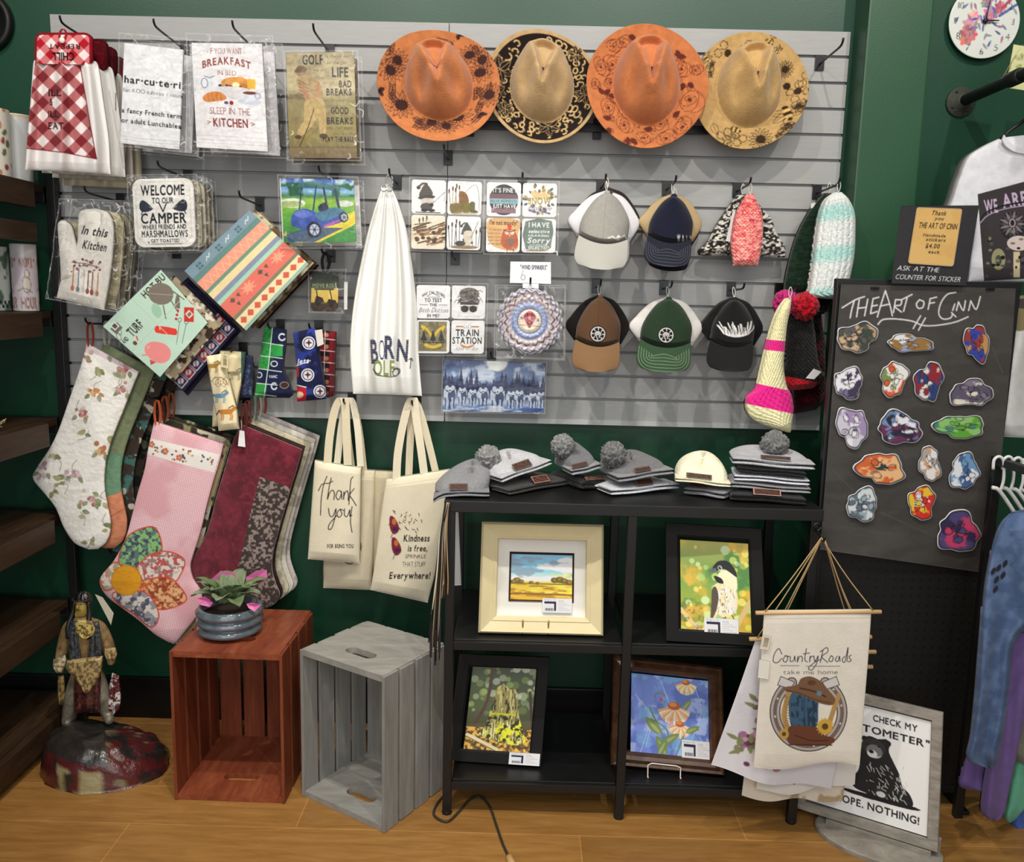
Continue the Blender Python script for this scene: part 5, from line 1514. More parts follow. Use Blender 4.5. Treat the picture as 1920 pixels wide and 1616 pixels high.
def c_dutton(cv):
    k = (36, 36, 38); cv.text("WHY Y'ALL TRYING", 32, 14, 5.5, k, fit=44, bold=1, arc=8); cv.line([(20, 22), (26, 18), (31, 14), (36, 18), (44, 22)], k, 0.9); cv.line([(22, 23), (42, 23)], k, 0.8); cv.text('TO TEST', 32, 29, 7, k, fit=34, bold=1); cv.text('THE', 32, 38, 5, k, fit=15, bold=1)
    cv.line([(6, 38), (22, 38)], k, 0.9); cv.line([(42, 38), (58, 38)], k, 0.9); cv.text('Beth Dutton', 32, 48, 9, k, fit=56, sh=0.4); cv.text('IN ME?', 32, 59, 6, k, fit=24, bold=1)


def c_woman(cv):
    rg = np.random.default_rng(6); cv.ell(33, 16, 19, 12, (108, 102, 96)); cv.ell(33, 30, 20, 12, (96, 90, 86)); cv.poly([(16, 30), (50, 30), (50, 46), (44, 54), (22, 54), (16, 46)], (234, 228, 222), sm=2)
    for k in range(60):
        a = rg.random() * pi + pi; x = 33 + rg.random() * 34 - 17; y = 8 + rg.random() * 26; cv.line([(x, y), (x + 10 * cos(a), y + 6 * sin(a)), (x + 14 * cos(a), y + 3)], ((50, 46, 44), (150, 142, 134), (80, 74, 70))[k % 3], 1)
    cv.rect(16, 32, 50, 37, (60, 54, 52)); cv.ell(25, 45, 7.5, 6.5, (44, 42, 40)); cv.ell(41, 45, 7.5, 6.5, (44, 42, 40)); cv.line([(17, 41), (49, 41)], (30, 30, 30), 1.4); cv.text('mother hustler', 33, 59, 3.6, (170, 168, 160), fit=44)


def c_yellow(cv):
    cv.rect(4, 3, 58, 60, (112, 106, 78)); cv.mixnoise((146, 132, 96), 0.2, 0.5, 0.1, 3, reg=(4, 3, 58, 60)); y = (222, 192, 50)
    for s in (-1, 1):
        cv.line([(32 + s * 3, 30), (32 + s * 12, 18), (32 + s * 21, 13)], y, 5, sm=3); cv.line([(32 + s * 21, 13), (32 + s * 18, 20)], y, 3)
    for x in (14, 32, 48):
        cv.poly([(x, 18), (x + 6, 40), (x - 6, 40)], (40, 42, 36)); cv.rect(x - 1, 38, x + 1, 44, (40, 40, 36))
    cv.line([(10, 43), (54, 43)], (40, 40, 34), 1.6); cv.line([(18, 48), (32, 52), (46, 48)], y, 6, sm=4)


def c_train(cv):
    k = (42, 38, 36); cv.text('Let’s'.replace('’', "'"), 31, 11, 8, (110, 130, 140), fit=16, sh=0.3); cv.line([(10, 12), (22, 12)], (190, 120, 60), 2.4); cv.line([(40, 12), (52, 12)], (190, 120, 60), 2.4); cv.text('TRAIN', 31, 24, 12, k, fit=46, bold=1); cv.text('STATION', 31, 39, 12, k, fit=58, bold=1); cv.poly([(18, 46), (32, 50), (46, 45), (40, 52), (24, 53)], (206, 140, 80), sm=3); cv.text('kind of day', 31, 54, 7, (96, 110, 124), fit=44, sh=0.4)


coaster_set('coaster set with fishing gnomes and reeds, beside the white golf towel', (772, 336), (904, 341), (900, 469), (771, 466), -0.13, (c_gnome1, c_boots, c_sticks, c_gnome2), 3, 3)
coaster_set('coaster set with a grumpy orange bird and an I HAVE SORRY tile', (913, 341), (1045, 344), (1041, 474), (911, 472), -0.13, (c_round, c_flowers, c_bird, c_have), 4, 2)
coaster_set('coaster set lettered TRAIN STATION with a woman in sunglasses', (781, 534), (911, 536), (907, 663), (781, 662), -0.11, (c_dutton, c_woman, c_yellow, c_train), 5, 2)

t = thing('sign_card', 'white card lettered WIND SPINNERS standing above the bagged spinner', 'sign', atY(995, 530, -0.12), None)
cv = Cv(0, 0, 78, 42, (222, 224, 228), 2.0); cv.rect(0, 20, 78, 42, (240, 240, 242)); cv.text('"WIND SPINNERS"', 45, 11, 8, (60, 64, 76), fit=52, bold=1); cv.ring(25, 31, 4, 5, 1.2, (110, 110, 116)); cv.line([(25, 18), (22, 26)], (110, 110, 116), 1)
for i, s in enumerate(('hang in garden', 'or indoors')):
    cv.text(s, 52, 27 + i * 8, 3, (170, 172, 178), fit=34)
sheet('card', [(957, 490), (1033, 491), (1033, 532), (956, 530)], -0.135, cv, PRINT_CARD, t, thick=0.001, dens=1.5); sheet('card_foot', [(980, 530), (1010, 531), (1010, 540), (980, 540)], -0.135, txtcard(4, 4, (226, 228, 234), []), PRINT_CARD, t, thick=0.001)


def spin(X, Y):
    r = np.hypot(X, Y); a = np.arctan2(Y, X); base = np.stack([206 + 0 * r, 204 + 0 * r, 208 + 0 * r], -1)
    for k, (r0, n_, am, c) in enumerate(((62, 26, 2.0, (132, 128, 142)), (57, 22, 3, (96, 92, 116)), (51, 20, 3, (206, 170, 160)), (47, 18, 3, (86, 84, 112)), (42, 16, 3, (214, 176, 164)))):
        rr0 = r0 + am * np.sin(a * n_ + k); d = np.abs(r - rr0); base = np.where((d < 1.7)[..., None], np.array(c, float), base)
    base = np.where((r < 38 + 1.6 * np.sin(a * 24))[..., None], np.array((142, 156, 196.)), base); base = np.where((r < 31 + 2 * np.sin(a * 14))[..., None], np.array((170, 186, 216.)), base); base = np.where((r < 25)[..., None], np.array((92, 92, 122.)), base); base = np.where((r < 23)[..., None], np.array((240, 226, 206.)), base)
    return base


def spinner(label, Yb, jx, jy, full):
    q = back([(932, 538), (1056, 538), (1054, 668), (930, 664)], -0.15, Yb, jx, jy); t = thing('wind_spinner', label, 'wind spinner', ctr(q, Yb), 'wind spinners bagged under the card')
    C = ctr(q, Yb); cv = Cv(-66, -66, 66, 66, (206, 204, 210), 1.4)
    fnpaint(cv, spin)
    cv.poly([(-12, -10), (0, -21), (12, -10), (5, 6), (-5, 6)], (208, 116, 118), sm=4); cv.line([(-5, -16), (-3, 6)], (112, 76, 110), 2); cv.line([(5, -16), (3, 6)], (112, 76, 110), 2); cv.rect(-3, 9, 3, 14, (130, 84, 70)); cv.line([(-20, 8), (20, 10)], (190, 120, 90), 1.4); cv.ell(-16, -6, 2, 3, (110, 130, 170)); cv.ell(17, -2, 2, 3, (110, 130, 170))
    nr, na = (60, 180) if full else (12, 60); r = np.linspace(0.01, 1, nr); a = np.arange(na) * 2 * pi / na; R_ = 0.099
    ed = 1 + 0.025 * np.sin(a * 24)
    x = r[:, None] * np.cos(a) * ed; z = r[:, None] * np.sin(a) * ed; dep = 0.002 * np.sin(r[:, None] * 30) * np.ones(na)
    P = np.stack([C[0] + x * R_, C[1] - dep, C[2] + z * R_], -1)
    o = obj('spinner_disc', P.reshape(-1, 3), gfaces(nr, na, wrap=True).tolist() + [list(range(na))[::-1]], PRINT_GLOSS, t, cols=cv.sample(x * 65, -z * 65)); md = o.modifiers.new('thickness', 'SOLIDIFY'); md.thickness = 0.0012
    sleeve(t, q + np.array([(-4, -4), (4, -4), (4, 6), (-4, 6)]), Yb - 0.007, 81, 0.006)


spinner('silver mandala wind spinner bagged behind the balloon one', -0.11, 4, 4, False)
spinner('silver and lilac mandala wind spinner with a hot-air balloon centre, bagged', -0.15, 0, 0, True)

cv = Cv(0, 0, 196, 100, (40, 60, 110), 1.5); cv.vgrad([(0, (60, 84, 140)), (0.25, (110, 134, 180)), (0.5, (40, 62, 120)), (0.62, (24, 34, 76)), (0.8, (200, 214, 232)), (1, (50, 84, 150))])
cv.mixnoise((214, 224, 238), 0.035, 0.56, 0.12, 4, 0.9, reg=(0, 0, 196, 56)); cv.mixnoise((30, 48, 104), 0.03, 0.6, 0.12, 9, 0.9, reg=(0, 0, 196, 60)); cv.ell(103, 2, 20, 18, (238, 238, 226), soft=0.1); cv.ell(98, -2, 20, 15, (214, 220, 226), soft=0.2, al=0.7)
rg = np.random.default_rng(5)
for k in range(24):
    x = (k * 8.6 + rg.random() * 5) % 196
    if 70 < x < 112:
        continue
    h = 20 + rg.random() * 22; y = 56
    for j in range(5):
        cv.poly([(x, y - h + j * h * .16), (x + 2 + j * 1.5, y - h * .7 + j * h * .18), (x - 2 - j * 1.5, y - h * .7 + j * h * .18)], (24, 36, 78))
for (x, y, s) in ((14, 52, 1.25), (38, 55, 0.95), (58, 58, .9), (78, 54, 1.1), (106, 52, 1.4), (132, 60, .95), (148, 58, 1.0), (161, 66, .55), (174, 62, .9), (190, 60, .9)):
    cv.ell(x, y + 10 * s, 10 * s, 15 * s, (198, 208, 222)); cv.ell(x + 3 * s, y + 14 * s, 6 * s, 10 * s, (70, 84, 118)); cv.ell(x, y, 9 * s, 9 * s, (40, 52, 92))
    for e in (-1, 1):
        cv.poly([(x + e * 8 * s, y - 4 * s), (x + e * 7 * s, y - 13 * s), (x + e * 2 * s, y - 7 * s)], (60, 74, 112)); cv.ell(x + e * 4.5 * s, y + 2 * s, 3 * s, 4 * s, (206, 216, 230))
    cv.ell(x, y + 5 * s, 3 * s, 4 * s, (220, 226, 234)); cv.ell(x, y + 6 * s, 1.4 * s, 1.2 * s, (20, 24, 40))
    for e in (-1, 1):
        cv.line([(x + e * 4 * s, y + 18 * s), (x + e * 4 * s, y + 34 * s)], (190, 200, 220), 3 * s); cv.line([(x + e * 7 * s, y + 18 * s), (x + e * 6 * s, y + 30 * s)], (40, 56, 100), 1.6 * s)
    cv.line([(x, y + 20 * s), (x, y + 32 * s)], (30, 44, 90), 2 * s)
cv.mixnoise((226, 232, 240), 0.06, 0.5, 0.1, 12, 0.8, sx=0.5, sy=2, reg=(0, 88, 196, 100)); cv.mixnoise((30, 60, 120), 0.06, 0.55, 0.1, 13, 0.7, sx=0.4, sy=2, reg=(0, 86, 196, 100))
t = bagged('wolf_print', 'wide blue moonlit panel of a wolf pack on the lowest slats', 'picture', [(832, 673), (1023, 681), (1019, 773), (829, 771)], [(829, 671), (1026, 678), (1022, 776), (827, 774)], -0.07, cv, None, 91, m=PRINT_GLOSS, thick=0.004, inner='printed_panel', dens=1.2, amp=0.002)

# --- hooks on this half
for (px_, py_, ln, lb) in ((840, 334, 0.15, 'black peg hook holding the fishing gnome coasters'), (980, 338, 0.15, 'black peg hook holding the orange bird coasters'), (1127, 348, 0.16, 'black peg hook holding the white-backed grey cap'), (1251, 350, 0.16, 'black peg hook holding the navy cap'), (1383, 353, 0.16, 'black peg hook holding the pink knit hat'), (1533, 357, 0.19, 'black peg hook holding the mint knit hat'),
                           (853, 519, 0.13, 'black peg hook holding the train station coasters'), (994, 525, 0.16, 'black peg hook holding the wind spinners'), (1119, 533, 0.15, 'black peg hook holding the brown cap'), (1245, 540, 0.15, 'black peg hook holding the green cap'), (1372, 537, 0.16, 'black peg hook holding the all-black cap'), (1461, 548, 0.19, 'black peg hook holding the striped knit hat'), (1538, 116, 0.19, 'empty black peg hook above the mint hat, next to the pillar'), (922, 682, 0.08, 'black peg hook holding the wolf panel')):
    p = atY(px_, py_ - 14, -0.004); hook(p[0], p[2], ln, lb)
# ------------------------------------------------------------------ headbands
def headband(label, Lp, Rp, Y, paint, base, seed=0, bulge=0.02, group='fabric headbands on pegs'):
    c = np.vstack([Lp, Rp]); mn, mx = c.min(0) - 4, c.max(0) + 4; t = thing('headband', label, 'headband', atY((Lp[0][0] + Rp[0][0]) / 2, Lp[0][1], Y), group)
    cv = Cv(mn[0], mn[1], mx[0], mx[1], base, 2.0); paint(cv)
    panel('folded_band', Lp, Rp, Y, cv, PRINT_CLOTH, t, thick=0.012, bulge=bulge, dens=1.4, depth=lambda A, B, pp: 0.004 * np.sin(A * 9 + B * 5 + seed))
    return t


def horse(cv, x, y, s, c, d=1):
    cv.poly([(x - 12 * s, y - 3 * s), (x + 8 * s, y - 5 * s), (x + 12 * s, y - 10 * s), (x + 16 * s, y - 9 * s), (x + 18 * s, y - 5 * s), (x + 12 * s, y), (x + 8 * s, y + 4 * s), (x - 8 * s, y + 4 * s)], c, sm=3)
    for q in (-9, -6, 6, 9):
        cv.line([(x + q * s, y + 2 * s), (x + (q + 2) * s, y + 8 * s), (x + (q + 0.5) * s, y + 14 * s)], c, 1.8 * s)
    cv.line([(x - 12 * s, y - 2 * s), (x - 17 * s, y + 6 * s)], tuple(int(v * 0.6) for v in c), 2.4 * s); cv.line([(x + 4 * s, y - 6 * s), (x + 12 * s, y - 11 * s)], (60, 46, 34), 1.6 * s)


headband('dark blue denim-like headband behind the horse-print ones', [(449, 664), (450, 700), (449, 746)], [(472, 668), (475, 700), (472, 746)], -0.075, lambda cv: cv.mixnoise((90, 104, 140), 0.3, 0.6, 0.1, 3), (52, 62, 92))
headband('cream horse-print headband folded behind the front one', [(412, 657), (405, 710), (399, 770), (398, 800)], [(460, 660), (456, 700), (446, 750), (440, 795)], -0.112, lambda cv: (horse(cv, 440, 700, 0.9, (150, 140, 110)), cv.rect(452, 655, 464, 720, (70, 100, 90))), (226, 212, 172), 2)


def horses(cv):
    horse(cv, 398, 686, 0.9, (170, 134, 66)); horse(cv, 412, 742, 0.95, (110, 150, 172)); horse(cv, 424, 772, 1.1, (196, 130, 58)); cv.line([(396, 716), (404, 708), (420, 710), (428, 722)], (120, 90, 60), 1, sm=3)
    for i in range(5):
        cv.ring(404 + i * 5, 714 + (i % 2) * 4, 5, 7, 0.8, (150, 110, 80))


t = headband('cream headband printed with running brown and blue horses', [(386, 668), (390, 690), (397, 730), (404, 770), (410, 808)], [(420, 662), (424, 690), (434, 730), (444, 770), (447, 804)], -0.15, horses, (236, 222, 184), 1)
cv = txtcard(14, 30, (220, 206, 166), []); [cv.rect(4, 4 + k * 1.6, 11, 4.8 + k * 1.6, (70, 60, 50)) for k in range(14)]; sheet('price_label', [(415, 662), (428, 664), (428, 690), (414, 688)], -0.178, cv, PRINT_CARD, t, thick=0.001, dens=1.6)


def disc_logo(cv, x, y, r):
    cv.ell(x, y, r, r, (16, 22, 56)); cv.ell(x, y, r * 0.88, r * 0.88, (226, 226, 230)); cv.ell(x, y, r * 0.72, r * 0.72, (20, 28, 66)); cv.ell(x, y, r * 0.6, r * 0.6, (214, 216, 222))
    cv.poly([(x - r * .5, y), (x - r * .1, y - r * .2), (x, y - r * .55), (x + r * .12, y - r * .2), (x + r * .5, y), (x + r * .15, y + r * .1), (x, y + r * .5), (x - r * .12, y + r * .1)], (110, 30, 44)); cv.line([(x, y - r * .5), (x, y + r * .5)], (40, 46, 80), 1)


def nux(cv):
    cv.poly([(470, 605), (512, 605), (506, 680), (496, 755), (470, 755)], (48, 150, 70)); cv.poly([(478, 690), (505, 695), (500, 720), (476, 716)], (26, 34, 66)); cv.rect(494, 645, 530, 668, (52, 156, 76)); cv.mixnoise((30, 110, 50), 0.2, 0.6, 0.1, 2, 0.6, reg=(478, 610, 512, 690))
    for p in ([(511, 612), (504, 680), (494, 752)], [(482, 640), (531, 648)], [(480, 666), (530, 672)], [(478, 690), (528, 697)], [(476, 718), (520, 722)], [(476, 738), (518, 743)]):
        cv.line(p, (214, 226, 220), 1.5)
    cv.ring(514, 682, 6, 5, 1.8, (206, 214, 226)); cv.ring(486, 703, 5, 5, 1.8, (206, 214, 226)); cv.ring(529, 632, 6, 6, 3, (206, 214, 226), a0=0.5, a1=5.4); cv.ring(514, 724, 5, 6, 2.6, (206, 214, 226), a0=0.5, a1=5.4); cv.text('VANC', 512, 706, 5, (226, 230, 236), fit=16, bold=1); cv.ell(533, 722, 8, 6, (70, 40, 40)); cv.ring(533, 722, 8, 6, 1, (170, 160, 130))


headband('green and navy hockey-print headband with white grid lines', [(496, 612), (490, 650), (483, 700), (477, 745)], [(536, 618), (535, 650), (532, 690), (548, 735), (542, 746)], -0.11, nux, (28, 34, 66), 3)


def redband(cv):
    for y in range(612, 760, 22):
        cv.line([(598, y), (634, y + 4)], (206, 200, 196), 1.4); cv.rect(600, y + 4, 618, y + 12, (24, 20, 26)); cv.ell(612, y + 16, 4, 4, (150, 120, 90))
    cv.line([(610, 612), (606, 750)], (206, 200, 196), 1.2)


headband('dark red hockey-print headband peeking out behind the blue one', [(590, 618), (596, 680), (608, 748)], [(630, 622), (628, 680), (626, 742)], -0.085, redband, (112, 22, 32), 5)


def jets(cv):
    cv.mixnoise((24, 28, 62), 0.06, 0.48, 0.15, 4); disc_logo(cv, 579, 643, 14); disc_logo(cv, 577, 703, 14); disc_logo(cv, 600, 734, 14); cv.text('Jets', 567, 677, 9, (232, 232, 236), fit=24, sh=0.3, bold=1, rot=-0.1); cv.line([(556, 686), (582, 676)], (226, 226, 230), 1.4)
    cv.rect(552, 726, 574, 752, (190, 30, 44)); cv.ell(562, 740, 7, 6, (220, 190, 160)); cv.rect(548, 688, 560, 706, (180, 36, 46)); cv.line([(556, 722), (574, 726)], (226, 226, 226), 2)


t = headband('blue hockey-print headband with round white emblems and a paper tag', [(549, 624), (553, 660), (556, 700), (557, 753)], [(590, 614), (597, 650), (606, 700), (612, 748)], -0.13, jets, (42, 60, 140), 4)
cv = txtcard(10, 30, (216, 212, 204), []); sheet('paper_tag', [(590, 619), (604, 617), (607, 645), (595, 650)], -0.158, cv, PRINT_CARD, t, thick=0.001)

# ------------------------------------------------------------------ Christmas stockings
FL_L = [(163, 643), (150, 690), (131, 745), (110, 805), (92, 842), (68, 878), (62, 898), (84, 926), (104, 952), (120, 990), (140, 1018), (166, 1030)]
FL_R = [(260, 697), (243, 740), (227, 780), (213, 815), (202, 850), (196, 885), (196, 915), (201, 945), (207, 975), (206, 1000), (198, 1018), (184, 1029)]
PK_L = [(289, 790), (278, 840), (271, 880), (258, 925), (249, 960), (235, 1010), (214, 1050), (191, 1078), (187, 1095), (200, 1118), (230, 1141), (260, 1163), (290, 1189), (316, 1204)]
PK_R = [(419, 832), (410, 870), (399, 905), (387, 950), (375, 1000), (362, 1040), (357, 1062), (362, 1085), (377, 1110), (377, 1140), (366, 1160), (352, 1178), (338, 1195), (330, 1204)]
BU_L = [(452, 796), (436, 830), (421, 880), (406, 930), (392, 985), (378, 1018), (360, 1050), (357, 1074), (368, 1100), (390, 1122), (420, 1136)]
BU_R = [(566, 843), (556, 880), (546, 912), (532, 960), (520, 1003), (511, 1040), (510, 1070), (517, 1095), (524, 1115), (515, 1132), (490, 1145)]


def stocking(label, Lp, Rp, Y, base, paint=None, dx=0, dy=0, group='quilted Christmas stockings', dens=1.0, bulge=0.014, loop=None, thick=0.008, m=None, dLR=(0, 0)):
    Lp = np.asarray(Lp, float) + (dx, dy) + np.array([dLR[0], 0]); Rp = np.asarray(Rp, float) + (dx, dy) + np.array([dLR[1], 0])
    c = np.vstack([Lp, Rp]); mn, mx = c.min(0) - 6, c.max(0) + 6
    t = thing('christmas_stocking', label, 'stocking', atY(Lp[0][0] + 8, Lp[0][1], Y), group)
    cv = Cv(mn[0], mn[1], mx[0], mx[1], base, 1.2)
    if paint:
        paint(cv)
    else:
        cv.grain(0.12, 0.2, int(dx) + 3)
    if dens < 0.8:
        thick, bulge = 0.004, 0.005
    panel('stocking_body', Lp, Rp, Y, cv, m or QUILT, t, thick=thick, bulge=bulge, dens=dens, backcol=np.array(L(base)[:3]) * 0.8)
    if loop:
        x, y = Lp[0]; pts = [atY(x + 3, y + 6, Y - 0.004), atY(x + 1, y - 14, Y), atY(x + 2, y - 34, Y + 0.002), atY(x + 8, y - 38, Y + 0.004), atY(x + 12, y - 14, Y + 0.004), atY(x + 10, y + 6, Y)]
        ribbon('hanging_loop', pts, (0.003, 0.008, 0), M(loop, 0.85), t)
    return t


def floral(cv):
    rg = np.random.default_rng(12)
    for (x, y, k) in ((176, 735, 0), (152, 775, 1), (230, 730, 1), (190, 845, 0), (80, 880, 2), (140, 888, 2), (172, 936, 1), (228, 706, 3), (166, 808, 3), (206, 820, 3), (105, 858, 3), (190, 940, 3), (120, 900, 3), (170, 1018, 3), (205, 660, 3), (180, 690, 3), (155, 660, 1), (150, 960, 3), (100, 920, 3), (200, 988, 3), (235, 690, 1)):
        pal = (((206, 150, 96), (226, 186, 140), (190, 120, 90)), ((206, 150, 140), (178, 112, 116), (226, 196, 190)), ((220, 200, 204), (200, 170, 180), (190, 150, 160)), ((150, 158, 110), (128, 140, 100), (176, 172, 126)))[k]
        if k < 3:
            for j in range(11):
                cv.ell(x + rg.normal() * 8, y + rg.normal() * 6, 3.2 + rg.random() * 3, 2.6 + rg.random() * 2.4, pal[j % 3], rg.random() * 3)
            leaf(cv, x + 8, y + 6, 0.8 + rg.random(), 14, (150, 156, 120)); leaf(cv, x - 8, y + 4, 2.4, 13, (138, 146, 116))
        else:
            for j in range(3):
                leaf(cv, x + rg.normal() * 5, y + rg.normal() * 5, rg.random() * 6, 12 + rg.random() * 6, pal[j % 3])
        a = rg.random() * 6; cv.line([(x, y), (x + 14 * cos(a), y + 14 * sin(a)), (x + 26 * cos(a + .5), y + 26 * sin(a + .5))], (126, 124, 110), 1.0, sm=4)
    cv.poly([(160, 638), (262, 690), (262, 702), (220, 684), (156, 652)], (190, 160, 176), al=0.5)
    cv.mixnoise((212, 208, 196), 0.09, 0.58, 0.05, 21, 0.3, sx=0.5, sy=1.4)


GF, GP, GB = 'stockings on the hook with the white floral one', 'stockings on the hook with the pink gingham one', 'stockings on the hook with the burgundy one'


def leafy(c1, c2, c3):
    def f(cv):
        cv.mixnoise(c2, 0.05, 0.5, 0.04, 5); cv.mixnoise(c3, 0.06, 0.66, 0.03, 9)
    return f


stocking('black and dark green stocking, rearmost behind the white floral one', FL_L, FL_R, -0.03, (26, 28, 26), leafy(None, (54, 46, 40), (80, 84, 66)), dx=72, dy=24, group=GF, dens=0.6, loop=(150, 150, 154))
stocking('brown stocking with teal leaves, third behind the white floral one', FL_L, FL_R, -0.055, (64, 54, 48), leafy(None, (70, 110, 104), (200, 190, 176)), dx=54, dy=6, group=GF, dens=0.7, loop=(110, 116, 120))
stocking('green stocking with peach toe directly behind the white floral one', FL_L, FL_R, -0.08, (126, 136, 104), lambda cv: (cv.rect(cv.x0, 850, cv.x1, 932, (112, 148, 120)), cv.poly([(190, 935), (250, 915), (260, 1040), (60, 1040)], (210, 138, 104)), cv.line([(205, 970), (240, 950)], (160, 90, 66), 1.2), cv.grain(0.1, 0.1, 3)), dx=31, dy=-2, group=GF, dens=0.9, loop=(180, 176, 170))
stocking('white quilted stocking with a floral vine print, frontmost of its hook', FL_L, FL_R, -0.112, (248, 246, 240), floral, group=GF, loop=(150, 66, 50), dens=1.1)


def pinkg(cv):
    fnpaint(cv, lambda X, Y: np.array((222, 166, 176.)) + (np.array((244, 214, 218.)) - np.array((222, 166, 176.))) * ((((X - 0.2 * Y) % 4.2 > 2.1).astype(float) + (((Y + .2 * X) % 4.2) > 2.1)) * 0.5)[..., None])
    cv.mixnoise((206, 130, 140), 0.02, 0.55, 0.2, 4, 0.35)
    cv.poly([(276, 822), (290, 824), (412, 852), (402, 886), (340, 870), (274, 850)], (236, 232, 226)); rg = np.random.default_rng(4)
    for k in range(34):
        u, v = rg.random(), rg.random(); x = 282 + u * 122; y = 827 + u * 28 + v * 25
        cv.ell(x, y, 1.8, 2.4, ((70, 76, 84), (170, 80, 70), (90, 100, 80), (206, 150, 96))[k % 4], rg.random() * 3)
    for (x, y) in ((310, 846), (336, 858), (284, 833)):
        for j in range(5):
            cv.ell(x + 4 * cos(j * 1.26), y + 4 * sin(j * 1.26), 2.6, 2.6, (196, 110, 90)); cv.ell(x, y, 2, 2, (226, 180, 110))
    red = (206, 82, 66)

    def petal(pts, base, cs, sc, seed):
        cv.poly(pts, base, sm=4); w = cv.a.copy()
        for i, c in enumerate(cs):
            cv.mixnoise(c, sc, 0.56, 0.03, seed + i * 5, reg=(min(p[0] for p in pts) - 2, min(p[1] for p in pts) - 2, max(p[0] for p in pts) + 2, max(p[1] for p in pts) + 2))
        g = cv.a.copy(); mk = np.zeros_like(w); cv.a = mk; cv.poly(pts, (255, 255, 255), sm=4); cv.a = w * (1 - mk) + g * mk
        cv.line(pts, red, 2.4, closed=True, sm=4)
    petal([(234, 1062), (222, 1050), (236, 1010), (262, 992), (292, 990), (304, 1030), (290, 1058), (256, 1068)], (140, 190, 120), [(96, 120, 120), (70, 80, 100)], 0.16, 2)
    petal([(256, 1066), (282, 1040), (316, 1034), (346, 1050), (338, 1078), (322, 1092), (270, 1090)], (226, 216, 206), [(160, 130, 130), (190, 90, 84)], 0.14, 5)
    petal([(264, 1090), (312, 1082), (334, 1096), (350, 1124), (320, 1140), (292, 1140), (268, 1112)], (226, 180, 130), [(196, 100, 60), (150, 70, 50)], 0.2, 8)
    petal([(212, 1112), (250, 1106), (280, 1116), (298, 1152), (284, 1176), (250, 1150), (220, 1130)], (222, 214, 206), [(150, 150, 156), (90, 90, 110)], 0.13, 11)
    petal([(188, 1080), (214, 1054), (228, 1066), (214, 1100), (196, 1106)], (228, 220, 208), [(170, 170, 140), (206, 140, 120)], 0.12, 14)
    cv.ell(237, 1088, 28, 28, (226, 160, 40)); cv.mixnoise((206, 136, 26), 0.3, 0.55, 0.1, 3, 0.5, sx=0.3, sy=1, reg=(212, 1064, 262, 1112)); cv.ring(237, 1088, 28, 28, 1.2, (190, 120, 30))


stocking('black and cream stocking, rearmost behind the pink gingham one', PK_L, PK_R, -0.0425, (36, 32, 30), leafy(None, (70, 62, 52), (190, 180, 150)), dx=26, dy=-14, group=GP, dens=0.6, loop=(170, 84, 50))
stocking('cream stocking with dark squares, third behind the pink gingham one', PK_L, PK_R, -0.0675, (214, 206, 182), leafy(None, (60, 54, 44), (150, 140, 104)), dx=14, dy=-8, group=GP, dens=0.6, loop=(176, 84, 48))
stocking('tan-edged stocking directly behind the pink gingham one', PK_L, PK_R, -0.0925, (196, 176, 132), leafy(None, (206, 200, 186), (80, 70, 60)), dx=8, dy=3, group=GP, dens=0.6, loop=(60, 40, 36))
stocking('pink gingham stocking with a patchwork flower and yellow centre, frontmost', PK_L, PK_R, -0.126, (226, 178, 186), pinkg, group=GP, loop=(190, 88, 50), dens=1.1, m=PRINT_CLOTH)


def burg(cv):
    cv.mixnoise((88, 18, 34), 0.05, 0.5, 0.25, 4); cv.mixnoise((140, 42, 60), 0.16, 0.6, 0.2, 7, 0.5)
    pts = [(487, 894), (520, 905), (548, 916), (532, 962), (520, 1004), (511, 1040), (512, 1075), (526, 1110), (515, 1140), (455, 1150), (430, 1120), (452, 1040), (470, 960)]
    w = cv.a.copy(); cv.poly(pts, (58, 46, 44)); cv.mixnoise((150, 134, 126), 0.22, 0.53, 0.05, 9); g = cv.a.copy(); mk = np.zeros_like(w); cv.a = mk; cv.poly(pts, (255, 255, 255)); cv.a = w * (1 - mk) + g * mk


for k_, (Y, dx, dy, c, lb, lp) in enumerate(((-0.014, 34, -26, (214, 200, 196), 'cream stocking with a small red print, rearmost behind the burgundy one', (190, 80, 50)), (-0.034, 26, -20, (226, 220, 206), 'off-white stocking third behind the burgundy one', (206, 200, 190)), (-0.055, 17, -13, (206, 196, 170), 'beige speckled stocking second behind the burgundy one', (120, 130, 120)), (-0.080, 6, -6, (64, 46, 40), 'dark brown stocking directly behind the burgundy one', (110, 50, 36)))):
    stocking(lb, BU_L, BU_R, Y, c, leafy(None, tuple(int(v * 0.82) for v in c), tuple(int(v * 0.95) for v in c)), dx=dx, dy=dy, group=GB, dens=0.6, loop=lp)
t = stocking('burgundy velvet stocking with a leopard panel and white price tag', BU_L, BU_R, -0.106, (112, 28, 46), burg, group=GB, loop=(96, 40, 30), dens=1.1, m=mat('crushed_velvet', attr=True, rough=0.8, spec=0.2, bump=0.5, bscale=60, sheen=0.5))
cv = txtcard(15, 30, (238, 238, 240), []); sheet('price_tag', [(449, 806), (458, 808), (460, 838), (446, 836)], -0.135, cv, PRINT_CARD, t, thick=0.001, label='white paper price tag')
tube('tag_thread', [atY(452, 788, -0.12), atY(453, 798, -0.132), atY(453, 808, -0.135)], 0.0008, M((225, 222, 214), 0.6), t, n=5)
cv = txtcard(15, 30, (214, 204, 170), [])

# ------------------------------------------------------------------ canvas tote bags
CANV = mat('natural_canvas', attr=True, rough=0.95, spec=0.1, bump=0.35, bscale=420)


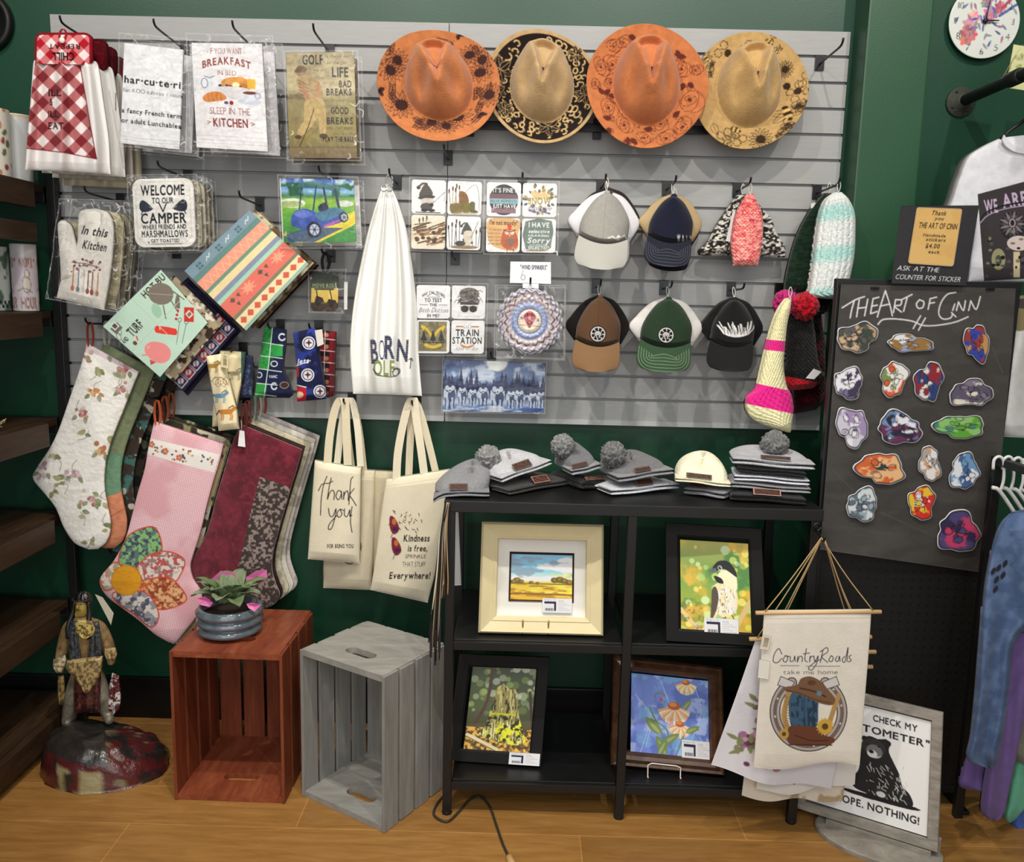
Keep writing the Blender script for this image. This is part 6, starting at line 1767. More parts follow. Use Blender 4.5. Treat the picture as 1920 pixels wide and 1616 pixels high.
def tote(label, Lp, Rp, Y, base, paint=None, straps=(), dens=1.0, group='natural canvas tote bags on hooks', bulge=0.02):
    c = np.vstack([Lp, Rp]); mn, mx = c.min(0) - 5, c.max(0) + 5; t = thing('tote_bag', label, 'bag', atY((Lp[0][0] + Rp[0][0]) / 2, Lp[0][1], Y), group)
    cv = Cv(mn[0], mn[1], mx[0], mx[1], base, 1.6); cv.grain(0.02, 0.08, 3)
    if paint:
        paint(cv)
    cv.line([(Lp[0][0], Lp[0][1] + 14), (Rp[0][0], Rp[0][1] + 14)], tuple(int(v * 0.9) for v in base), 1.2)
    panel('bag_body', Lp, Rp, Y, cv, CANV, t, thick=0.012, bulge=bulge, dens=dens, sm=4, depth=lambda A, B, pp: 0.006 * np.sin(A * 7 + B * 4) * B)
    for (pts, wd, col) in straps:
        ribbon('strap', [atY(p[0], p[1], Y - 0.004 + p[2] if len(p) > 2 else Y - 0.004) for p in pts], (wd, 0.006, 0.0), CANV, t, thick=0.002, cols=col)
    return t


cream = (232, 222, 196)


def ty(cv):
    k = (44, 42, 42); w = 1.7
    for p in ([(613, 893), (606, 912), (602, 940), (601, 966)], [(597, 920), (604, 908), (616, 906), (624, 902)], [(621, 896), (617, 914), (614, 936), (618, 924), (624, 919), (627, 926), (626, 937)], [(640, 922), (634, 920), (630, 930), (634, 937), (639, 930), (640, 921), (641, 936)], [(645, 922), (644, 936), (646, 926), (651, 920), (653, 928), (653, 938)], [(662, 894), (658, 900), (656, 922), (654, 946)], [(664, 916), (656, 928), (662, 938), (668, 948)],
              [(616, 953), (618, 966), (624, 968), (630, 954), (628, 970), (622, 990), (616, 992), (618, 982), (632, 966)], [(637, 955), (632, 962), (635, 970), (641, 964), (638, 955), (644, 957)], [(646, 954), (646, 966), (651, 968), (656, 956), (656, 968), (660, 966)], [(660, 950), (657, 976), (660, 998)]):
        cv.line(p, k, w, sm=5)
    cv.text('FOR BEING YOU', 638, 1024, 7, (44, 42, 42), fit=50, bold=1)


tote('plain canvas tote bag hanging behind the thank-you bag', [(664, 880), (650, 960), (610, 1030), (606, 1102)], [(703, 882), (702, 960), (700, 1040), (697, 1106)], -0.06, (220, 208, 180), lambda cv: cv.line([(640, 1050), (660, 1056), (676, 1030), (674, 1010)], (40, 40, 40), 2, sm=4), straps=[([(660, 884), (650, 800), (650, 756), (660, 752), (672, 800), (682, 884)], 0.022, (214, 202, 172))], dens=0.7)
tote('canvas tote bag hand-lettered thank you FOR BEING YOU', [(590, 863), (586, 920), (581, 990), (577, 1048)], [(677, 877), (676, 930), (675, 1000), (674, 1056)], -0.115, cream, ty, straps=[([(614, 868), (618, 820), (626, 775), (636, 750), (645, 748), (648, 770), (650, 820), (652, 872)], 0.024, (226, 214, 184)), ([(632, 870, 0.02), (640, 800, 0.02), (650, 752, 0.02), (660, 752, 0.02), (670, 800, 0.02), (676, 874, 0.02)], 0.020, (232, 224, 202))])


def kind(cv):
    k = (46, 38, 38); rg = np.random.default_rng(6)
    for k_ in range(26):
        x, y = 762 + rg.normal() * 16, 976 + rg.normal() * 11; a = rg.random() * 3; cv.line([(x, y), (x + 5 * cos(a), y + 5 * sin(a))], ((60, 40, 44), (120, 60, 60), (40, 36, 40))[k_ % 3], 1.3)
    for (x, y) in ((737, 984), (741, 1024)):
        cv.poly([(x - 6, y - 16), (x + 4, y - 12), (x + 12, y + 8), (x + 2, y + 18), (x - 6, y + 6)], (130, 48, 64), sm=3); cv.ell(x + 2, y - 6, 4, 6, (196, 120, 60)); cv.ell(x + 4, y + 8, 5, 4, (74, 44, 80)); cv.line([(x, y + 14), (x - 4, y + 24)], (80, 60, 60), 1.2)
    cv.text('Kindness', 781, 1009, 12, k, fit=50, sh=0.15, bold=1); cv.text('is free,', 783, 1028, 11, k, fit=38, sh=0.15, bold=1); cv.text('SPRINKLE', 779, 1043, 7, k, fit=40, sh=0.1); cv.text('THAT STUFF', 776, 1058, 9, k, fit=44, sh=0.1); cv.text('Everywhere!', 768, 1079, 12, k, fit=78, sh=0.2, bold=1)


tote('beige canvas tote bag behind the kindness bag', [(700, 882), (700, 960), (699, 1050), (697, 1068)], [(740, 884), (742, 960), (741, 1040), (740, 1066)], -0.05, (206, 194, 164), dens=0.6)
tote('canvas tote bag lettered Kindness is free with flowers, beside the shelf', [(724, 898), (716, 950), (706, 1030), (695, 1106)], [(843, 880), (838, 950), (822, 1050), (802, 1130)], -0.115, cream, kind, straps=[([(743, 908), (746, 850), (757, 790), (768, 753), (776, 748), (780, 780), (789, 840), (797, 902)], 0.024, (236, 226, 200)), ([(766, 905, 0.025), (768, 850, 0.025), (772, 780, 0.025), (778, 752, 0.025), (790, 780, 0.025), (806, 840, 0.025), (818, 890, 0.025)], 0.022, (226, 214, 186))])
for (px_, py_, lb) in ((650, 745, 'black peg hook holding the thank-you tote bag'), (776, 742, 'black peg hook holding the kindness tote bag'), (290, 742, 'black peg hook holding the pink gingham stocking'), (446, 745, 'black peg hook holding the burgundy stocking'), (175, 602, 'black peg hook holding the white floral stocking'), (440, 668, 'black peg hook holding the horse-print headbands')):
    p = atY(px_, py_, -0.09); hook(p[0], p[2], 0.135, lb)


# ------------------------------------------------------------------ framed pictures on the display shelf
def wq(quad, Yb, Yt):
    q = np.asarray(quad, float); br = atZ(q[2][0], q[2][1], Yb); bl = atZ(q[3][0], q[3][1], Yb)
    return np.array([atY(q[0][0], q[0][1], bl[1] + Yt), atY(q[1][0], q[1][1], br[1] + Yt), br, bl])


def frame_rings(name, wqd, prof, m, parent, cols=None, closed_back=0.015):
    """mitred moulding: prof = [(inset metres, height metres)...] from the outer edge inwards"""
    w = np.asarray(wqd); ux = w[1] - w[0]; uy = w[3] - w[0]; lx, ly = np.linalg.norm(ux), np.linalg.norm(uy); n = np.cross(uy, ux); n /= np.linalg.norm(n)
    if n[1] > 0:
        n = -n
    V = []
    for (ins, h) in [(0.0, -closed_back)] + list(prof) + [(prof[-1][0], -closed_back)]:
        a, b = ins / lx, ins / ly
        for (u, v) in ((a, b), (1 - a, b), (1 - a, 1 - b), (a, 1 - b)):
            V.append(w[0] * (1 - u) * (1 - v) + w[1] * u * (1 - v) + w[2] * u * v + w[3] * (1 - u) * v + n * h)
    k = len(V) // 4; F = []
    for i in range(k):
        j = (i + 1) % k
        for s in range(4):
            F.append([i * 4 + s, i * 4 + (s + 1) % 4, j * 4 + (s + 1) % 4, j * 4 + s])
    return obj(name, V, F, m, parent, smooth_=False), n, (lx, ly)


def wsheet(name, w, cv, m, parent, n=None, off=0.0, thick=0.001, res=1.0, ins=(0, 0, 1, 1), label=None):
    w = np.asarray(w); a0, b0, a1, b1 = ins; lx = np.linalg.norm(w[1] - w[0]) * (a1 - a0); ly = np.linalg.norm(w[3] - w[0]) * (b1 - b0)
    nx, ny = max(3, int(lx * 640 * res)), max(3, int(ly * 640 * res)); A, B = np.meshgrid(np.linspace(0, 1, nx), np.linspace(0, 1, ny))
    P = bil(w, a0 + A * (a1 - a0), b0 + B * (b1 - b0))
    if n is not None:
        P = P + n * off
    C = cv.sample(cv.x0 + A * (cv.x1 - cv.x0), cv.y0 + B * (cv.y1 - cv.y0)); return grid(name, P, C, m, parent, np.array([0, thick, 0]) if thick else None, label)


def price(parent, w, n, ins, off=0.006):
    cv = Cv(0, 0, 60, 32, (238, 238, 240), 2.0); cv.text('Original Art', 16, 3.5, 2.2, (60, 60, 70), fit=26); cv.rect(4, 7, 28, 28, (34, 40, 66)); cv.rect(4, 12, 24, 30, (232, 232, 236))
    for k in range(16):
        cv.rect(6 + k * 1.1, 22, 6 + k * 1.1 + (0.7 if k % 3 else 0.4), 28, (40, 40, 50))
    for k in range(6):
        cv.line([(32, 8 + k * 3.6), (44 + (k % 3) * 6, 8 + k * 3.6)], (176, 178, 188), 0.8)
    cv.text('Acrylic', 38, 5, 2.4, (90, 90, 100), fit=10)
    wsheet('price_card', w, cv, PRINT_CARD, parent, n, off, 0.001, 2.0, ins, label='white printed price card')


GLASSM = film_mat('picture_glass', 0.12, bstr=0.0, crease_glints=False)

w = wq([(904, 977), (1131, 983), (1130, 1190), (897, 1184)], 0.531, 0.045); t = thing('framed_picture', 'wide cream-framed landscape of a yellow field under a cloudy blue sky', 'picture', (w[2] + w[3]) / 2)
_, n, (lx, ly) = frame_rings('picture_frame', w, [(0, 0.012), (0.006, 0.02), (0.010, 0.018), (0.034, 0.008), (0.036, 0.010), (0.046, 0.006), (0.048, -0.002)], mat('cream_frame_wood', (226, 212, 168), 0.45, spec=0.35, vary=0.04, vscale=20), t)
wsheet('white_mat_board', w, txtcard(10, 10, (236, 234, 226), []), PRINT_CARD, t, n, -0.004, 0.002, 0.05, (0.12, 0.12, 0.88, 0.88))
wsheet('brown_liner', w, txtcard(10, 10, (64, 44, 34), []), PRINT_CARD, t, n, -0.0025, 0.001, 0.05, (0.235, 0.27, 0.765, 0.72))
cv = Cv(0, 0, 120, 90, (120, 170, 196), 2.0); cv.vgrad([(0, (116, 164, 196)), (0.35, (128, 180, 200)), (0.58, (206, 216, 190)), (0.62, (190, 168, 60)), (0.8, (214, 180, 62)), (1, (186, 148, 50))])
cv.mixnoise((226, 232, 236), 0.05, 0.48, 0.15, 3, 0.95, sx=0.55, sy=1.6, reg=(0, 0, 120, 50)); cv.mixnoise((120, 138, 156), 0.07, 0.58, 0.1, 8, 0.8, sx=0.5, sy=1.8, reg=(0, 0, 120, 46)); cv.mixnoise((214, 200, 90), 0.06, 0.6, 0.1, 4, 0.6, sx=0.6, sy=1, reg=(76, 36, 120, 54))
for (x, y, r) in ((12, 52, 8), (20, 54, 6), (86, 50, 8), (96, 49, 9), (104, 51, 8), (114, 54, 8), (4, 55, 6), (40, 56, 5), (52, 57, 4)):
    cv.ell(x, y, r, r * 0.7, (98, 86, 40)); cv.ell(x + 2, y - 1, r * 0.6, r * 0.45, (140, 112, 50))
cv.line([(0, 58), (120, 58)], (110, 90, 44), 2); cv.mixnoise((150, 110, 40), 0.1, 0.58, 0.08, 5, 0.9, sx=0.4, sy=2.2, reg=(0, 60, 120, 90)); cv.line([(0, 78), (120, 79)], (110, 84, 40), 2.6); cv.mixnoise((236, 206, 90), 0.1, 0.6, 0.08, 15, 0.8, sx=0.4, sy=2, reg=(0, 60, 120, 76))
cv.a = np.clip(cv.a * 1.22, 0, 0.97); pa = wsheet('landscape_painting', w, cv, PAINTED, t, n, -0.001, 0.001, 1.6, (0.25, 0.29, 0.75, 0.70)); price(pa, w, n, (0.51, 0.68, 0.75, 0.81), 0.002)
for x in (980, 1028):
    p = atY(x, 1178, -0.455); q = atY(x, 1194, -0.45)
    e = thing('brass_easel_hook', 'brass easel prong holding the cream frame, %s' % ('nearer the chair post' if False else ('first from the outer post' if x < 1000 else 'second from the outer post')), 'easel', (q[0], -0.45, 0.528)); tube('prong', [(p[0], -0.458, 0.572), (p[0], -0.463, 0.545), (p[0], -0.463, 0.533), (p[0], -0.43, 0.5292), (p[0], -0.40, 0.5292)], 0.0022, M((170, 130, 70), 0.3, metal=1.0), e, sm=3)


def bokeh(cv, cs, n, seed, r0=3, r1=9, reg=None, al=0.75):
    rg = np.random.default_rng(seed); xa, ya, xb, yb = reg or (cv.x0, cv.y0, cv.x1, cv.y1)
    for k in range(n):
        r = r0 + rg.random() * (r1 - r0); cv.ell(xa + rg.random() * (xb - xa), ya + rg.random() * (yb - ya), r, r, cs[k % len(cs)], al=al * (0.5 + 0.5 * rg.random()), soft=0.12)


BLKMAT = mat('black_mat_board', (24, 23, 22), 0.65, spec=0.25, bump=0.04, bscale=300)
w = wq([(1248, 980), (1426, 991), (1436, 1211), (1249, 1200)], 0.532, 0.06); t = thing('framed_picture', 'black-matted picture of a chickadee on a branch, upper shelf', 'picture', (w[2] + w[3]) / 2)
_, n, _s = frame_rings('picture_frame', w, [(0, 0.008), (0.030, 0.008), (0.036, 0.004)], BLKMAT, t)
cv = Cv(0, 0, 132, 180, (110, 142, 60), 1.8); cv.vgrad([(0, (150, 148, 80)), (0.4, (104, 142, 70)), (0.75, (150, 150, 50)), (1, (176, 150, 50))]); cv.mixnoise((64, 110, 56), 0.03, 0.52, 0.15, 3, 0.8); cv.mixnoise((206, 160, 60), 0.03, 0.6, 0.15, 12, 0.8)
bokeh(cv, ((226, 226, 120), (170, 206, 130), (236, 206, 110), (196, 226, 190), (222, 196, 80)), 60, 4)
cv.line([(0, 134), (36, 176), (46, 180)], (196, 172, 124), 8); cv.line([(36, 182), (66, 138), (70, 130)], (206, 186, 140), 8); cv.line([(96, 182), (110, 150), (132, 112)], (190, 164, 116), 9); cv.mixnoise((120, 96, 66), 0.2, 0.6, 0.05, 5, 0.6, reg=(0, 120, 40, 180))
cv.poly([(66, 82), (92, 76), (106, 92), (108, 120), (98, 140), (76, 144), (62, 126), (60, 104)], (206, 190, 150), sm=4); cv.mixnoise((240, 232, 206), 0.2, 0.5, 0.1, 3, 0.9, sx=2, sy=0.6, reg=(64, 84, 104, 138)); cv.mixnoise((90, 76, 60), 0.3, 0.66, 0.04, 13, 0.8, sx=2, sy=0.5, reg=(64, 90, 104, 138))
cv.poly([(60, 92), (68, 88), (72, 110), (64, 140), (56, 150), (58, 120)], (76, 66, 56), sm=3); cv.poly([(70, 70), (78, 56), (102, 54), (108, 74), (106, 92), (90, 84), (74, 76)], (226, 212, 170), sm=3); cv.poly([(62, 52), (72, 38), (90, 36), (104, 50), (108, 66), (98, 60), (84, 52), (70, 56)], (34, 34, 36), sm=4); cv.poly([(64, 66), (78, 70), (82, 80), (70, 78)], (30, 30, 30), sm=3)
cv.poly([(56, 56), (68, 50), (70, 58), (60, 62)], (90, 92, 96)); cv.ell(76, 50, 4.4, 4.4, (180, 180, 176)); cv.ell(76, 50, 3, 3, (20, 20, 22)); cv.ell(77, 49, 1, 1, (240, 240, 240)); cv.line([(84, 144), (80, 156)], (80, 70, 60), 2); cv.line([(96, 140), (104, 154)], (80, 70, 60), 2)
cv.a = np.clip(cv.a * 1.22, 0, 0.97); pa = wsheet('bird_painting', w, cv, PAINTED, t, n, 0.0045, 0.001, 1.4, (0.15, 0.135, 0.86, 0.93)); price(pa, w, n, (0.385, 0.785, 0.73, 0.925), 0.0075)

w = wq([(862, 1226), (1030, 1232), (1014, 1436), (838, 1424)], 0.111, 0.085); t = thing('framed_picture', 'black-matted picture of a mossy tree stump, lower shelf', 'picture', (w[2] + w[3]) / 2)
_, n, _s = frame_rings('picture_frame', w, [(0, 0.008), (0.030, 0.008), (0.036, 0.004)], BLKMAT, t)
cv = Cv(0, 0, 126, 182, (64, 76, 54), 1.8); cv.vgrad([(0, (62, 70, 54)), (0.5, (84, 96, 62)), (0.8, (70, 64, 40)), (1, (130, 104, 50))]); bokeh(cv, ((176, 190, 160), (120, 140, 80), (206, 214, 196), (150, 170, 96)), 70, 7, 2.5, 8, (0, 0, 126, 110)); cv.line([(38, 0), (34, 80), (10, 140)], (84, 62, 50), 6, sm=4); cv.line([(112, 60), (122, 140)], (70, 56, 46), 5)
cv.mixnoise((206, 160, 70), 0.16, 0.5, 0.06, 3, 1, reg=(0, 134, 126, 182)); cv.mixnoise((74, 50, 30), 0.2, 0.58, 0.05, 8, 0.9, reg=(0, 134, 126, 182))
st = [(50, 52), (56, 48), (62, 44), (66, 52), (78, 56), (88, 54), (90, 74), (96, 110), (112, 158), (96, 166), (60, 162), (24, 148), (34, 134), (42, 100), (46, 66)]; cv.poly(st, (150, 140, 84)); wv = cv.a.copy(); cv.mixnoise((206, 200, 130), 0.25, 0.5, 0.06, 4, 1, sx=1.6, sy=0.25); cv.mixnoise((60, 54, 30), 0.25, 0.6, 0.05, 14, 1, sx=1.6, sy=0.3); cv.mixnoise((206, 206, 40), 0.08, 0.46, 0.05, 24, 1, reg=(20, 104, 116, 170)); cv.mixnoise((44, 44, 22), 0.14, 0.62, 0.04, 34, 1, reg=(20, 104, 116, 170)); g = cv.a.copy(); mk = np.zeros_like(wv); cv.a = mk; cv.poly(st, (255, 255, 255)); cv.a = wv * (1 - mk) + g * mk
cv.line([(4, 150), (60, 176)], (206, 190, 150), 7); cv.line([(4, 154), (60, 180)], (120, 100, 70), 2)
cv.a = np.clip(cv.a * 1.22, 0, 0.97); wsheet('stump_painting', w, cv, PAINTED, t, n, 0.0045, 0.001, 1.4, (0.165, 0.055, 0.905, 0.90)); price(t, w, n, (0.66, 0.885, 0.985, 0.995), 0.010)

WAL = wood_mat('dark_walnut_frame', (78, 52, 36), (48, 30, 20), (104, 74, 52), (3, 3, 3), 0.3, 0.45, 9.0, coat=0.2)
w = wq([(1149, 1228), (1354, 1250), (1358, 1452), (1145, 1432)], 0.1115, 0.07); t = thing('framed_picture', 'walnut-framed painting of drooping coneflowers on blue, lower shelf', 'picture', (w[2] + w[3]) / 2)
_, n, _s = frame_rings('picture_frame', w, [(0, 0.010), (0.005, 0.018), (0.012, 0.014), (0.024, 0.022), (0.034, 0.016), (0.042, 0.004)], WAL, t)
cv = Cv(0, 0, 158, 150, (106, 128, 190), 1.8); cv.vgrad([(0, (92, 116, 180)), (0.45, (104, 124, 190)), (1, (120, 134, 206))]); cv.mixnoise((74, 96, 160), 0.03, 0.5, 0.2, 3, 0.8); cv.mixnoise((166, 180, 226), 0.05, 0.62, 0.1, 9, 0.7); cv.mixnoise((110, 160, 196), 0.04, 0.62, 0.12, 19, 0.6)
for p in ([(8, 40), (40, 80), (30, 140)], [(60, 10), (80, 60)], [(130, 20), (140, 60), (120, 120)], [(20, 150), (36, 100)]):
    cv.line(p, (176, 190, 226), 1.4, sm=4, al=0.7)
for (x, y, s, c) in ((86, 62, 30, (226, 170, 130)), (98, 94, 22, (230, 180, 140)), (110, 12, 20, (226, 196, 140))):
    for k in range(15):
        a = 0.15 + k * 0.2; cv.line([(x, y - 4), (x + s * cos(a), y + s * 0.75 * sin(a)), (x + s * 0.95 * cos(a), y + s * 0.95 * sin(a))], (c, (240, 200, 166), (206, 140, 110))[k % 3], s * 0.16)
    cv.ell(x, y - s * 0.22, s * 0.42, s * 0.26, (150, 84, 44)); cv.ell(x - 2, y - s * 0.3, s * 0.25, s * 0.14, (196, 120, 60))
for p in ([(58, 150), (64, 116), (46, 80), (38, 62)], [(70, 150), (74, 110), (64, 96), (40, 84)], [(104, 112), (90, 150)], [(110, 104), (134, 96)]):
    cv.line(p, (96, 120, 86), 3, sm=4)
for (x, y, a, l) in ((60, 112, 3.9, 44), (66, 128, 5.7, 36), (70, 150, 4.2, 40), (110, 104, 5.8, 30), (104, 60, 5.4, 26), (56, 150, 5.2, 34)):
    leaf(cv, x, y, a, l, (104, 124, 74), True, 0.22); leaf(cv, x, y, a, l * 0.8, (140, 150, 96), True, 0.10)
cv.ell(60, 46, 3, 4, (190, 60, 50)); cv.ring(58, 40, 10, 7, 2, (110, 110, 60), a0=2.6, a1=6.0)
cv.a = np.clip(cv.a * 1.22, 0, 0.97); wsheet('flower_painting', w, cv, PAINTED, t, n, 0.003, 0.001, 1.4, (0.175, 0.145, 0.885, 0.865)); price(t, w, n, (0.63, 0.71, 0.89, 0.875), 0.006)
wsheet('glass_pane', w, Cv(0, 0, 2, 2, (255, 255, 255)), GLASSM, t, n, 0.0085, 0, 0.05, (0.17, 0.14, 0.89, 0.87))
p0 = [atY(x, y, -0.462) for x, y in ((1215, 1444), (1215, 1434), (1222, 1431), (1268, 1436), (1276, 1439), (1276, 1450))]
e = thing('wire_easel', 'white wire easel lip under the walnut-framed coneflower painting', 'easel', (p0[2][0] + 0.03, -0.44, 0.106)); zb = 0.1085
tube('wire', [(p0[0][0], -0.47, zb), (p0[0][0], -0.462, zb)] + [tuple(q) for q in p0[1:5]] + [(p0[5][0], -0.462, zb), (p0[5][0], -0.47, zb)], 0.002, M((230, 214, 206), 0.35), e, n=6)


# ------------------------------------------------------------------ beanies along the shelf top
def beanie(label, pl, pr, Yl, Yr, col, depth=0.19, hc=0.022, hb=0.045, skew=0.0, pom=None, patch=None, seed=0, gap_shade=(30, 30, 38), bulk=0.5, cuff=None, droop=0.0, edge=(110, 90, 80)):
    A = atY(pl[0], pl[1], Yl); B = atY(pr[0], pr[1], Yr); A[2] = max(A[2], 0.9255); B[2] = max(B[2], 0.9255); ex = B - A; wd = np.linalg.norm(ex); ex /= wd
    ez = np.array([0, 0, 1.0]); ey = np.cross(ez, ex); ey /= np.linalg.norm(ey); ez = np.cross(ex, ey)
    t = thing('folded_beanie', label, 'knit hat', (A + B) / 2, 'folded beanies along the shelf top')
    cc = np.array(L(cuff or col)[:3]); c0 = np.array(L(col)[:3])

    def roll(name, z0, h, y0, d, cl):
        n, k = 40, 20; s = np.linspace(-1, 1, n); a = np.arange(k) * 2 * pi / k; V = []
        for si in s:
            e = (1 - abs(si) ** 8) ** 0.25 if abs(si) < 1 else 0.0
            e = max(e, 0.15); sag = -droop * max(0, -si - 0.45) ** 2 + 0.0012 * sin(si * 4 + seed)
            yy = y0 + d / 2 + (d / 2) * np.sign(np.cos(a)) * np.abs(np.cos(a)) ** 0.7; zz = z0 + h / 2 + (h / 2) * e * np.sign(np.sin(a)) * np.abs(np.sin(a)) ** 0.7 + sag
            V.append(A + ex * (wd / 2 * (1 + si)) + yy[:, None] * ey + zz[:, None] * ez)
        F = gfaces(n, k, wrap=True).tolist() + [list(range(k))[::-1], list(range((n - 1) * k, n * k))]
        return obj(name, np.vstack(V), F, KNIT, t, cols=np.tile(cl, (n * k, 1)))
    roll('cuff_fold', 0.0, hc * 0.48, 0.0, depth * 0.42, cc); roll('gap_shade', hc * 0.44, hc * 0.14, 0.006, depth * 0.36, np.array(L(gap_shade)[:3])); roll('cuff_fold', hc * 0.54, hc * 0.48, 0.002, depth * 0.40, cc * 0.92)  # middle strip: dark colour painted in as shade between the cuff folds
    # crown: a flattened dome lying back from the cuff
    nu, nv = 60, 24; th = np.linspace(0, pi / 2, nv); ph = np.arange(nu) * 2 * pi / nu; V = []; K = []
    for q in th:
        r = cos(q) ** 0.7 if q < pi / 2 else 0.0; z = sin(q)
        x = wd / 2 + (wd / 2 * 0.97) * np.sign(np.cos(ph)) * np.abs(np.cos(ph)) ** 0.8 * r; y = depth * 0.5 + depth * 0.47 * np.sign(np.sin(ph)) * np.abs(np.sin(ph)) ** bulk * r
        zz = hc * 0.5 + (hb) * z * (0.75 + 0.25 * np.sin(ph)) + 0.001 * np.sin(x * 60 + y * 40 + seed)
        V.append(A + (x + skew * y * z)[:, None] * ex + y[:, None] * ey + zz[:, None] * ez); K.append(np.tile(c0, (nu, 1)) * (0.94 + 0.12 * vnoise(x * 300, y * 300, seed)[:, None]))
    V = np.vstack(V); crown = obj('crown', V, gfaces(nv, nu, wrap=True)[:, ::-1].tolist() + [list(range(nu))[::-1], list(range((nv - 1) * nu, nv * nu))], KNIT, t, cols=np.vstack(K))
    if patch is not None:
        u, pw, ph_ = patch[:3]; bc = patch[3] if len(patch) > 3 else (74, 46, 36)
        cv = Cv(0, 0, 40, 16, bc, 2.0); cv.mixnoise((48, 32, 28), 0.4, 0.55, 0.1, 3); cv.line([(1, 1), (39, 1), (39, 15), (1, 15)], edge, 1.2, closed=True)
        c = A + ex * wd * u + ey * 0.004 + ez * hc; s1 = ex * pw / 2; up = ez * 0.75 * ph_ + ey * 0.9 * ph_
        wsheet('leather_patch', [c - s1 + up, c + s1 + up, c + s1, c - s1], cv, PRINT_CARD, crown, np.cross(up, ex) / np.linalg.norm(np.cross(up, ex)) * (1 if np.cross(up, ex)[1] < 0 else -1), 0.004, 0.002, 2.0)
    if pom is not None:
        u, yy, r, pc = pom
        pompom('pom_pom', A + ex * (wd * u + skew * yy * 0.8) + ey * yy + ez * (hc + hb * 0.75 + r * 0.2), r, pc, crown, seed)
    return t


g1, g2, g3, blk = (134, 134, 138), (186, 186, 190), (112, 112, 115), (30, 29, 29)
beanie('mid grey pom-pom beanie overhanging the shelf end, beside the kindness tote', (812, 934), (918, 932), -0.49, -0.48, g1, 0.21, 0.018, 0.075, pom=(0.78, 0.14, 0.036, (156, 156, 156)), patch=(0.45, 0.05, 0.018), seed=1, droop=0.06, skew=0.30)
beanie('charcoal beanie with a bordered tan patch, second from the shelf end', (956, 929), (1076, 907), -0.45, -0.28, (58, 55, 54), 0.19, 0.018, 0.014, 0.0, None, (0.5, 0.062, 0.022, (96, 62, 52)), 2, gap_shade=(18, 18, 20), edge=(196, 140, 120))
beanie('light grey beanie lying tilted over the charcoal one', (942, 906), (1036, 872), -0.43, -0.33, g2, 0.17, 0.018, 0.044, 0.0, None, (0.45, 0.06, 0.02, (84, 54, 42)), 3)
beanie('black beanie with a leather patch under a grey pom-pom one', (1094, 919), (1136, 915), -0.37, -0.325, blk, 0.2, 0.024, 0.016, 0.0, None, (0.55, 0.07, 0.012, (110, 78, 64)), 4, gap_shade=(14, 14, 16))
beanie('grey pom-pom beanie on top of the black one', (1074, 894), (1130, 880), -0.37, -0.34, g3, 0.19, 0.020, 0.060, 0.1, (0.1, 0.09, 0.034, (150, 150, 150)), (0.3, 0.05, 0.012), 5, cuff=(150, 150, 154))
beanie('pale grey beanie at the bottom of the pair before the cream one', (1146, 931), (1274, 917), -0.43, -0.33, (206, 208, 214), 0.19, 0.020, 0.015, 0.0, None, (0.5, 0.055, 0.018), 6)
beanie('dark grey pom-pom beanie on top of the pale grey one', (1160, 906), (1265, 889), -0.42, -0.36, g3, 0.19, 0.020, 0.052, 0.0, (0.12, 0.07, 0.036, (128, 128, 128)), (0.45, 0.05, 0.012), 7, cuff=(140, 140, 144))
beanie('grey beanie flattened under the cream one', (1281, 926), (1358, 937), -0.37, -0.44, g1, 0.19, 0.022, 0.012, 0.0, None, (0.35, 0.06, 0.014), 8)
beanie('cream beanie with a brown leather patch, only cream one on the shelf', (1266, 903), (1370, 915), -0.41, -0.43, (240, 234, 206), 0.18, 0.014, 0.072, 0.0, None, (0.42, 0.07, 0.014, (84, 64, 44)), 9, gap_shade=(190, 180, 150))
for (lb, pl, pr, c, hc, hb, pom, patch, ln, ed) in (
        ('black beanie with a bordered patch at the bottom of the tall stack', (1370, 938), (1512, 948), (24, 23, 23), 0.018, 0.002, None, (0.48, 0.075, 0.02, (70, 46, 40)), (10, 10, 11), (206, 150, 130)),
        ('grey beanie second from the bottom of the tall stack', (1370, 915), (1520, 928), (150, 150, 154), 0.018, 0.006, None, None, (40, 40, 48), (1, 1, 1)),
        ('pale beanie in the middle of the tall stack', (1376, 901), (1518, 912), (206, 208, 216), 0.018, 0.006, None, None, (50, 50, 60), (1, 1, 1)),
        ('black beanie second from the top of the tall stack', (1382, 886), (1512, 897), (30, 28, 28), 0.016, 0.006, None, None, (14, 14, 14), (1, 1, 1)),
        ('pale grey pom-pom beanie topping the tall stack', (1373, 871), (1528, 884), (176, 177, 182), 0.022, 0.030, (0.55, 0.09, 0.038, (132, 132, 132)), (0.52, 0.08, 0.010, (76, 56, 48)), (40, 40, 48), (90, 60, 50))):
    beanie(lb, pl, pr, -0.45 if pl[1] > 930 else -0.42, -0.475 if pl[1] > 930 else -0.45, c, 0.2, hc, hb, 0.0, pom, patch, int(pl[1]), ln, edge=ed)

# ------------------------------------------------------------------ necklaces at the shelf post, paper strip
t = thing('necklace_bundle', 'bundle of hanging cords and leather strands at the shelf end', 'necklaces', atY(838, 945, -0.51))
rg = np.random.default_rng(9)
for k in range(13):
    x0 = 834 + rg.random() * 9; x1 = 803 + k * 2.9 + rg.random() * 3; y1 = 1150 + rg.random() * 90 if k < 8 else 1090 + rg.random() * 40; c = ((30, 24, 22), (196, 176, 140), (214, 206, 186), (70, 50, 40), (24, 24, 26), (170, 140, 100), (120, 120, 124))[k % 7]
    Yd = -0.525 - rg.random() * 0.02
    tube('strand', [atY(x0, 942, Yd), atY((x0 * 2 + x1) / 3 - 3, 1000, Yd), atY((x0 + 2 * x1) / 3, 1080, Yd - 0.003), atY(x1, y1, Yd)], 0.0013 + 0.001 * rg.random(), M(c, 0.6), t, n=6, sm=6)
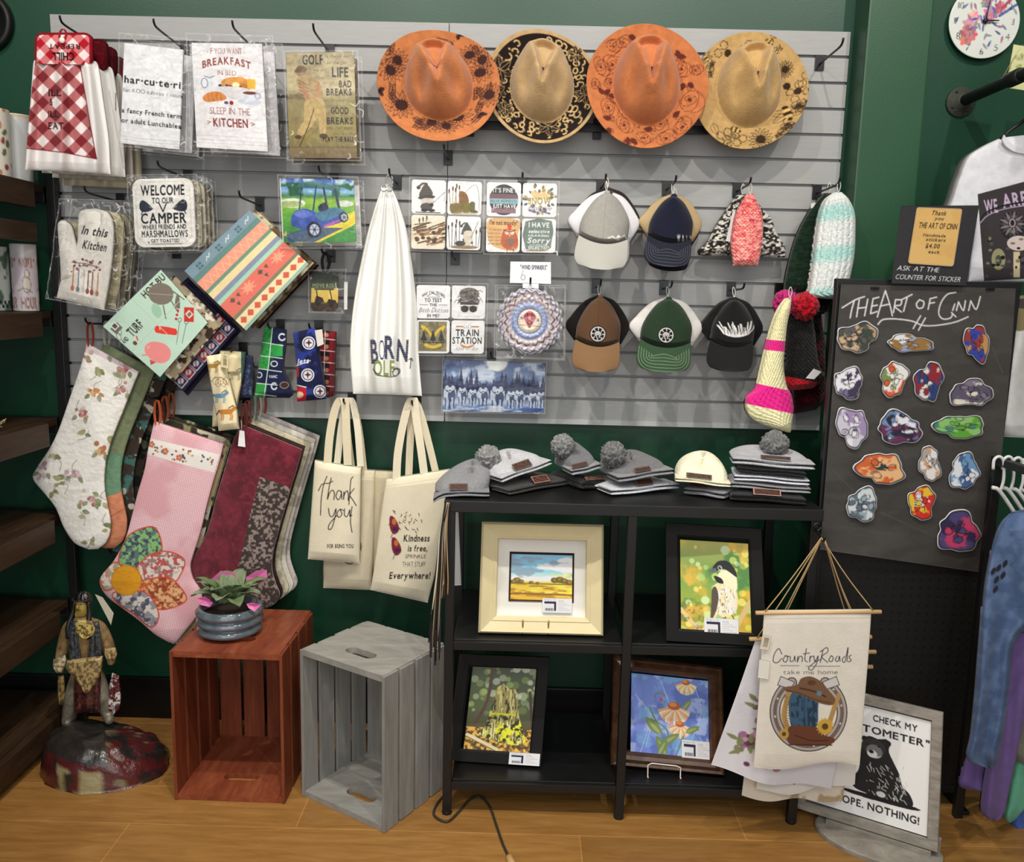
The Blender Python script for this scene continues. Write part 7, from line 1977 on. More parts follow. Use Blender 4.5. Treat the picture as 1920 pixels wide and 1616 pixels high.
for k, (x, y, wv) in enumerate(((808, 1200, 0.007), (816, 1215, 0.006), (824, 1190, 0.008))):
    V, F = box_geo(atY(x, y, -0.535), (wv, 0.004, 0.10), bev=0.001); obj('leather_fob', V, F, M((36, 32, 34), 0.5), t, smooth_=False)
tube('hanging_peg', [atY(838, 944, -0.512), atY(838, 942, -0.54)], 0.003, HOOK_METAL, t)
t = thing('paper_strip', 'narrow white paper strip hanging inside the shelf end', 'paper', atY(858, 950, -0.3)); sheet('paper', [(853, 944), (859, 945), (865, 1097), (851, 1098)], -0.3, txtcard(4, 4, (206, 206, 204), []), PRINT_CARD, t, thick=0.002, dens=0.4)

# ------------------------------------------------------------------ plant in a ribbed pot on the red crate
t = thing('potted_plant', 'leafy plant with pink foil in a ribbed grey glazed pot on the red crate', 'plant', (-0.607, -0.300, 0.458))
GLZ = mat('grey_glaze', (96, 106, 114), 0.14, spec=0.6, vary=0.22, vscale=40, coat=0.4)
pr = [(0.060, 0.0), (0.070, 0.002)]
for i in range(3):
    z0 = 0.004 + i * 0.027
    pr += [(0.076 + 0.004 * i, z0), (0.092 + 0.002 * i, z0 + 0.008), (0.094 + 0.002 * i, z0 + 0.016), (0.086 + 0.002 * i, z0 + 0.025)]
pr += [(0.087, 0.088), (0.080, 0.086), (0.076, 0.060), (0.01, 0.058)]
pot = lathe('glazed_pot', pr, (-0.607, -0.328, 0.4585), GLZ, t, n=56); lathe('soil', [(0.079, 0.0), (0.06, 0.006), (0.01, 0.008)], (-0.607, -0.328, 0.523), M((46, 34, 26), 0.95), pot, n=30)


def leafmesh(name, base, tip, w, m, parent, bend=0.02, seed=0):
    base, tip = np.array(base, float), np.array(tip, float); d = tip - base; l = np.linalg.norm(d); d /= l; s = np.cross(d, [0, 0, 1.0]); s /= np.linalg.norm(s) + 1e-9; n_ = np.cross(s, d)
    nx, ny = 7, 12; V = []
    for j in range(ny):
        b = j / (ny - 1); ww = w * (sin(pi * min(1, b * 0.93 + 0.07)) ** 0.75) * (1 if b < 1 else 0.1) + 0.001
        for i in range(nx):
            a = i / (nx - 1) * 2 - 1; V.append(base + d * l * b + s * ww * a + n_ * (0.012 * abs(a) * (ww / w) - bend * (b - 0.4) ** 2 * 2 + bend * 0.3 + 0.003 * sin(b * 14 + a * 4 + seed)))
    o = obj(name, V, gfaces(ny, nx), m, parent); md = o.modifiers.new('thickness', 'SOLIDIFY'); md.thickness = 0.0015
    return o


LEAF = mat('dusty_green_leaf', (104, 124, 84), 0.6, spec=0.3, vary=0.22, vscale=18, bump=0.3, bscale=60); LEAF2 = mat('grey_green_leaf', (126, 140, 108), 0.65, spec=0.3, vary=0.2, vscale=18, bump=0.3, bscale=60)
rg = np.random.default_rng(21)
for k in range(20):
    a = k * 2.4 + rg.random() * 0.5; r = 0.055 + 0.055 * rg.random(); h = 0.015 + 0.07 * rg.random(); b = np.array([-0.607 + 0.015 * cos(a), -0.328 + 0.015 * sin(a), 0.528])
    leafmesh('leaf', b + np.array([0.02 * cos(a), 0.02 * sin(a), 0.03]), b + np.array([r * cos(a), r * sin(a), 0.03 + h]), 0.022 + 0.010 * rg.random(), (LEAF, LEAF2)[k % 2], t, 0.03, k)
PINK = mat('pink_foil', (232, 120, 180), 0.4, spec=0.4, vary=0.1)
for (a0, pts) in ((0, ((400, 1118), (398, 1084), (414, 1070), (440, 1074), (454, 1100))), (1, ((455, 1112), (462, 1082), (480, 1070), (500, 1068), (502, 1086))), (2, ((470, 1130), (490, 1134), (478, 1146), (466, 1140), (462, 1132))), (3, ((370, 1122), (384, 1118), (400, 1130), (394, 1138), (376, 1134)))):
    Yp = (-0.27, -0.28, -0.385, -0.375)[a0]; c = np.array(pts, float); P = atY(c[:, 0], c[:, 1], Yp); mid = P.mean(0) + np.array([0, 0.008, 0]); V = np.vstack([P, mid]); k = len(P); F = [[i, (i + 1) % k, k] for i in range(k)]
    o = obj('foil_wrap', V, F, PINK, t, smooth_=False); md = o.modifiers.new('thickness', 'SOLIDIFY'); md.thickness = 0.001
# ------------------------------------------------------------------ pegboard stand with the sticker sheet
def peg_mat():
    m = mat('black_pegboard', (20, 19, 18), 0.5, spec=0.4, bump=0.05); nt = m.node_tree; N = nt.nodes; b = N['Principled BSDF']; src = b.inputs['Base Color'].links[0].from_socket
    tc = N.new('ShaderNodeTexCoord'); sc = N.new('ShaderNodeVectorMath'); sc.operation = 'SCALE'; sc.inputs['Scale'].default_value = 1 / 0.0254; fr = N.new('ShaderNodeVectorMath'); fr.operation = 'FRACTION'; sb = N.new('ShaderNodeVectorMath'); sb.operation = 'SUBTRACT'; sb.inputs[1].default_value = (0.5, 0.5, 0.5)
    ml = N.new('ShaderNodeVectorMath'); ml.operation = 'MULTIPLY'; ml.inputs[1].default_value = (1, 0, 1); ln = N.new('ShaderNodeVectorMath'); ln.operation = 'LENGTH'; lt = N.new('ShaderNodeMath'); lt.operation = 'GREATER_THAN'; lt.inputs[1].default_value = 0.13
    for a, c in ((tc.outputs['Object'], sc.inputs[0]), (sc.outputs[0], fr.inputs[0]), (fr.outputs[0], sb.inputs[0]), (sb.outputs[0], ml.inputs[0]), (ml.outputs[0], ln.inputs[0]), (ln.outputs['Value'], lt.inputs[0])):
        nt.links.new(a, c)
    mx = N.new('ShaderNodeVectorMath'); mx.operation = 'SCALE'; nt.links.new(src, mx.inputs[0]); nt.links.new(lt.outputs[0], mx.inputs['Scale']); nt.links.new(mx.outputs[0], b.inputs['Base Color'])
    return m


PX0, PX1, PY = 1.094, 1.588, -0.392
t = thing('pegboard_stand', 'tall black pegboard stand behind the dark sticker sheet', 'stand', ((PX0 + PX1) / 2, PY, 0))
box('pegboard_panel', (PX0 + 0.016, PY - 0.003, 0.06), (PX1 - 0.016, PY + 0.003, 1.515), peg_mat(), t)
for x in (PX0 + 0.009, PX1 - 0.009):
    box('frame_post', (x - 0.010, PY - 0.012, 0.0), (x + 0.010, PY + 0.012, 1.52), BLACK_METAL, t, bev=0.002); box('foot', (x - 0.012, PY - 0.05, 0.0), (x + 0.012, PY + 0.24, 0.012), BLACK_METAL, t, bev=0.002)
box('top_rail', (PX0 - 0.002, PY - 0.012, 1.515), (PX1 + 0.002, PY + 0.012, 1.541), BLACK_METAL, t, bev=0.002); box('bottom_rail', (PX0 + 0.016, PY - 0.010, 0.045), (PX1 - 0.016, PY + 0.010, 0.065), BLACK_METAL, t, bev=0.002)

t = thing('sticker_sheet', 'dark grey fabric sheet with chalk lettering and rows of die-cut stickers', 'banner', atY(1700, 540, -0.41))
cv = Cv(1525, 525, 1912, 1085, (62, 59, 57), 1.2); cv.mixnoise((72, 69, 66), 0.03, 0.5, 0.2, 4, 0.7, sx=0.6, sy=1.5); cv.grain(0.06, 0.5, 9)
ch = (214, 212, 210)
for p in ([(1579, 577), (1604, 562), (1621, 556)], [(1602, 563), (1597, 580), (1594, 596)], [(1611, 562), (1606, 594)], [(1627, 561), (1621, 592)], [(1608, 578), (1624, 576)], [(1637, 560), (1632, 588)], [(1637, 560), (1648, 557)], [(1634, 574), (1645, 572)], [(1632, 588), (1645, 584)],
          [(1645, 594), (1652, 570), (1660, 545)], [(1660, 545), (1668, 570), (1673, 592)], [(1650, 574), (1668, 570)], [(1679, 562), (1675, 586)], [(1679, 562), (1690, 563), (1688, 572), (1677, 574), (1690, 585)], [(1690, 562), (1710, 552)], [(1701, 557), (1694, 584)],
          [(1724, 562), (1718, 570), (1722, 578), (1730, 576), (1732, 566), (1724, 562)], [(1744, 560), (1740, 580)], [(1744, 560), (1756, 557)], [(1742, 569), (1752, 567)], [(1792, 548), (1776, 552), (1764, 568), (1760, 588), (1768, 598), (1782, 596), (1786, 588)], [(1790, 570), (1786, 582)], [(1797, 566), (1793, 582)], [(1797, 566), (1806, 582), (1810, 564)], [(1820, 564), (1816, 582)], [(1820, 564), (1830, 580), (1838, 556)], [(1784, 586), (1792, 594)],
          [(1646, 608), (1656, 599), (1680, 598), (1710, 602), (1730, 610), (1756, 610), (1790, 604), (1815, 594)], [(1726, 592), (1712, 616)], [(1735, 596), (1722, 619)]):
    cv.line(p, ch, 2.5, sm=4)
for p in ([(1650, 960), (1740, 1000)], [(1560, 880), (1640, 960)], [(1640, 780), (1700, 860)], [(1840, 600), (1880, 700)]):
    cv.line(p, (84, 80, 77), 2, al=0.6)
panel('fabric', [(1577, 532), (1568, 640), (1557, 780), (1546, 920), (1537, 1030)], [(1905, 540), (1897, 660), (1884, 800), (1872, 920), (1864, 1028), (1846, 1074)], -0.412, cv, PRINT_CARD, t, thick=0.002, bulge=0.0, depth=lambda A, B, pp: 0.006 * fbm(A * 4, B * 5, 7, 3) + 0.010 * np.clip(B - 0.9, 0, 1) * 10 * np.sin(A * 5), dens=0.9)
for x, y in ((1856, 542), (1640, 540)):
    V, F = box_geo(atY(x, y, -0.414), (0.022, 0.01, 0.006), bev=0.001); obj('binder_clip', V, F, M((40, 40, 42), 0.3, metal=0.6), t, smooth_=False)


def sticker(label, cx, cy, wd, hg, cols, seed, border=(226, 226, 228), rot=0.0):
    rg = np.random.default_rng(seed); na, nr = 72, 14; a = np.arange(na) * 2 * pi / na
    ph = rg.random(4) * 6.28; rad = 0.90 + 0.10 * np.sin(2 * a + ph[0]) + 0.085 * np.sin(3 * a + ph[1]) + 0.06 * np.sin(5 * a + ph[2]) + 0.03 * np.sin(9 * a + ph[3]); r = np.linspace(0.02, 1, nr)
    cv = Cv(-50, -50, 50, 50, cols[0], 1.4)
    for i, c in enumerate(cols[1:]):
        cv.mixnoise(c, 0.035 + 0.012 * i, 0.52, 0.02, seed * 3 + i * 11)
    for i in range(7):
        q = rg.random() * 6.28; x, y = 26 * cos(q) * rg.random(), 26 * sin(q) * rg.random(); cv.ell(x, y, 4 + 7 * rg.random(), 3 + 5 * rg.random(), cols[i % len(cols)], rg.random() * 3); cv.ring(x, y, 8, 6, 1.4, (44, 40, 48), rg.random() * 3)
    x = r[:, None] * rad * np.cos(a); y = r[:, None] * rad * np.sin(a); cr, sr = cos(rot), sin(rot)
    P = atY(cx + (x * cr - y * sr) * wd / 2, cy + (x * sr + y * cr) * hg / 2, -0.4215)
    C = cv.sample(x * 42, y * 42); ed = (r > 0.93); C[ed] = np.array(L(border)[:3]); C[np.argmax(ed) - 1] = np.array(L((40, 36, 44))[:3])
    o = obj('sticker', P.reshape(-1, 3), gfaces(nr, na, wrap=True).tolist() + [list(range(na))], PRINT_GLOSS, None, cols=C.reshape(-1, 3), pivot=atY(cx, cy, -0.4215)); md = o.modifiers.new('thickness', 'SOLIDIFY'); md.thickness = 0.0006; md.offset = -1
    tag(o, label, 'sticker', 'die-cut stickers on the dark sheet')


S = ((1607, 632, 82, 64, ((196, 164, 130), (86, 84, 84), (58, 66, 54)), 'tan and grey die-cut sticker under the chalked word THE'),
     (1706, 644, 92, 38, ((140, 152, 186), (222, 222, 224), (150, 112, 60)), 'wide pale blue, white and brown die-cut sticker below the chalk underline'),
     (1832, 643, 52, 80, ((56, 70, 160), (150, 60, 54), (186, 140, 90)), 'tall blue, red and tan die-cut sticker at the upper outer corner'),
     (1591, 718, 66, 62, ((226, 224, 232), (110, 104, 140), (60, 52, 78)), 'white and lilac die-cut sticker below the tan and grey one'),
     (1676, 710, 60, 70, ((228, 226, 220), (212, 88, 54), (120, 140, 80)), 'white, orange-red and green die-cut sticker in the second row'),
     (1741, 716, 60, 82, ((44, 66, 116), (222, 214, 210), (140, 44, 52)), 'tall dark blue die-cut sticker with white and red patches'),
     (1821, 737, 84, 62, ((92, 86, 104), (222, 214, 200), (126, 116, 136)), 'smoky purple-grey die-cut sticker with cream edges'),
     (1598, 800, 66, 84, ((226, 224, 230), (156, 138, 176), (200, 196, 210)), 'tall white and lavender die-cut sticker in the third row'),
     (1686, 803, 96, 66, ((104, 48, 84), (110, 140, 180), (226, 226, 232), (44, 40, 62)), 'purple, light blue and white die-cut sticker in the third row'),
     (1800, 800, 98, 54, ((96, 160, 60), (70, 130, 116), (140, 190, 110)), 'bright green and teal die-cut sticker'),
     (1652, 878, 96, 70, ((206, 98, 50), (44, 62, 66), (228, 180, 130)), 'orange and dark teal die-cut sticker'),
     (1743, 870, 48, 70, ((226, 222, 220), (200, 156, 120), (170, 164, 156)), 'narrow white and tan die-cut sticker beside the orange one'),
     (1808, 884, 66, 72, ((110, 150, 190), (222, 226, 232), (70, 100, 150)), 'sky-blue and white die-cut sticker'),
     (1617, 946, 70, 66, ((150, 168, 176), (206, 214, 218), (96, 110, 122)), 'pale steel-blue die-cut sticker lowest under the orange one'),
     (1728, 942, 62, 66, ((206, 56, 46), (226, 220, 222), (226, 190, 60)), 'red, white and yellow die-cut sticker'),
     (1797, 998, 98, 80, ((84, 76, 122), (60, 52, 84), (200, 70, 110)), 'purple and pink die-cut sticker nearest the bottom corner of the sheet'))
for i, (x, y, wv, hv, cs, lb) in enumerate(S):
    sticker(lb, x, y, wv, hv, cs, i + 2, rot=(i * 0.7) % 1.2 - 0.6)

t = thing('counter_sign', 'dark card sign reading ASK AT THE COUNTER FOR STICKER atop the stand', 'sign', atY(1750, 533, -0.428))
cv = Cv(0, 0, 148, 148, (44, 43, 46), 1.8); cv.grain(0.08, 0.3, 3); cv.text('ASK AT THE', 48, 119, 9, (222, 222, 222), fit=84, sh=0.2, rot=0.03); cv.text('COUNTER FOR STICKER', 70, 136, 9, (222, 222, 222), fit=130, sh=0.2, rot=0.02)
sheet('sign_board', [(1690, 386), (1836, 385), (1812, 535), (1672, 531)], -0.428, cv, PRINT_CARD, t, thick=0.003, dens=1.3)
cv = Cv(0, 0, 88, 108, (206, 164, 96), 2.0); cv.mixnoise((150, 136, 116), 0.05, 0.62, 0.1, 6, 0.6, reg=(60, 0, 88, 24)); cv.mixnoise((214, 176, 110), 0.05, 0.5, 0.2, 4, 0.6); k = (58, 46, 32)
for s_, x, y, h_, f, sh in (('Thank', 44, 10, 8, 30, .3), ('you', 46, 20, 6, 18, .3), ('THE ART OF CINN', 46, 34, 10, 74, .2), ('Handmade', 42, 52, 5.5, 44, .2), ('stickers', 46, 60, 6, 38, .2), ('$4.00', 42, 72, 8, 28, .1), ('each', 46, 83, 6, 22, .1)):
    cv.text(s_, x, y, h_, k, fit=f, sh=sh, bold=1)
cv.line([(1, 1), (87, 1), (87, 107), (1, 107)], (150, 140, 124), 2, closed=True, al=0.6)
sheet('kraft_card', [(1719, 388), (1805, 391), (1788, 500), (1702, 494)], -0.432, cv, PRINT_CARD, t, thick=0.001, lr=rr(0.06, 1.2), dens=1.4)

# ------------------------------------------------------------------ fabric wall banners on twine
TW = M((178, 150, 104), 0.9); DOW = M((214, 178, 126), 0.6)


def banner(label, quad, Y, cv, apex, group='hanging fabric banners on twine', seed=0, dens=1.0, dowel=True):
    q = np.asarray(quad, float); t = thing('fabric_banner', label, 'banner', atY((q[0][0] + q[1][0]) / 2, q[0][1], Y), group)
    sheet('banner_cloth', quad, Y, cv, PRINT_CLOTH, t, thick=0.0012, dens=dens, depth=lambda a, b: 0.005 * b * np.sin(a * 6 + b * 4 + seed) + 0.002 * np.sin(a * 14 + seed) * b, jit=lambda a, b: np.stack([0 * a, 0 * a, -0.012 * np.sin(a * pi) * np.clip(b - 0.9, 0, 1) * 10 + 0.006 * np.sin(a * 9 + seed) * b], -1))
    if dowel:
        a_, b_ = atY(q[0][0] - 13, q[0][1] + 2, Y), atY(q[1][0] + 18, q[1][1] + 4, Y); d = (b_ - a_)
        tube('dowel', [a_, b_], 0.0055, DOW, t, n=10)
        ap = atY(apex[0], apex[1], -0.586 + 0.005 * seed)
        for f, off in ((0.06, 0.0), (0.93, 0.006)):
            tube('twine', [ap + np.array([off, 0, 0]), (ap + a_ + d * f) / 2 + np.array([0, 0.002, -0.004]), a_ + d * f + np.array([0, -0.004, 0.004])], 0.0016, TW, t, n=6, sm=4)
    return t


cv = Cv(0, 0, 200, 240, (222, 212, 196), 0.8); cv.mixnoise((160, 130, 90), 0.05, 0.56, 0.1, 3, 0.7, reg=(60, 190, 200, 240)); banner('tan-tinted fabric banner, rearmost behind the country roads one', [(1424, 1250), (1618, 1246), (1580, 1499), (1390, 1490)], -0.556, cv, (1541, 1010), seed=3, dens=0.6)
cv = Cv(0, 0, 190, 250, (224, 220, 214), 1.0); cv.text('happy', 80, 222, 16, (50, 48, 50), fit=84, sh=0.3); banner('cream fabric banner with a script word, third behind the country roads one', [(1430, 1222), (1624, 1218), (1604, 1468), (1418, 1482)], -0.578, cv, (1541, 1009), seed=2, dens=0.9)
cv = Cv(0, 0, 120, 230, (222, 220, 226), 1.2); rg = np.random.default_rng(4)
for (x, y, r) in ((34, 120, 12), (38, 168, 20), (50, 196, 20), (24, 184, 12)):
    for k in range(18):
        cv.ell(x + rg.normal() * r * .4, y + rg.normal() * r * .5, 2 + 2.5 * rg.random(), 3 + 3 * rg.random(), ((140, 84, 120), (166, 116, 150), (110, 60, 90), (196, 160, 186), (120, 130, 90))[k % 5], rg.random() * 3)
    for k in range(6):
        leaf(cv, x + rg.normal() * r * .6, y + rg.normal() * r * .6, rg.random() * 6, 16, (136, 140, 96), True, 0.2)
banner('pale lilac fabric banner with purple flowers, swung aside behind the country roads one', [(1418, 1196), (1616, 1190), (1560, 1478), (1334, 1438)], -0.602, cv, (1541, 1008), seed=1, dens=0.8)
cv = Cv(1405, 1138, 1640, 1450, (226, 219, 206), 1.6); cv.grain(0.03, 0.05, 3); k = (46, 44, 60)
cv.line([(1432, 1160), (1636, 1158)], (196, 188, 172), 1.2)
for p in ([(1466, 1226), (1460, 1216), (1452, 1226), (1450, 1240), (1458, 1242), (1466, 1234)], [(1472, 1230), (1468, 1238), (1474, 1241), (1477, 1232), (1472, 1229), (1480, 1231)], [(1482, 1231), (1482, 1240), (1488, 1238), (1490, 1230), (1491, 1240)], [(1496, 1230), (1495, 1241), (1499, 1231), (1504, 1232), (1504, 1241)], [(1512, 1216), (1509, 1236), (1514, 1241)], [(1506, 1226), (1518, 1224)], [(1519, 1230), (1518, 1241), (1520, 1232), (1526, 1230)], [(1526, 1230), (1528, 1240), (1534, 1230), (1531, 1244), (1522, 1256), (1516, 1252), (1530, 1240), (1540, 1236)],
          [(1543, 1219), (1538, 1242)], [(1538, 1222), (1550, 1214), (1552, 1222), (1541, 1231), (1552, 1242)], [(1558, 1230), (1554, 1238), (1560, 1240), (1562, 1232), (1558, 1229)], [(1570, 1230), (1566, 1237), (1571, 1240), (1574, 1230), (1575, 1240)], [(1584, 1230), (1579, 1237), (1584, 1241), (1590, 1214), (1588, 1240)], [(1596, 1228), (1592, 1232), (1596, 1238), (1590, 1241)]):
    cv.line(p, k, 1.5, sm=5)
cv.line([(1463, 1248), (1498, 1248)], (110, 106, 112), 1.2); cv.line([(1511, 1249), (1575, 1249)], (110, 106, 112), 1.2)
cv.text('take me home', 1520, 1260, 8, (66, 64, 74), fit=104)
t_ = np.linspace(-1.05, pi + 1.05, 50); HS = np.stack([1516 + 63 * np.cos(t_), 1335 + 64 * np.sin(t_)], 1)
cv.line(HS, (60, 50, 48), 20); cv.line(HS, (176, 166, 162), 16); cv.line(HS, (112, 98, 92), 7)
for i in range(3, 48, 5):
    cv.ell(HS[i][0], HS[i][1], 2, 2, (210, 200, 190))
for sx in (-1, 1):
    cv.poly([(1516 + sx * 26, 1279), (1516 + sx * 52, 1268), (1516 + sx * 58, 1284), (1516 + sx * 34, 1292)], (206, 202, 200)); cv.line([(1516 + sx * 26, 1279), (1516 + sx * 52, 1268), (1516 + sx * 58, 1284), (1516 + sx * 34, 1292)], (70, 60, 60), 1.4, closed=True)
cv.line([(1478, 1302), (1470, 1340), (1478, 1370)], (176, 140, 84), 10, sm=4); cv.line([(1572, 1304), (1560, 1340), (1552, 1366)], (176, 140, 84), 9, sm=4)
for i in range(12):
    cv.line([(1471 + (i % 2), 1304 + i * 5), (1480, 1308 + i * 5)], (120, 88, 50), 1)
cv.poly([(1483, 1300), (1530, 1296), (1534, 1330), (1530, 1366), (1500, 1366), (1482, 1358)], (62, 92, 116), sm=3); cv.mixnoise((36, 54, 74), 0.2, 0.56, 0.06, 3, 0.9, sx=1.2, sy=0.5, reg=(1484, 1300, 1531, 1364)); cv.line([(1508, 1300), (1508, 1362)], (40, 60, 84), 1.6)
cv.poly([(1480, 1362), (1500, 1360), (1532, 1364), (1546, 1378), (1564, 1384), (1560, 1394), (1520, 1398), (1484, 1396), (1476, 1384)], (104, 62, 44), sm=4); cv.line([(1490, 1378), (1520, 1388), (1552, 1388)], (66, 38, 28), 2, sm=4); cv.line([(1480, 1396), (1560, 1397)], (60, 40, 30), 2)
cv.poly([(1472, 1288), (1494, 1284), (1502, 1272), (1520, 1268), (1540, 1278), (1552, 1292), (1566, 1310), (1560, 1322), (1536, 1318), (1510, 1306), (1490, 1300), (1474, 1296)], (120, 88, 64), sm=4); cv.line([(1474, 1294), (1500, 1300), (1530, 1312), (1558, 1318)], (84, 58, 42), 2, sm=4); cv.line([(1500, 1290), (1526, 1296), (1548, 1306)], (70, 48, 38), 3, sm=4); cv.ell(1522, 1280, 8, 5, (92, 64, 46)); cv.ell(1536, 1300, 5, 5, (96, 130, 150))
sunflower(cv, 1547, 1362, 16, 16, (206, 164, 70)); cv.ell(1547, 1362, 14, 14, (200, 160, 66)); cv.ell(1547, 1362, 6, 6, (96, 66, 34)); cv.ell(1470, 1376, 9, 10, (186, 150, 70)); cv.ell(1470, 1376, 4, 4, (90, 64, 36))
t = thing('fabric_banner', 'cream fabric banner lettered Country Roads take me home, frontmost', 'banner', atY(1533, 1144, -0.640), 'hanging fabric banners on twine')
panel('banner_cloth', [(1433, 1144), (1428, 1220), (1421, 1330), (1413, 1437)], [(1634, 1142), (1629, 1220), (1620, 1330), (1612, 1434)], -0.640, cv, PRINT_CLOTH, t, thick=0.0015, bulge=0.006, depth=lambda A, B, pp: 0.006 * B * np.sin(A * 7 + 1), dens=1.15, warp=lambda A, B, pp: pp + np.stack([0 * A, 6 * np.sin(A * 6.3) * np.clip(B - 0.85, 0, 1) / 0.15], -1))
a_, b_ = atY(1417, 1149, -0.640), atY(1652, 1147, -0.640); tube('dowel', [a_, b_], 0.0055, DOW, t, n=10); ap = atY(1540, 1008, -0.588)
for f in (0.07, 0.93):
    tube('twine', [ap, (ap + a_ + (b_ - a_) * f) / 2 + np.array([0, 0, -0.004]), a_ + (b_ - a_) * f + np.array([0, -0.004, 0.005])], 0.0016, TW, t, n=6, sm=4)
cv = txtcard(14, 30, (220, 210, 186), []); [cv.rect(4 if k_ % 3 else 3, 5 + k_ * 1.5, 11, 5.8 + k_ * 1.5, (60, 54, 48)) for k_ in range(13)]; sheet('price_label', [(1430, 1190), (1447, 1193), (1441, 1219), (1425, 1216)], -0.650, cv, PRINT_CARD, t, thick=0.001, dens=1.6)
sheet('price_label', [(1424, 1236), (1444, 1239), (1441, 1273), (1421, 1270)], -0.650, txtcard(4, 4, (230, 226, 216), []), PRINT_CARD, t, thick=0.0006)
t = thing('banner_hook', 'black ring hook at the shelf corner carrying the twine banners', 'hook', (1.05, -0.512, 0.87)); p = atY(1540, 1008, -0.577)
tube('hook_wire', [(1.05, -0.5115, p[2] + 0.006), (1.047, -0.54, p[2] + 0.002), (p[0], -0.594, p[2] - 0.004), (p[0], -0.600, p[2] + 0.010)], 0.003, HOOK_METAL, t, sm=4); c_ = np.array([1.05, -0.5165, p[2] + 0.012]); a = np.linspace(0, 2 * pi, 19)
tube('ring', np.stack([c_[0] + 0.010 * np.cos(a), np.full(19, c_[1]), c_[2] + 0.010 * np.sin(a)], 1), 0.0025, HOOK_METAL, t, n=6)

# ------------------------------------------------------------------ standing bear sign
bl, br = atZ(1492, 1513, 0.030), atZ(1759, 1597, 0.030); ux = br - bl; lean = np.array([-ux[1], ux[0], 0]) / np.linalg.norm(ux) * 0.075; tr = atY(1769, 1336, br[1] + lean[1]); hv = tr - br; tl = bl + hv
w = np.array([tl, tr, br, bl]); t = thing('bear_sign', 'grey-framed standing sign with a black bear and NOPE. NOTHING!', 'sign', (bl + br) / 2 * np.array([1, 1, 0]))
GRW = wood_mat('grey_oak_frame', (142, 136, 126), (112, 106, 98), (166, 160, 150), (2, 2, 8), 0.55, 0.3, 8.0)
_, n, (lx, ly) = frame_rings('sign_frame', w, [(0, 0.006), (0.002, 0.009), (0.026, 0.009), (0.028, 0.003)], GRW, t, closed_back=0.008)
cv = Cv(0, 0, 240, 236, (234, 234, 232), 1.5); k = (28, 28, 34)
cv.text('CHECK MY', 172, 22, 13, k, fit=88, bold=1); cv.text('"SHITOMETER"', 150, 48, 14, k, fit=180, bold=1); cv.text('NOPE. NOTHING!', 142, 210, 15, k, fit=168, bold=1)
cv.poly([(108, 90), (112, 70), (124, 62), (140, 64), (156, 60), (164, 68), (162, 84), (172, 104), (184, 126), (190, 148), (204, 160), (212, 178), (204, 188), (170, 186), (120, 184), (96, 178), (92, 160), (104, 140), (106, 116)], (30, 29, 30), sm=4)
cv.ell(114, 70, 6, 6, (30, 29, 30)); cv.ell(160, 68, 6, 6, (30, 29, 30)); cv.ell(134, 92, 16, 14, (190, 190, 190)); cv.ell(132, 84, 24, 18, (60, 60, 60), al=0.6); cv.ell(130, 98, 10, 8, (214, 214, 212)); cv.ell(128, 94, 5, 3.6, (20, 20, 20)); cv.ell(120, 80, 2, 2, (14, 14, 14)); cv.ell(142, 80, 2, 2, (14, 14, 14)); rg = np.random.default_rng(4)
for k_ in range(70):
    x, y = 120 + rg.random() * 76, 106 + rg.random() * 76; a = 1.0 + rg.normal() * 0.5; l = 5 + rg.random() * 7; cv.line([(x, y), (x + l * cos(a), y + l * sin(a))], (206, 206, 204), 1.3)
cv.ell(150, 176, 14, 9, (44, 44, 44)); cv.ell(150, 178, 9, 6, (206, 206, 204)); cv.ell(130, 166, 12, 10, (30, 29, 30)); cv.poly([(80, 186), (216, 184), (206, 192), (96, 194)], (24, 24, 26), sm=3)
wsheet('printed_face', w, cv, PRINT_CARD, t, n, 0.001, 0.002, 1.1, (0.075, 0.085, 0.925, 0.915))
c0 = (bl + br) / 2; c0[2] = 0; R_ = 0.165; na = 56; a = np.arange(na) * 2 * pi / na; ex = ux / np.linalg.norm(ux); ex[2] = 0; ey = np.array([-ex[1], ex[0], 0]); c0 = c0 + ey * 0.0 + ex * 0.035
ringp = lambda r, z: np.array([c0 + ex * (r * cos(q)) + ey * (r * 0.62 * sin(q)) + np.array([0, 0, z]) for q in a])
V = np.vstack([ringp(R_, 0.0005), ringp(R_, 0.012), ringp(R_ - 0.004, 0.015)]); obj('base_disc', V, gfaces(3, na, wrap=True)[:, ::-1].tolist() + [list(range(na))[::-1], list(range(2 * na, 3 * na))], GRW, t, smooth_=False)
for f in (0.22, 0.97):
    c = bl + ux * f; V, F = box_geo(c * np.array([1, 1, 0]) - ey * 0.001 + np.array([0, 0, 0.034]) + ey * 0.030, (0.03, 0.006, 0.042), np.stack([ex, ey, [0, 0, 1]], 1), 0.001); obj('sign_bracket', V, F, GRW, t, smooth_=False)
V, F = box_geo(c0 + np.array([0, 0, 0.022]) - ey * 0.002, (0.27, 0.020, 0.014), np.stack([ex, ey, [0, 0, 1]], 1), 0.001); obj('base_slot', V, F, GRW, t, smooth_=False)

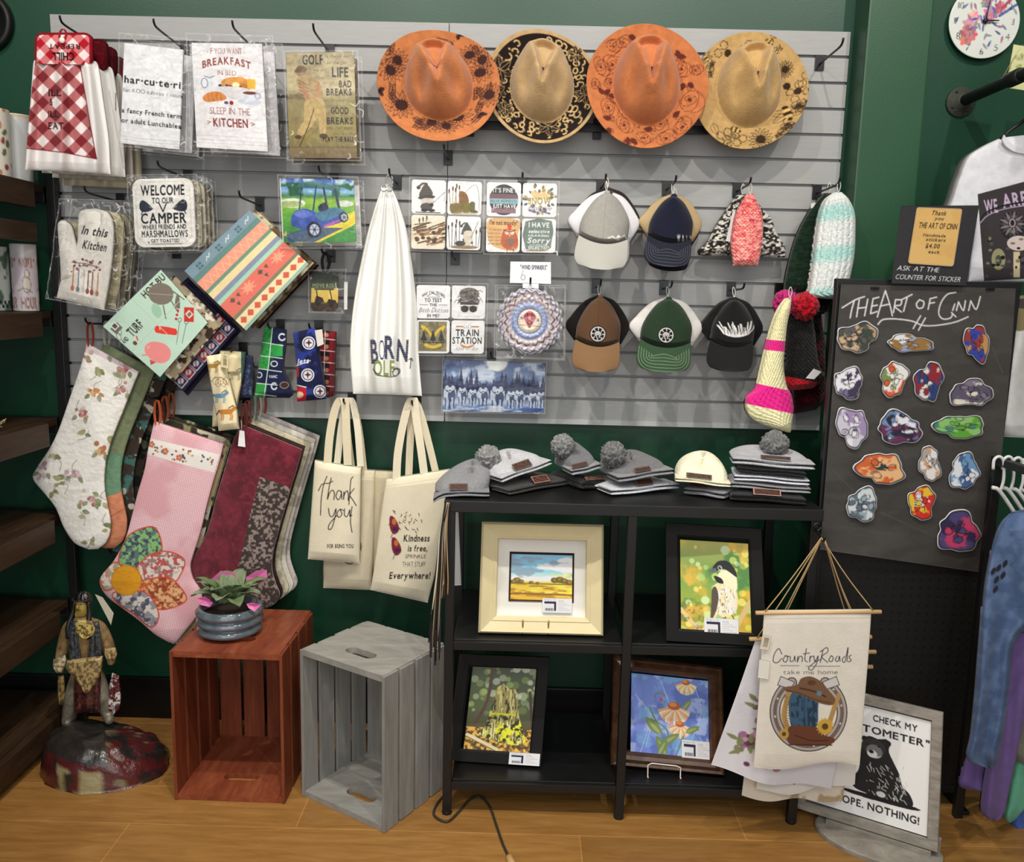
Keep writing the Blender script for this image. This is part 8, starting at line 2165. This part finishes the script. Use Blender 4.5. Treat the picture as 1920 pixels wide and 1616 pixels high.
# ------------------------------------------------------------------ clothes rail, tees and hoodies
t = thing('wall_pipe_rail', 'black iron pipe rail reaching out from its round wall flange', 'rail', (1.58, 0.018, 2.098)); IRON = mat('black_iron_pipe', (26, 26, 27), 0.5, spec=0.5, bump=0.3, bscale=160)
lathe('wall_flange', [(0.044, 0.0), (0.046, 0.003), (0.044, 0.009), (0.022, 0.012), (0.020, 0.030), (0.014, 0.031)], (1.581, 0.0195, 2.098), mat('dark_iron_flange', (62, 64, 56), 0.6, spec=0.4, bump=0.4, bscale=120), t, n=36, axis=(0, -1, 0))
for k in range(4):
    q = k * pi / 2 + 0.6; blob('screw', (1.581 + 0.033 * cos(q), 0.009, 2.098 + 0.033 * sin(q)), (0.004, 0.003, 0.004), M((20, 20, 20), 0.4), t, 10, 6)
tube('pipe', [(1.581, -0.012, 2.098), (1.581, -0.62, 2.098)], 0.0165, IRON, t, n=20); tube('coupling', [(1.581, -0.245, 2.098), (1.581, -0.252, 2.098), (1.581, -0.300, 2.098), (1.581, -0.308, 2.098)], [0.017, 0.021, 0.021, 0.017], IRON, t, n=20)


def garment(name, label, cat, Lp, Rp, Y, base, paint=None, fold=0.02, nf=9, thick=0.03, seed=0, bulge=0.02, dens=0.7, group=None, part='fabric', res=1.0):
    c = np.vstack([Lp, Rp]); mn, mx = c.min(0) - 4, c.max(0) + 4; t = thing(name, label, cat, atY(Lp[0][0], Lp[0][1], Y), group); cv = Cv(mn[0], mn[1], mx[0], mx[1], base, res); cv.grain(0.06, 0.08, seed)
    if paint:
        paint(cv)
    panel(part, Lp, Rp, Y, cv, PRINT_CLOTH, t, thick=thick, bulge=bulge, dens=dens, depth=lambda A, B, pp: fold * np.sin(A * nf + seed + 1.5 * np.sin(B * 4 + seed)) * np.clip(B * 4, 0, 1)); return t


def teeprint(cv):
    cv.poly([(1833, 364), (1930, 338), (1932, 522), (1845, 527)], (58, 54, 56)); lil = (190, 170, 196)
    cv.text('WE', 1858, 387, 24, lil, fit=26, bold=1, rot=-0.12); cv.text('ARE', 1902, 374, 24, lil, fit=48, bold=1, rot=-0.16); cv.line([(1838, 412), (1850, 398), (1880, 386), (1925, 378)], (30, 28, 30), 3, sm=4); cv.line([(1838, 418), (1852, 404), (1882, 392), (1925, 385)], lil, 1.4, sm=4)
    rg = np.random.default_rng(3); cv.ell(1898, 424, 24, 26, (40, 37, 40))
    for k in range(18):
        leaf(cv, 1898, 420, k * 0.35, 25, ((126, 116, 124), (70, 66, 70))[k % 2], True, 0.12)
    cv.ell(1898, 418, 8, 9, (36, 34, 36)); cv.ring(1898, 418, 5, 7, 2, (170, 160, 160)); cv.ell(1910, 456, 22, 14, (206, 190, 186)); cv.ell(1872, 486, 13, 20, (150, 146, 110)); cv.ell(1872, 488, 6, 10, (70, 78, 66)); cv.rect(1900, 472, 1912, 520, (196, 184, 150))
    for k in range(24):
        x, y = 1850 + rg.random() * 70, 430 + rg.random() * 90; cv.ell(x, y, 2 + 3 * rg.random(), 2 + 2 * rg.random(), ((30, 28, 30), (126, 120, 100), (84, 80, 80))[k % 3])


t = garment('t_shirt', 'white T-shirt with a dark mushroom print hanging from the pipe rail', 't-shirt', [(1878, 258), (1845, 274), (1815, 296), (1798, 335), (1786, 372), (1778, 400), (1800, 420), (1818, 450), (1817, 490), (1816, 528)], [(1950, 250), (1960, 300), (1965, 350), (1965, 420), (1960, 480), (1955, 528)], -0.37, (214, 214, 220), teeprint, 0.006, 7, 0.04, 2, 0.025, 1.1, res=1.5)
a_ = [atY(x, y, -0.375) for x, y in ((1876, 262), (1892, 246), (1912, 232), (1930, 218))]; t2 = thing('clothes_hanger', 'black clothes hanger inside the white mushroom-print T-shirt', 'hanger', a_[-1]); tube('hanger_arm', a_, 0.005, M((20, 20, 22), 0.4), t2); q = a_[-1]; tube('hanger_hook', [q, q + np.array([0.02, 0.0, 0.03]), np.array([1.60, -0.375, 2.06]), np.array([1.603, -0.375, 2.10]), np.array([1.581, -0.375, 2.1165])], 0.0025, M((150, 150, 150), 0.3, metal=1.0), t2, sm=5)
ribbon('collar', [atY(x, y, -0.40) for x, y in ((1880, 258), (1888, 270), (1904, 280), (1924, 284))], (0.004, 0, 0.014), M((214, 214, 220), 0.9), t, thick=0.006)
garment('t_shirt', 'lower white T-shirt hanging beyond the sticker sheet', 't-shirt', [(1888, 556), (1884, 640), (1880, 740), (1868, 800), (1870, 818)], [(1945, 552), (1945, 640), (1945, 740), (1945, 822)], -0.36, (206, 206, 204), lambda cv: (cv.ell(1912, 585, 26, 36, (120, 110, 80)), cv.rect(1890, 560, 1945, 578, (60, 56, 54))), 0.012, 6, 0.03, 5, 0.02)
HG = 'white plastic hangers on the garment rack'; WH = M((222, 222, 220), 0.35)
for k, (x, y, lb) in enumerate(((1870, 858, 'white plastic hanger nearest the sticker sheet'), (1888, 858, 'second white plastic hanger from the sticker sheet'), (1906, 860, 'third white plastic hanger from the sticker sheet'), (1922, 862, 'fourth white plastic hanger from the sticker sheet'))):
    Y = -0.50 + 0.012 * k; t = thing('clothes_hanger', lb, 'hanger', atY(x, y, Y), HG); P = lambda p: [atY(a, b, Y) for a, b in p]
    tube('hook', P([(x - 8, y + 22), (x - 6, y + 4), (x + 4, y - 2), (x + 12, y + 8), (x + 12, y + 40), (x + 6, y + 62)]), 0.0042, WH, t, sm=4); tube('shoulder_arm', P([(x - 10, y + 56), (x + 4, y + 62), (x + 30, y + 100), (x + 48, y + 128)]), 0.0055, WH, t, sm=3)
t = thing('garment_rack', 'black garment rack pole carrying the white hangers', 'rack', (1.62, -0.5, 0)); p = atY(1890, 860, -0.5); box('rail', (p[0] - 0.012, -0.9, p[2] - 0.024), (p[0] + 0.012, -0.46, p[2] - 0.004), BLACK_METAL, t, bev=0.002); box('leg', (p[0] - 0.012, -0.4599, 0), (p[0] + 0.012, -0.44, p[2] - 0.004), BLACK_METAL, t, bev=0.002); box('leg', (p[0] - 0.012, -0.925, 0), (p[0] + 0.012, -0.90, p[2] - 0.004), BLACK_METAL, t, bev=0.002)
GG = 'sweatshirts crowded on the garment rack'
garment('sweatshirt', 'blue sweatshirt at the bottom edge of the crowded rack', 'sweatshirt', [(1902, 1380), (1896, 1450), (1890, 1530), (1900, 1556)], [(1950, 1380), (1950, 1450), (1950, 1530), (1950, 1590)], -0.475, (72, 100, 176), None, 0.008, 8, 0.01, 4, group=GG)
garment('sweatshirt', 'mint green sweatshirt showing low on the crowded rack', 'sweatshirt', [(1905, 1360), (1897, 1430), (1888, 1500), (1882, 1530), (1890, 1542)], [(1945, 1360), (1945, 1430), (1930, 1500), (1910, 1530), (1896, 1542)], -0.515, (104, 180, 150), None, 0.006, 6, 0.008, 5, group=GG)
garment('sweatshirt', 'grey-olive sweatshirt between the green and purple ones', 'sweatshirt', [(1912, 1280), (1904, 1350), (1896, 1420)], [(1945, 1280), (1945, 1350), (1930, 1440)], -0.545, (120, 120, 110), None, 0.004, 6, 0.006, 6, group=GG)
garment('sweatshirt', 'purple sweatshirt with its sleeve hanging lowest on the rack', 'sweatshirt', [(1890, 1190), (1874, 1250), (1868, 1330), (1858, 1400), (1845, 1470), (1840, 1520), (1852, 1535)], [(1945, 1180), (1940, 1260), (1925, 1330), (1910, 1400), (1895, 1470), (1880, 1530), (1862, 1538)], -0.592, (112, 90, 146), None, 0.010, 7, 0.010, 7, group=GG)
garment('sweatshirt', 'deep purple sweatshirt hem behind the blue one', 'sweatshirt', [(1830, 1360), (1820, 1400), (1806, 1440), (1800, 1474), (1840, 1484)], [(1880, 1360), (1872, 1400), (1866, 1440), (1862, 1476), (1856, 1490)], -0.565, (98, 78, 132), None, 0.006, 6, 0.008, 8, group=GG)


def hood(cv):
    cv.mixnoise((112, 132, 166), 0.06, 0.55, 0.3, 3, 0.5); cv.rect(1815, 1418, 1880, 1424, (84, 104, 140), 0.5)
    for (x, y) in ((1862, 1070), (1868, 1086), (1872, 1064), (1880, 1078), (1884, 1056), (1866, 1104)):
        cv.poly([(x - 4, y), (x + 4, y - 7), (x + 5, y + 2), (x - 3, y + 9)], (34, 36, 48), sm=2)


garment('sweatshirt', 'slate blue sweatshirt with dark paw-like marks, frontmost on the rack', 'sweatshirt', [(1900, 962), (1878, 985), (1862, 1030), (1848, 1100), (1838, 1200), (1830, 1300), (1822, 1380), (1816, 1424), (1850, 1440)], [(1960, 950), (1960, 1000), (1960, 1080), (1955, 1150), (1905, 1200), (1893, 1290), (1884, 1360), (1872, 1420), (1862, 1442)], -0.655, (72, 92, 128), hood, 0.014, 8, 0.012, 2, 0.03, 0.8, group=GG)

# ------------------------------------------------------------------ clock, little glass sign
C = atY(1846, 40, -0.004); R_ = 0.106; t = thing('wall_clock', 'round white wall clock painted with pink and blue flowers', 'clock', C); cv = Cv(-66, -66, 66, 66, (222, 226, 220), 2.0); rg = np.random.default_rng(2)
for (x, y, r, c) in ((-26, 8, 13, (206, 150, 150)), (-28, 26, 15, (206, 120, 124)), (10, -12, 13, (206, 140, 156)), (-20, -6, 11, (214, 170, 176)), (26, -24, 10, (196, 110, 130)), (0, -34, 10, (170, 150, 150))):
    for k in range(16):
        a = k * 2.4; q = r * math.sqrt(k / 16); cv.ell(x + q * cos(a), y + q * sin(a), r * .35, r * .25, tuple(int(min(255, v * (0.8 + 0.4 * rg.random()))) for v in c), a)
for k in range(40):
    x, y = rg.normal() * 22, rg.normal() * 22 - 4; a = rg.random() * 6; leaf(cv, x, y, a, 14, ((96, 106, 160), (120, 130, 176), (176, 116, 140), (150, 150, 160))[k % 4], True, 0.16)
cv.line([(30, -24), (62, -56)], (176, 80, 110), 5); cv.line([(26, -10), (56, -30)], (90, 110, 170), 5)
for h in range(1, 13):
    a = h * pi / 6 - pi / 2; cv.text(str(h), 52 * cos(a), 52 * sin(a), 11, (52, 46, 50), bold=0)
nr, na = 50, 160; r = np.linspace(0.01, 1, nr); a = np.arange(na) * 2 * pi / na; x = r[:, None] * np.cos(a); y = r[:, None] * np.sin(a)
P = np.stack([C[0] + x * R_, np.full(x.shape, C[1]), C[2] + y * R_], -1); o = obj('clock_face', P.reshape(-1, 3), gfaces(nr, na, wrap=True).tolist() + [list(range(na))[::-1]], PRINT_GLOSS, t, cols=cv.sample(x * 64, -y * 64)); md = o.modifiers.new('thickness', 'SOLIDIFY'); md.thickness = 0.006; md.offset = -1
for nm, a_, l_, r_ in (('minute_hand', 1.45, 0.058, 0.0022), ('hour_hand', 0.03, 0.040, 0.003)):
    tube(nm, [(C[0] - 0.01 * cos(a_), C[1] - 0.008, C[2] - 0.01 * sin(a_)), (C[0] + l_ * cos(a_), C[1] - 0.008, C[2] + l_ * sin(a_))], [r_, r_ * 0.5], M((40, 30, 34), 0.4), t)
lathe('hub', [(0.006, 0), (0.006, 0.010), (0.002, 0.011)], (C[0], C[1] - 0.0005, C[2]), M((40, 30, 34), 0.4), t, n=14, axis=(0, -1, 0))
t = thing('hanging_card', 'cream card lettered GLASS hanging by the pipe rail', 'sign', atY(1905, 85, -0.2)); cv = Cv(0, 0, 60, 84, (206, 206, 156), 1.6); cv.mixnoise((140, 150, 80), 0.1, 0.56, 0.1, 3, 0.7, reg=(0, 10, 24, 60)); cv.text('GLASS', 36, 52, 10, (50, 46, 44), fit=40, bold=1); cv.text('fish', 14, 24, 9, (90, 80, 60), fit=18, sh=0.3)
sheet('card', [(1901, 83), (1956, 92), (1940, 172), (1886, 164)], -0.2, cv, PRINT_CARD, t, thick=0.003)
p = atY(1918, 84, -0.199); tube('string', [p, (p + np.array([1.581, -0.2, 2.116])) / 2 + np.array([0.01, 0, 0.02]), np.array([1.581, -0.215, 2.1165])], 0.001, TW, t, n=5)
t = thing('round_wall_plaque', 'dark round plaque on the green wall above the shelving unit', 'wall decor', atY(-28, 42, 0.01)); c = atY(-28, 42, 0.018); lathe('rim', [(0.088, 0.0), (0.092, 0.006), (0.088, 0.022), (0.074, 0.024), (0.07, 0.012), (0.01, 0.011)], c, M((18, 18, 18), 0.5), t, n=48, axis=(0, -1, 0))

# ------------------------------------------------------------------ mugs and tumblers on the shelving unit
def mug(label, px_, Y, z, r0, r1, h, base, paint, handle=False, cat='mug', name='mug'):
    c = atY(px_, 270 if z > 1.6 else 500, Y); c[2] = z + 0.0005; t = thing(name, label, cat, c); nu, nv = 72, 60; cv = Cv(0, 0, 200, 100, base, 1.0); paint(cv); a = np.arange(nu) * 2 * pi / nu; b = np.linspace(0, 1, nv); r = r0 + (r1 - r0) * b
    P = np.stack([c[0] + r[:, None] * np.cos(a), c[1] + r[:, None] * np.sin(a), c[2] + h * b[:, None] + 0 * a], -1)
    ri = r1 - 0.003; V = np.vstack([P.reshape(-1, 3), [(c[0] + ri * cos(q), c[1] + ri * sin(q), c[2] + h) for q in a], [(c[0] + (r0 - .003) * cos(q), c[1] + (r0 - .003) * sin(q), c[2] + 0.006) for q in a]])
    A, B = np.meshgrid(a, b); C = np.vstack([cv.sample(((A + pi / 2 + pi) % (2 * pi)) / (2 * pi) * 200, 100 - B * 100).reshape(-1, 3), np.tile(np.array(L(base)[:3]), (2 * nu, 1))])
    cb_ = obj('cup_body', V, gfaces(nv + 2, nu, wrap=True)[:, ::-1].tolist() + [list(range(nu))[::-1], list(range((nv + 1) * nu, (nv + 2) * nu))], PRINT_GLOSS, t, cols=C)
    if handle:
        q = np.array([c[0] - r0, c[1], c[2]]); tube('handle', [q + np.array([0.004, 0, h * .2]), q + np.array([-0.03, 0, h * .3]), q + np.array([-0.034, 0, h * .6]), q + np.array([0.0, 0, h * .82])], 0.006, M(base, 0.2), cb_, sm=5)
    return t


def mugflower(cv):
    rg = np.random.default_rng(5)
    for k in range(40):
        cv.ell(rg.random() * 200, rg.random() * 100, 3 + 4 * rg.random(), 3 + 4 * rg.random(), ((150, 60, 60), (96, 110, 70), (190, 130, 90), (110, 50, 60))[k % 4], rg.random() * 3)


def worry(cv):
    cv.rect(0, 0, 200, 100, (226, 220, 220)); cv.mixnoise((196, 176, 190), 0.03, 0.5, 0.2, 3, 0.6)
    for x in (20, 70, 120, 170):
        cv.text('WORRY', x + 5, 28, 14, (150, 104, 84), fit=44, bold=1); cv.text('HOUR', x + 5, 88, 16, (140, 88, 76), fit=40, bold=1); cv.ell(x, 60, 10, 12, (216, 206, 190)); cv.ring(x, 60, 10, 12, 1.4, (90, 80, 80)); cv.ell(x + 2, 44, 6, 6, (222, 214, 200)); cv.ring(x + 2, 44, 6, 6, 1.2, (90, 80, 80)); cv.line([(x - 22, 70), (x - 6, 66), (x + 14, 72)], (120, 110, 104), 1.4, sm=3)


mug('white floral mug at the outer end of the top shelf', -14, -0.21, 1.776, 0.044, 0.048, 0.19, (226, 220, 208), mugflower)
mug('plain grey-white tumbler on the top shelf next to the gingham towels', 33, -0.125, 1.776, 0.036, 0.044, 0.19, (196, 198, 196), lambda cv: cv.line([(0, 3), (200, 3)], (206, 170, 120), 3), name='tumbler', cat='tumbler')
mug('pale tumbler printed WORRY HOUR on the middle shelf', 45, -0.13, 1.393, 0.036, 0.036, 0.20, (226, 220, 220), worry, name='tumbler', cat='tumbler')
mug('green and white checked tumbler beside the WORRY HOUR one', -8, -0.15, 1.393, 0.036, 0.036, 0.19, (206, 212, 206), lambda cv: (cv.mixnoise((96, 116, 96), 0.05, 0.52, 0.05, 3), [cv.rect(x, 84 + (x // 6 % 2) * 6, x + 6, 90 + (x // 6 % 2) * 6, (40, 44, 44)) for x in range(0, 200, 6)]), name='tumbler', cat='tumbler')
t = thing('dried_grass_bundle', 'small bundle of dried grass on the third shelf plank', 'dried grass', atY(6, 790, -0.32)); rg = np.random.default_rng(3); zb = 1.054
for k in range(9):
    a = -0.3 + rg.random() * 1.0; tube('stem', [(-1.33, -0.30 - 0.004 * k, zb + 0.004), (-1.30 + 0.02 * cos(a), -0.30 - 0.004 * k, zb + 0.010), (-1.255 + 0.02 * rg.random(), -0.31 - 0.004 * k, zb + 0.012 + 0.025 * rg.random())], 0.0016, M((176, 160, 120), 0.8), t, n=5, sm=4)

# ------------------------------------------------------------------ cable on the floor
t = thing('power_cable', 'dark power cable looping over the floor at the display shelf foot', 'cable', atZ(860, 1500, 0.004)); pts = [atZ(x, y, 0.0045) for x, y in ((856, 1440), (842, 1478), (820, 1506), (814, 1528), (838, 1540), (860, 1522), (880, 1500), (900, 1494), (918, 1512), (930, 1545), (942, 1580), (953, 1604))]
tube('cord', pts, 0.0035, M((52, 50, 44), 0.55), t, n=8, sm=6); d = pts[-1] - pts[-2]; d /= np.linalg.norm(d); tube('plug', [pts[-1], pts[-1] + d * 0.01, pts[-1] + d * 0.05], [0.005, 0.010, 0.011], M((190, 150, 100), 0.5), t, n=12)

# ------------------------------------------------------------------ resin figure on a rock base
Y0 = -0.255; t = thing('resin_statue', 'painted resin statue of a person in buckskins standing on a glossy rock base', 'statue', (-1.035, -0.30, 0)); W_ = lambda x, y, d=0.0: atY(x, y, Y0 - d)
nu, nv = 72, 22; th = np.linspace(0.0, pi / 2, nv); ph = np.arange(nu) * 2 * pi / nu; V = []; K = []; cb = np.array([-1.012, -0.305, 0.001]); pal = np.array([L(c)[:3] for c in ((40, 36, 34), (84, 30, 32), (120, 110, 84), (56, 22, 26))])
for q in th:
    rr_ = cos(q) ** 0.55; z = sin(q)
    n1 = fbm(np.cos(ph) * 3 + 5, np.sin(ph) * 3 + q * 2.5, 4); rad = 1 + 0.16 * (n1 - 0.5)
    x = cb[0] + 0.190 * rr_ * rad * np.cos(ph); y = cb[1] + 0.150 * rr_ * rad * np.sin(ph); hgt = (0.118 - 0.052 * np.cos(ph - 0.5) * rr_) * z + 0.022 * (fbm(x * 30, y * 30 + z * 3, 9) - 0.5) * (z > 0.05)
    V.append(np.stack([x, y, cb[2] + np.maximum(hgt, 0)], 1)); n2 = fbm(x * 26, y * 26 + z * 2, 3); n3 = fbm(x * 40 + 3, y * 40, 12)
    col = np.where((n2 > 0.73)[:, None], pal[2], np.where((n2 > 0.44)[:, None], pal[1], pal[0])); col = np.where(((z > 0.6) & (np.cos(ph) < 0.4))[:, None], pal[0] * (0.6 + 1.2 * n3[:, None]), col); col = np.where(((z < 0.5) & (np.sin(ph) < -0.2) & (n3 > 0.50) & (np.cos(ph) > -0.45) & (np.cos(ph) < 0.6))[:, None], np.array(L((150, 138, 100))[:3]), col); K.append(col)
obj('rock_base', np.vstack(V), gfaces(nv, nu, wrap=True)[:, ::-1].tolist() + [list(range(nu))], STATUE, t, cols=np.vstack(K))
# body: one continuous skinned surface
J = {'pelvis': (163, 1258, 0, .030), 'waist': (163, 1232, 0, .030), 'chest': (161, 1195, .004, .038), 'neck0': (157, 1166, 0, .020), 'neck': (155, 1156, 0, .0125), 'head0': (154, 1146, .004, .018), 'head1': (153, 1132, .002, .0205), 'head2': (152, 1121, 0, .014),
     'shL': (129, 1172, 0, .022), 'elL': (119, 1213, -.008, .0215), 'wrL': (109, 1245, .012, .012), 'haL': (107, 1256, .016, .011), 'shR': (187, 1174, 0, .022), 'elR': (203, 1212, -.006, .0225), 'wrR': (209, 1238, .012, .013), 'haR': (208, 1248, .016, .011),
     'hpL': (146, 1264, 0, .024), 'knL': (135, 1310, .010, .027), 'anL': (129, 1348, 0, .022), 'toL': (121, 1366, .030, .0135), 'hpR': (181, 1264, 0, .024), 'knR': (193, 1306, .010, .027), 'anR': (202, 1338, 0, .021), 'toR': (207, 1356, .030, .0125)}
names = list(J); E = [('pelvis', 'waist'), ('waist', 'chest'), ('chest', 'neck0'), ('neck0', 'neck'), ('neck', 'head0'), ('head0', 'head1'), ('head1', 'head2'), ('neck0', 'shL'), ('shL', 'elL'), ('elL', 'wrL'), ('wrL', 'haL'), ('neck0', 'shR'), ('shR', 'elR'), ('elR', 'wrR'), ('wrR', 'haR'), ('pelvis', 'hpL'), ('hpL', 'knL'), ('knL', 'anL'), ('anL', 'toL'), ('pelvis', 'hpR'), ('hpR', 'knR'), ('knR', 'anR'), ('anR', 'toR')]
HB = W_(157, 1240)
me = bpy.data.meshes.new('skeleton'); me.from_pydata([tuple(W_(J[k][0], J[k][1], J[k][2]) - HB) for k in names], [(names.index(a), names.index(b)) for a, b in E], []); so = bpy.data.objects.new('skeleton', me); COL.objects.link(so); so.modifiers.new('skin', 'SKIN'); sm_ = so.modifiers.new('sub', 'SUBSURF'); sm_.levels = 2; sm_.render_levels = 2
for i, k in enumerate(names):
    me.skin_vertices[0].data[i].radius = (J[k][3], J[k][3] * (0.8 if k in ('pelvis', 'waist', 'chest') else 1.0)); me.skin_vertices[0].data[i].use_root = (k == 'pelvis')
dg = bpy.context.evaluated_depsgraph_get(); dg.update(); ev = so.evaluated_get(dg); m2 = ev.to_mesh(); V = np.array([v.co[:] for v in m2.vertices]) + HB; F = [list(p.vertices) for p in m2.polygons]; ev.to_mesh_clear(); bpy.data.objects.remove(so)
zc = W_(155, 1152)[2]; xm = W_(160, 1200)[0]; n1 = fbm(V[:, 0] * 90, V[:, 2] * 60, 5); skin = np.array(L((168, 144, 66))[:3]); tan = np.array(L((140, 114, 76))[:3]); gry = np.array(L((112, 106, 92))[:3]); dk = np.array(L((60, 54, 46))[:3]); col = tan * (0.1 + 1.7 * n1[:, None])
col = np.where((V[:, 2] > zc)[:, None], skin, col); col = np.where((V[:, 2] < W_(160, 1265)[2])[:, None], gry * (0.1 + 1.7 * n1[:, None]), col); col = np.where((V[:, 2] < W_(160, 1350)[2])[:, None], dk, col); hl = (V[:, 2] < W_(108, 1247)[2]) & (V[:, 2] > W_(108, 1268)[2]) & (np.abs(V[:, 0] - xm) > 0.062); col = np.where(hl[:, None], skin, col)
obj('figure_body', V, F, STATUE, t, cols=col)
solid = lambda c: np.array(L(c)[:3])
# face, hair, clothes
hc = W_(153, 1131, 0.002)
blob('hair', hc + np.array([0, 0.010, 0.006]), (0.026, 0.022, 0.028), STATUE, t, 32, 20, disp=lambda th_, p_, d: 0.06 * np.sin(p_ * 9), cols=solid((22, 20, 20)))
for sx in (-1, 1):
    tube('braid', [hc + np.array([sx * 0.021, 0, 0.006]), hc + np.array([sx * 0.026, -0.006, -0.03]), hc + np.array([sx * 0.030, -0.030, -0.065]), hc + np.array([sx * 0.028, -0.034, -0.10])], 0.0075, M((22, 20, 20), 0.5), t, sm=4)
blob('nose', hc + np.array([0, -0.0245, -0.003]), (0.0035, 0.005, 0.007), STATUE, t, 12, 8, cols=skin * 0.95)
for sx in (-1, 1):
    blob('eye', hc + np.array([sx * 0.008, -0.0195, 0.004]), (0.0034, 0.002, 0.0022), STATUE, t, 10, 6, cols=solid((26, 22, 20))); blob('ear', hc + np.array([sx * 0.0205, 0.002, -0.002]), (0.003, 0.005, 0.008), STATUE, t, 10, 8, cols=skin * 0.9)
tube('mouth', [hc + np.array([-0.007, -0.0195, -0.0145]), hc + np.array([0, -0.0215, -0.0145]), hc + np.array([0.007, -0.0195, -0.0145])], 0.0013, M((96, 60, 40), 0.5), t, n=6)
tube('headband', [hc + np.array([0.0262 * sin(q), 0.003 - 0.0235 * cos(q), 0.0125]) for q in np.linspace(-2.2, 2.2, 22)], 0.0026, M((56, 40, 32), 0.6), t, n=6)


def cloth(name, Lp, Rp, d, c, seed=0, bulge=0.012, c2=None):
    n_ = np.array(Lp + Rp, float); cv = Cv(n_[:, 0].min() - 2, n_[:, 1].min() - 2, n_[:, 0].max() + 2, n_[:, 1].max() + 2, c, 3.0); cv.mixnoise(c2 or tuple(int(v * 0.62) for v in c), 0.22, 0.52, 0.08, seed); panel(name, Lp, Rp, Y0 - d, cv, STATUE, t, thick=0.004, bulge=bulge, dens=1.6, sm=4, depth=lambda A, B, pp: 0.003 * np.sin(A * 16 + seed) * B)


cloth('vest_panel', [(133, 1164), (128, 1190), (129, 1222), (132, 1240)], [(146, 1166), (147, 1190), (150, 1222), (152, 1242)], 0.036, (72, 78, 84), 3, 0.008); cloth('vest_panel', [(170, 1166), (168, 1190), (166, 1222), (164, 1242)], [(184, 1166), (188, 1190), (190, 1222), (186, 1240)], 0.036, (72, 78, 84), 4, 0.008)
cloth('chest_fringe', [(145, 1162), (141, 1176), (144, 1190), (156, 1198)], [(172, 1164), (178, 1178), (174, 1190), (160, 1199)], 0.044, (206, 186, 110), 5, 0.006, (120, 96, 50))
cloth('loincloth', [(140, 1250), (138, 1290), (138, 1336)], [(188, 1250), (188, 1290), (186, 1336)], 0.034, (86, 42, 40), 6, 0.016); cloth('hide_wrap', [(126, 1238), (124, 1256), (140, 1270), (158, 1300)], [(192, 1230), (190, 1258), (174, 1290), (162, 1303)], 0.048, (186, 160, 108), 7, 0.014)
cloth('sleeve_fringe', [(100, 1236), (99, 1250), (106, 1262)], [(122, 1228), (124, 1242), (116, 1262)], 0.026, (206, 190, 150), 8, 0.006); cloth('sleeve_fringe', [(196, 1216), (196, 1228), (202, 1238)], [(216, 1214), (219, 1226), (214, 1238)], 0.026, (196, 166, 110), 9, 0.006)
tube('belt', [W_(127, 1240, 0.030), W_(145, 1243, 0.050), W_(165, 1243, 0.054), W_(190, 1236, 0.034)], 0.004, M((220, 206, 170), 0.5), t, sm=4)
cloth('shawl', [(210, 1262), (204, 1290), (200, 1320), (204, 1336)], [(222, 1268), (226, 1296), (224, 1326), (212, 1340)], 0.010, (90, 40, 44), 11, 0.012, (224, 220, 214)); cloth('pouch', [(108, 1268), (107, 1296), (110, 1320)], [(120, 1266), (122, 1296), (120, 1322)], 0.012, (150, 126, 80), 12, 0.010)
cv = txtcard(36, 50, (206, 200, 180), []); sheet('paper_tag', [(178, 1114), (192, 1120), (213, 1150), (208, 1172)], -0.245, cv, PRINT_CARD, t, thick=0.001, dens=1.5)
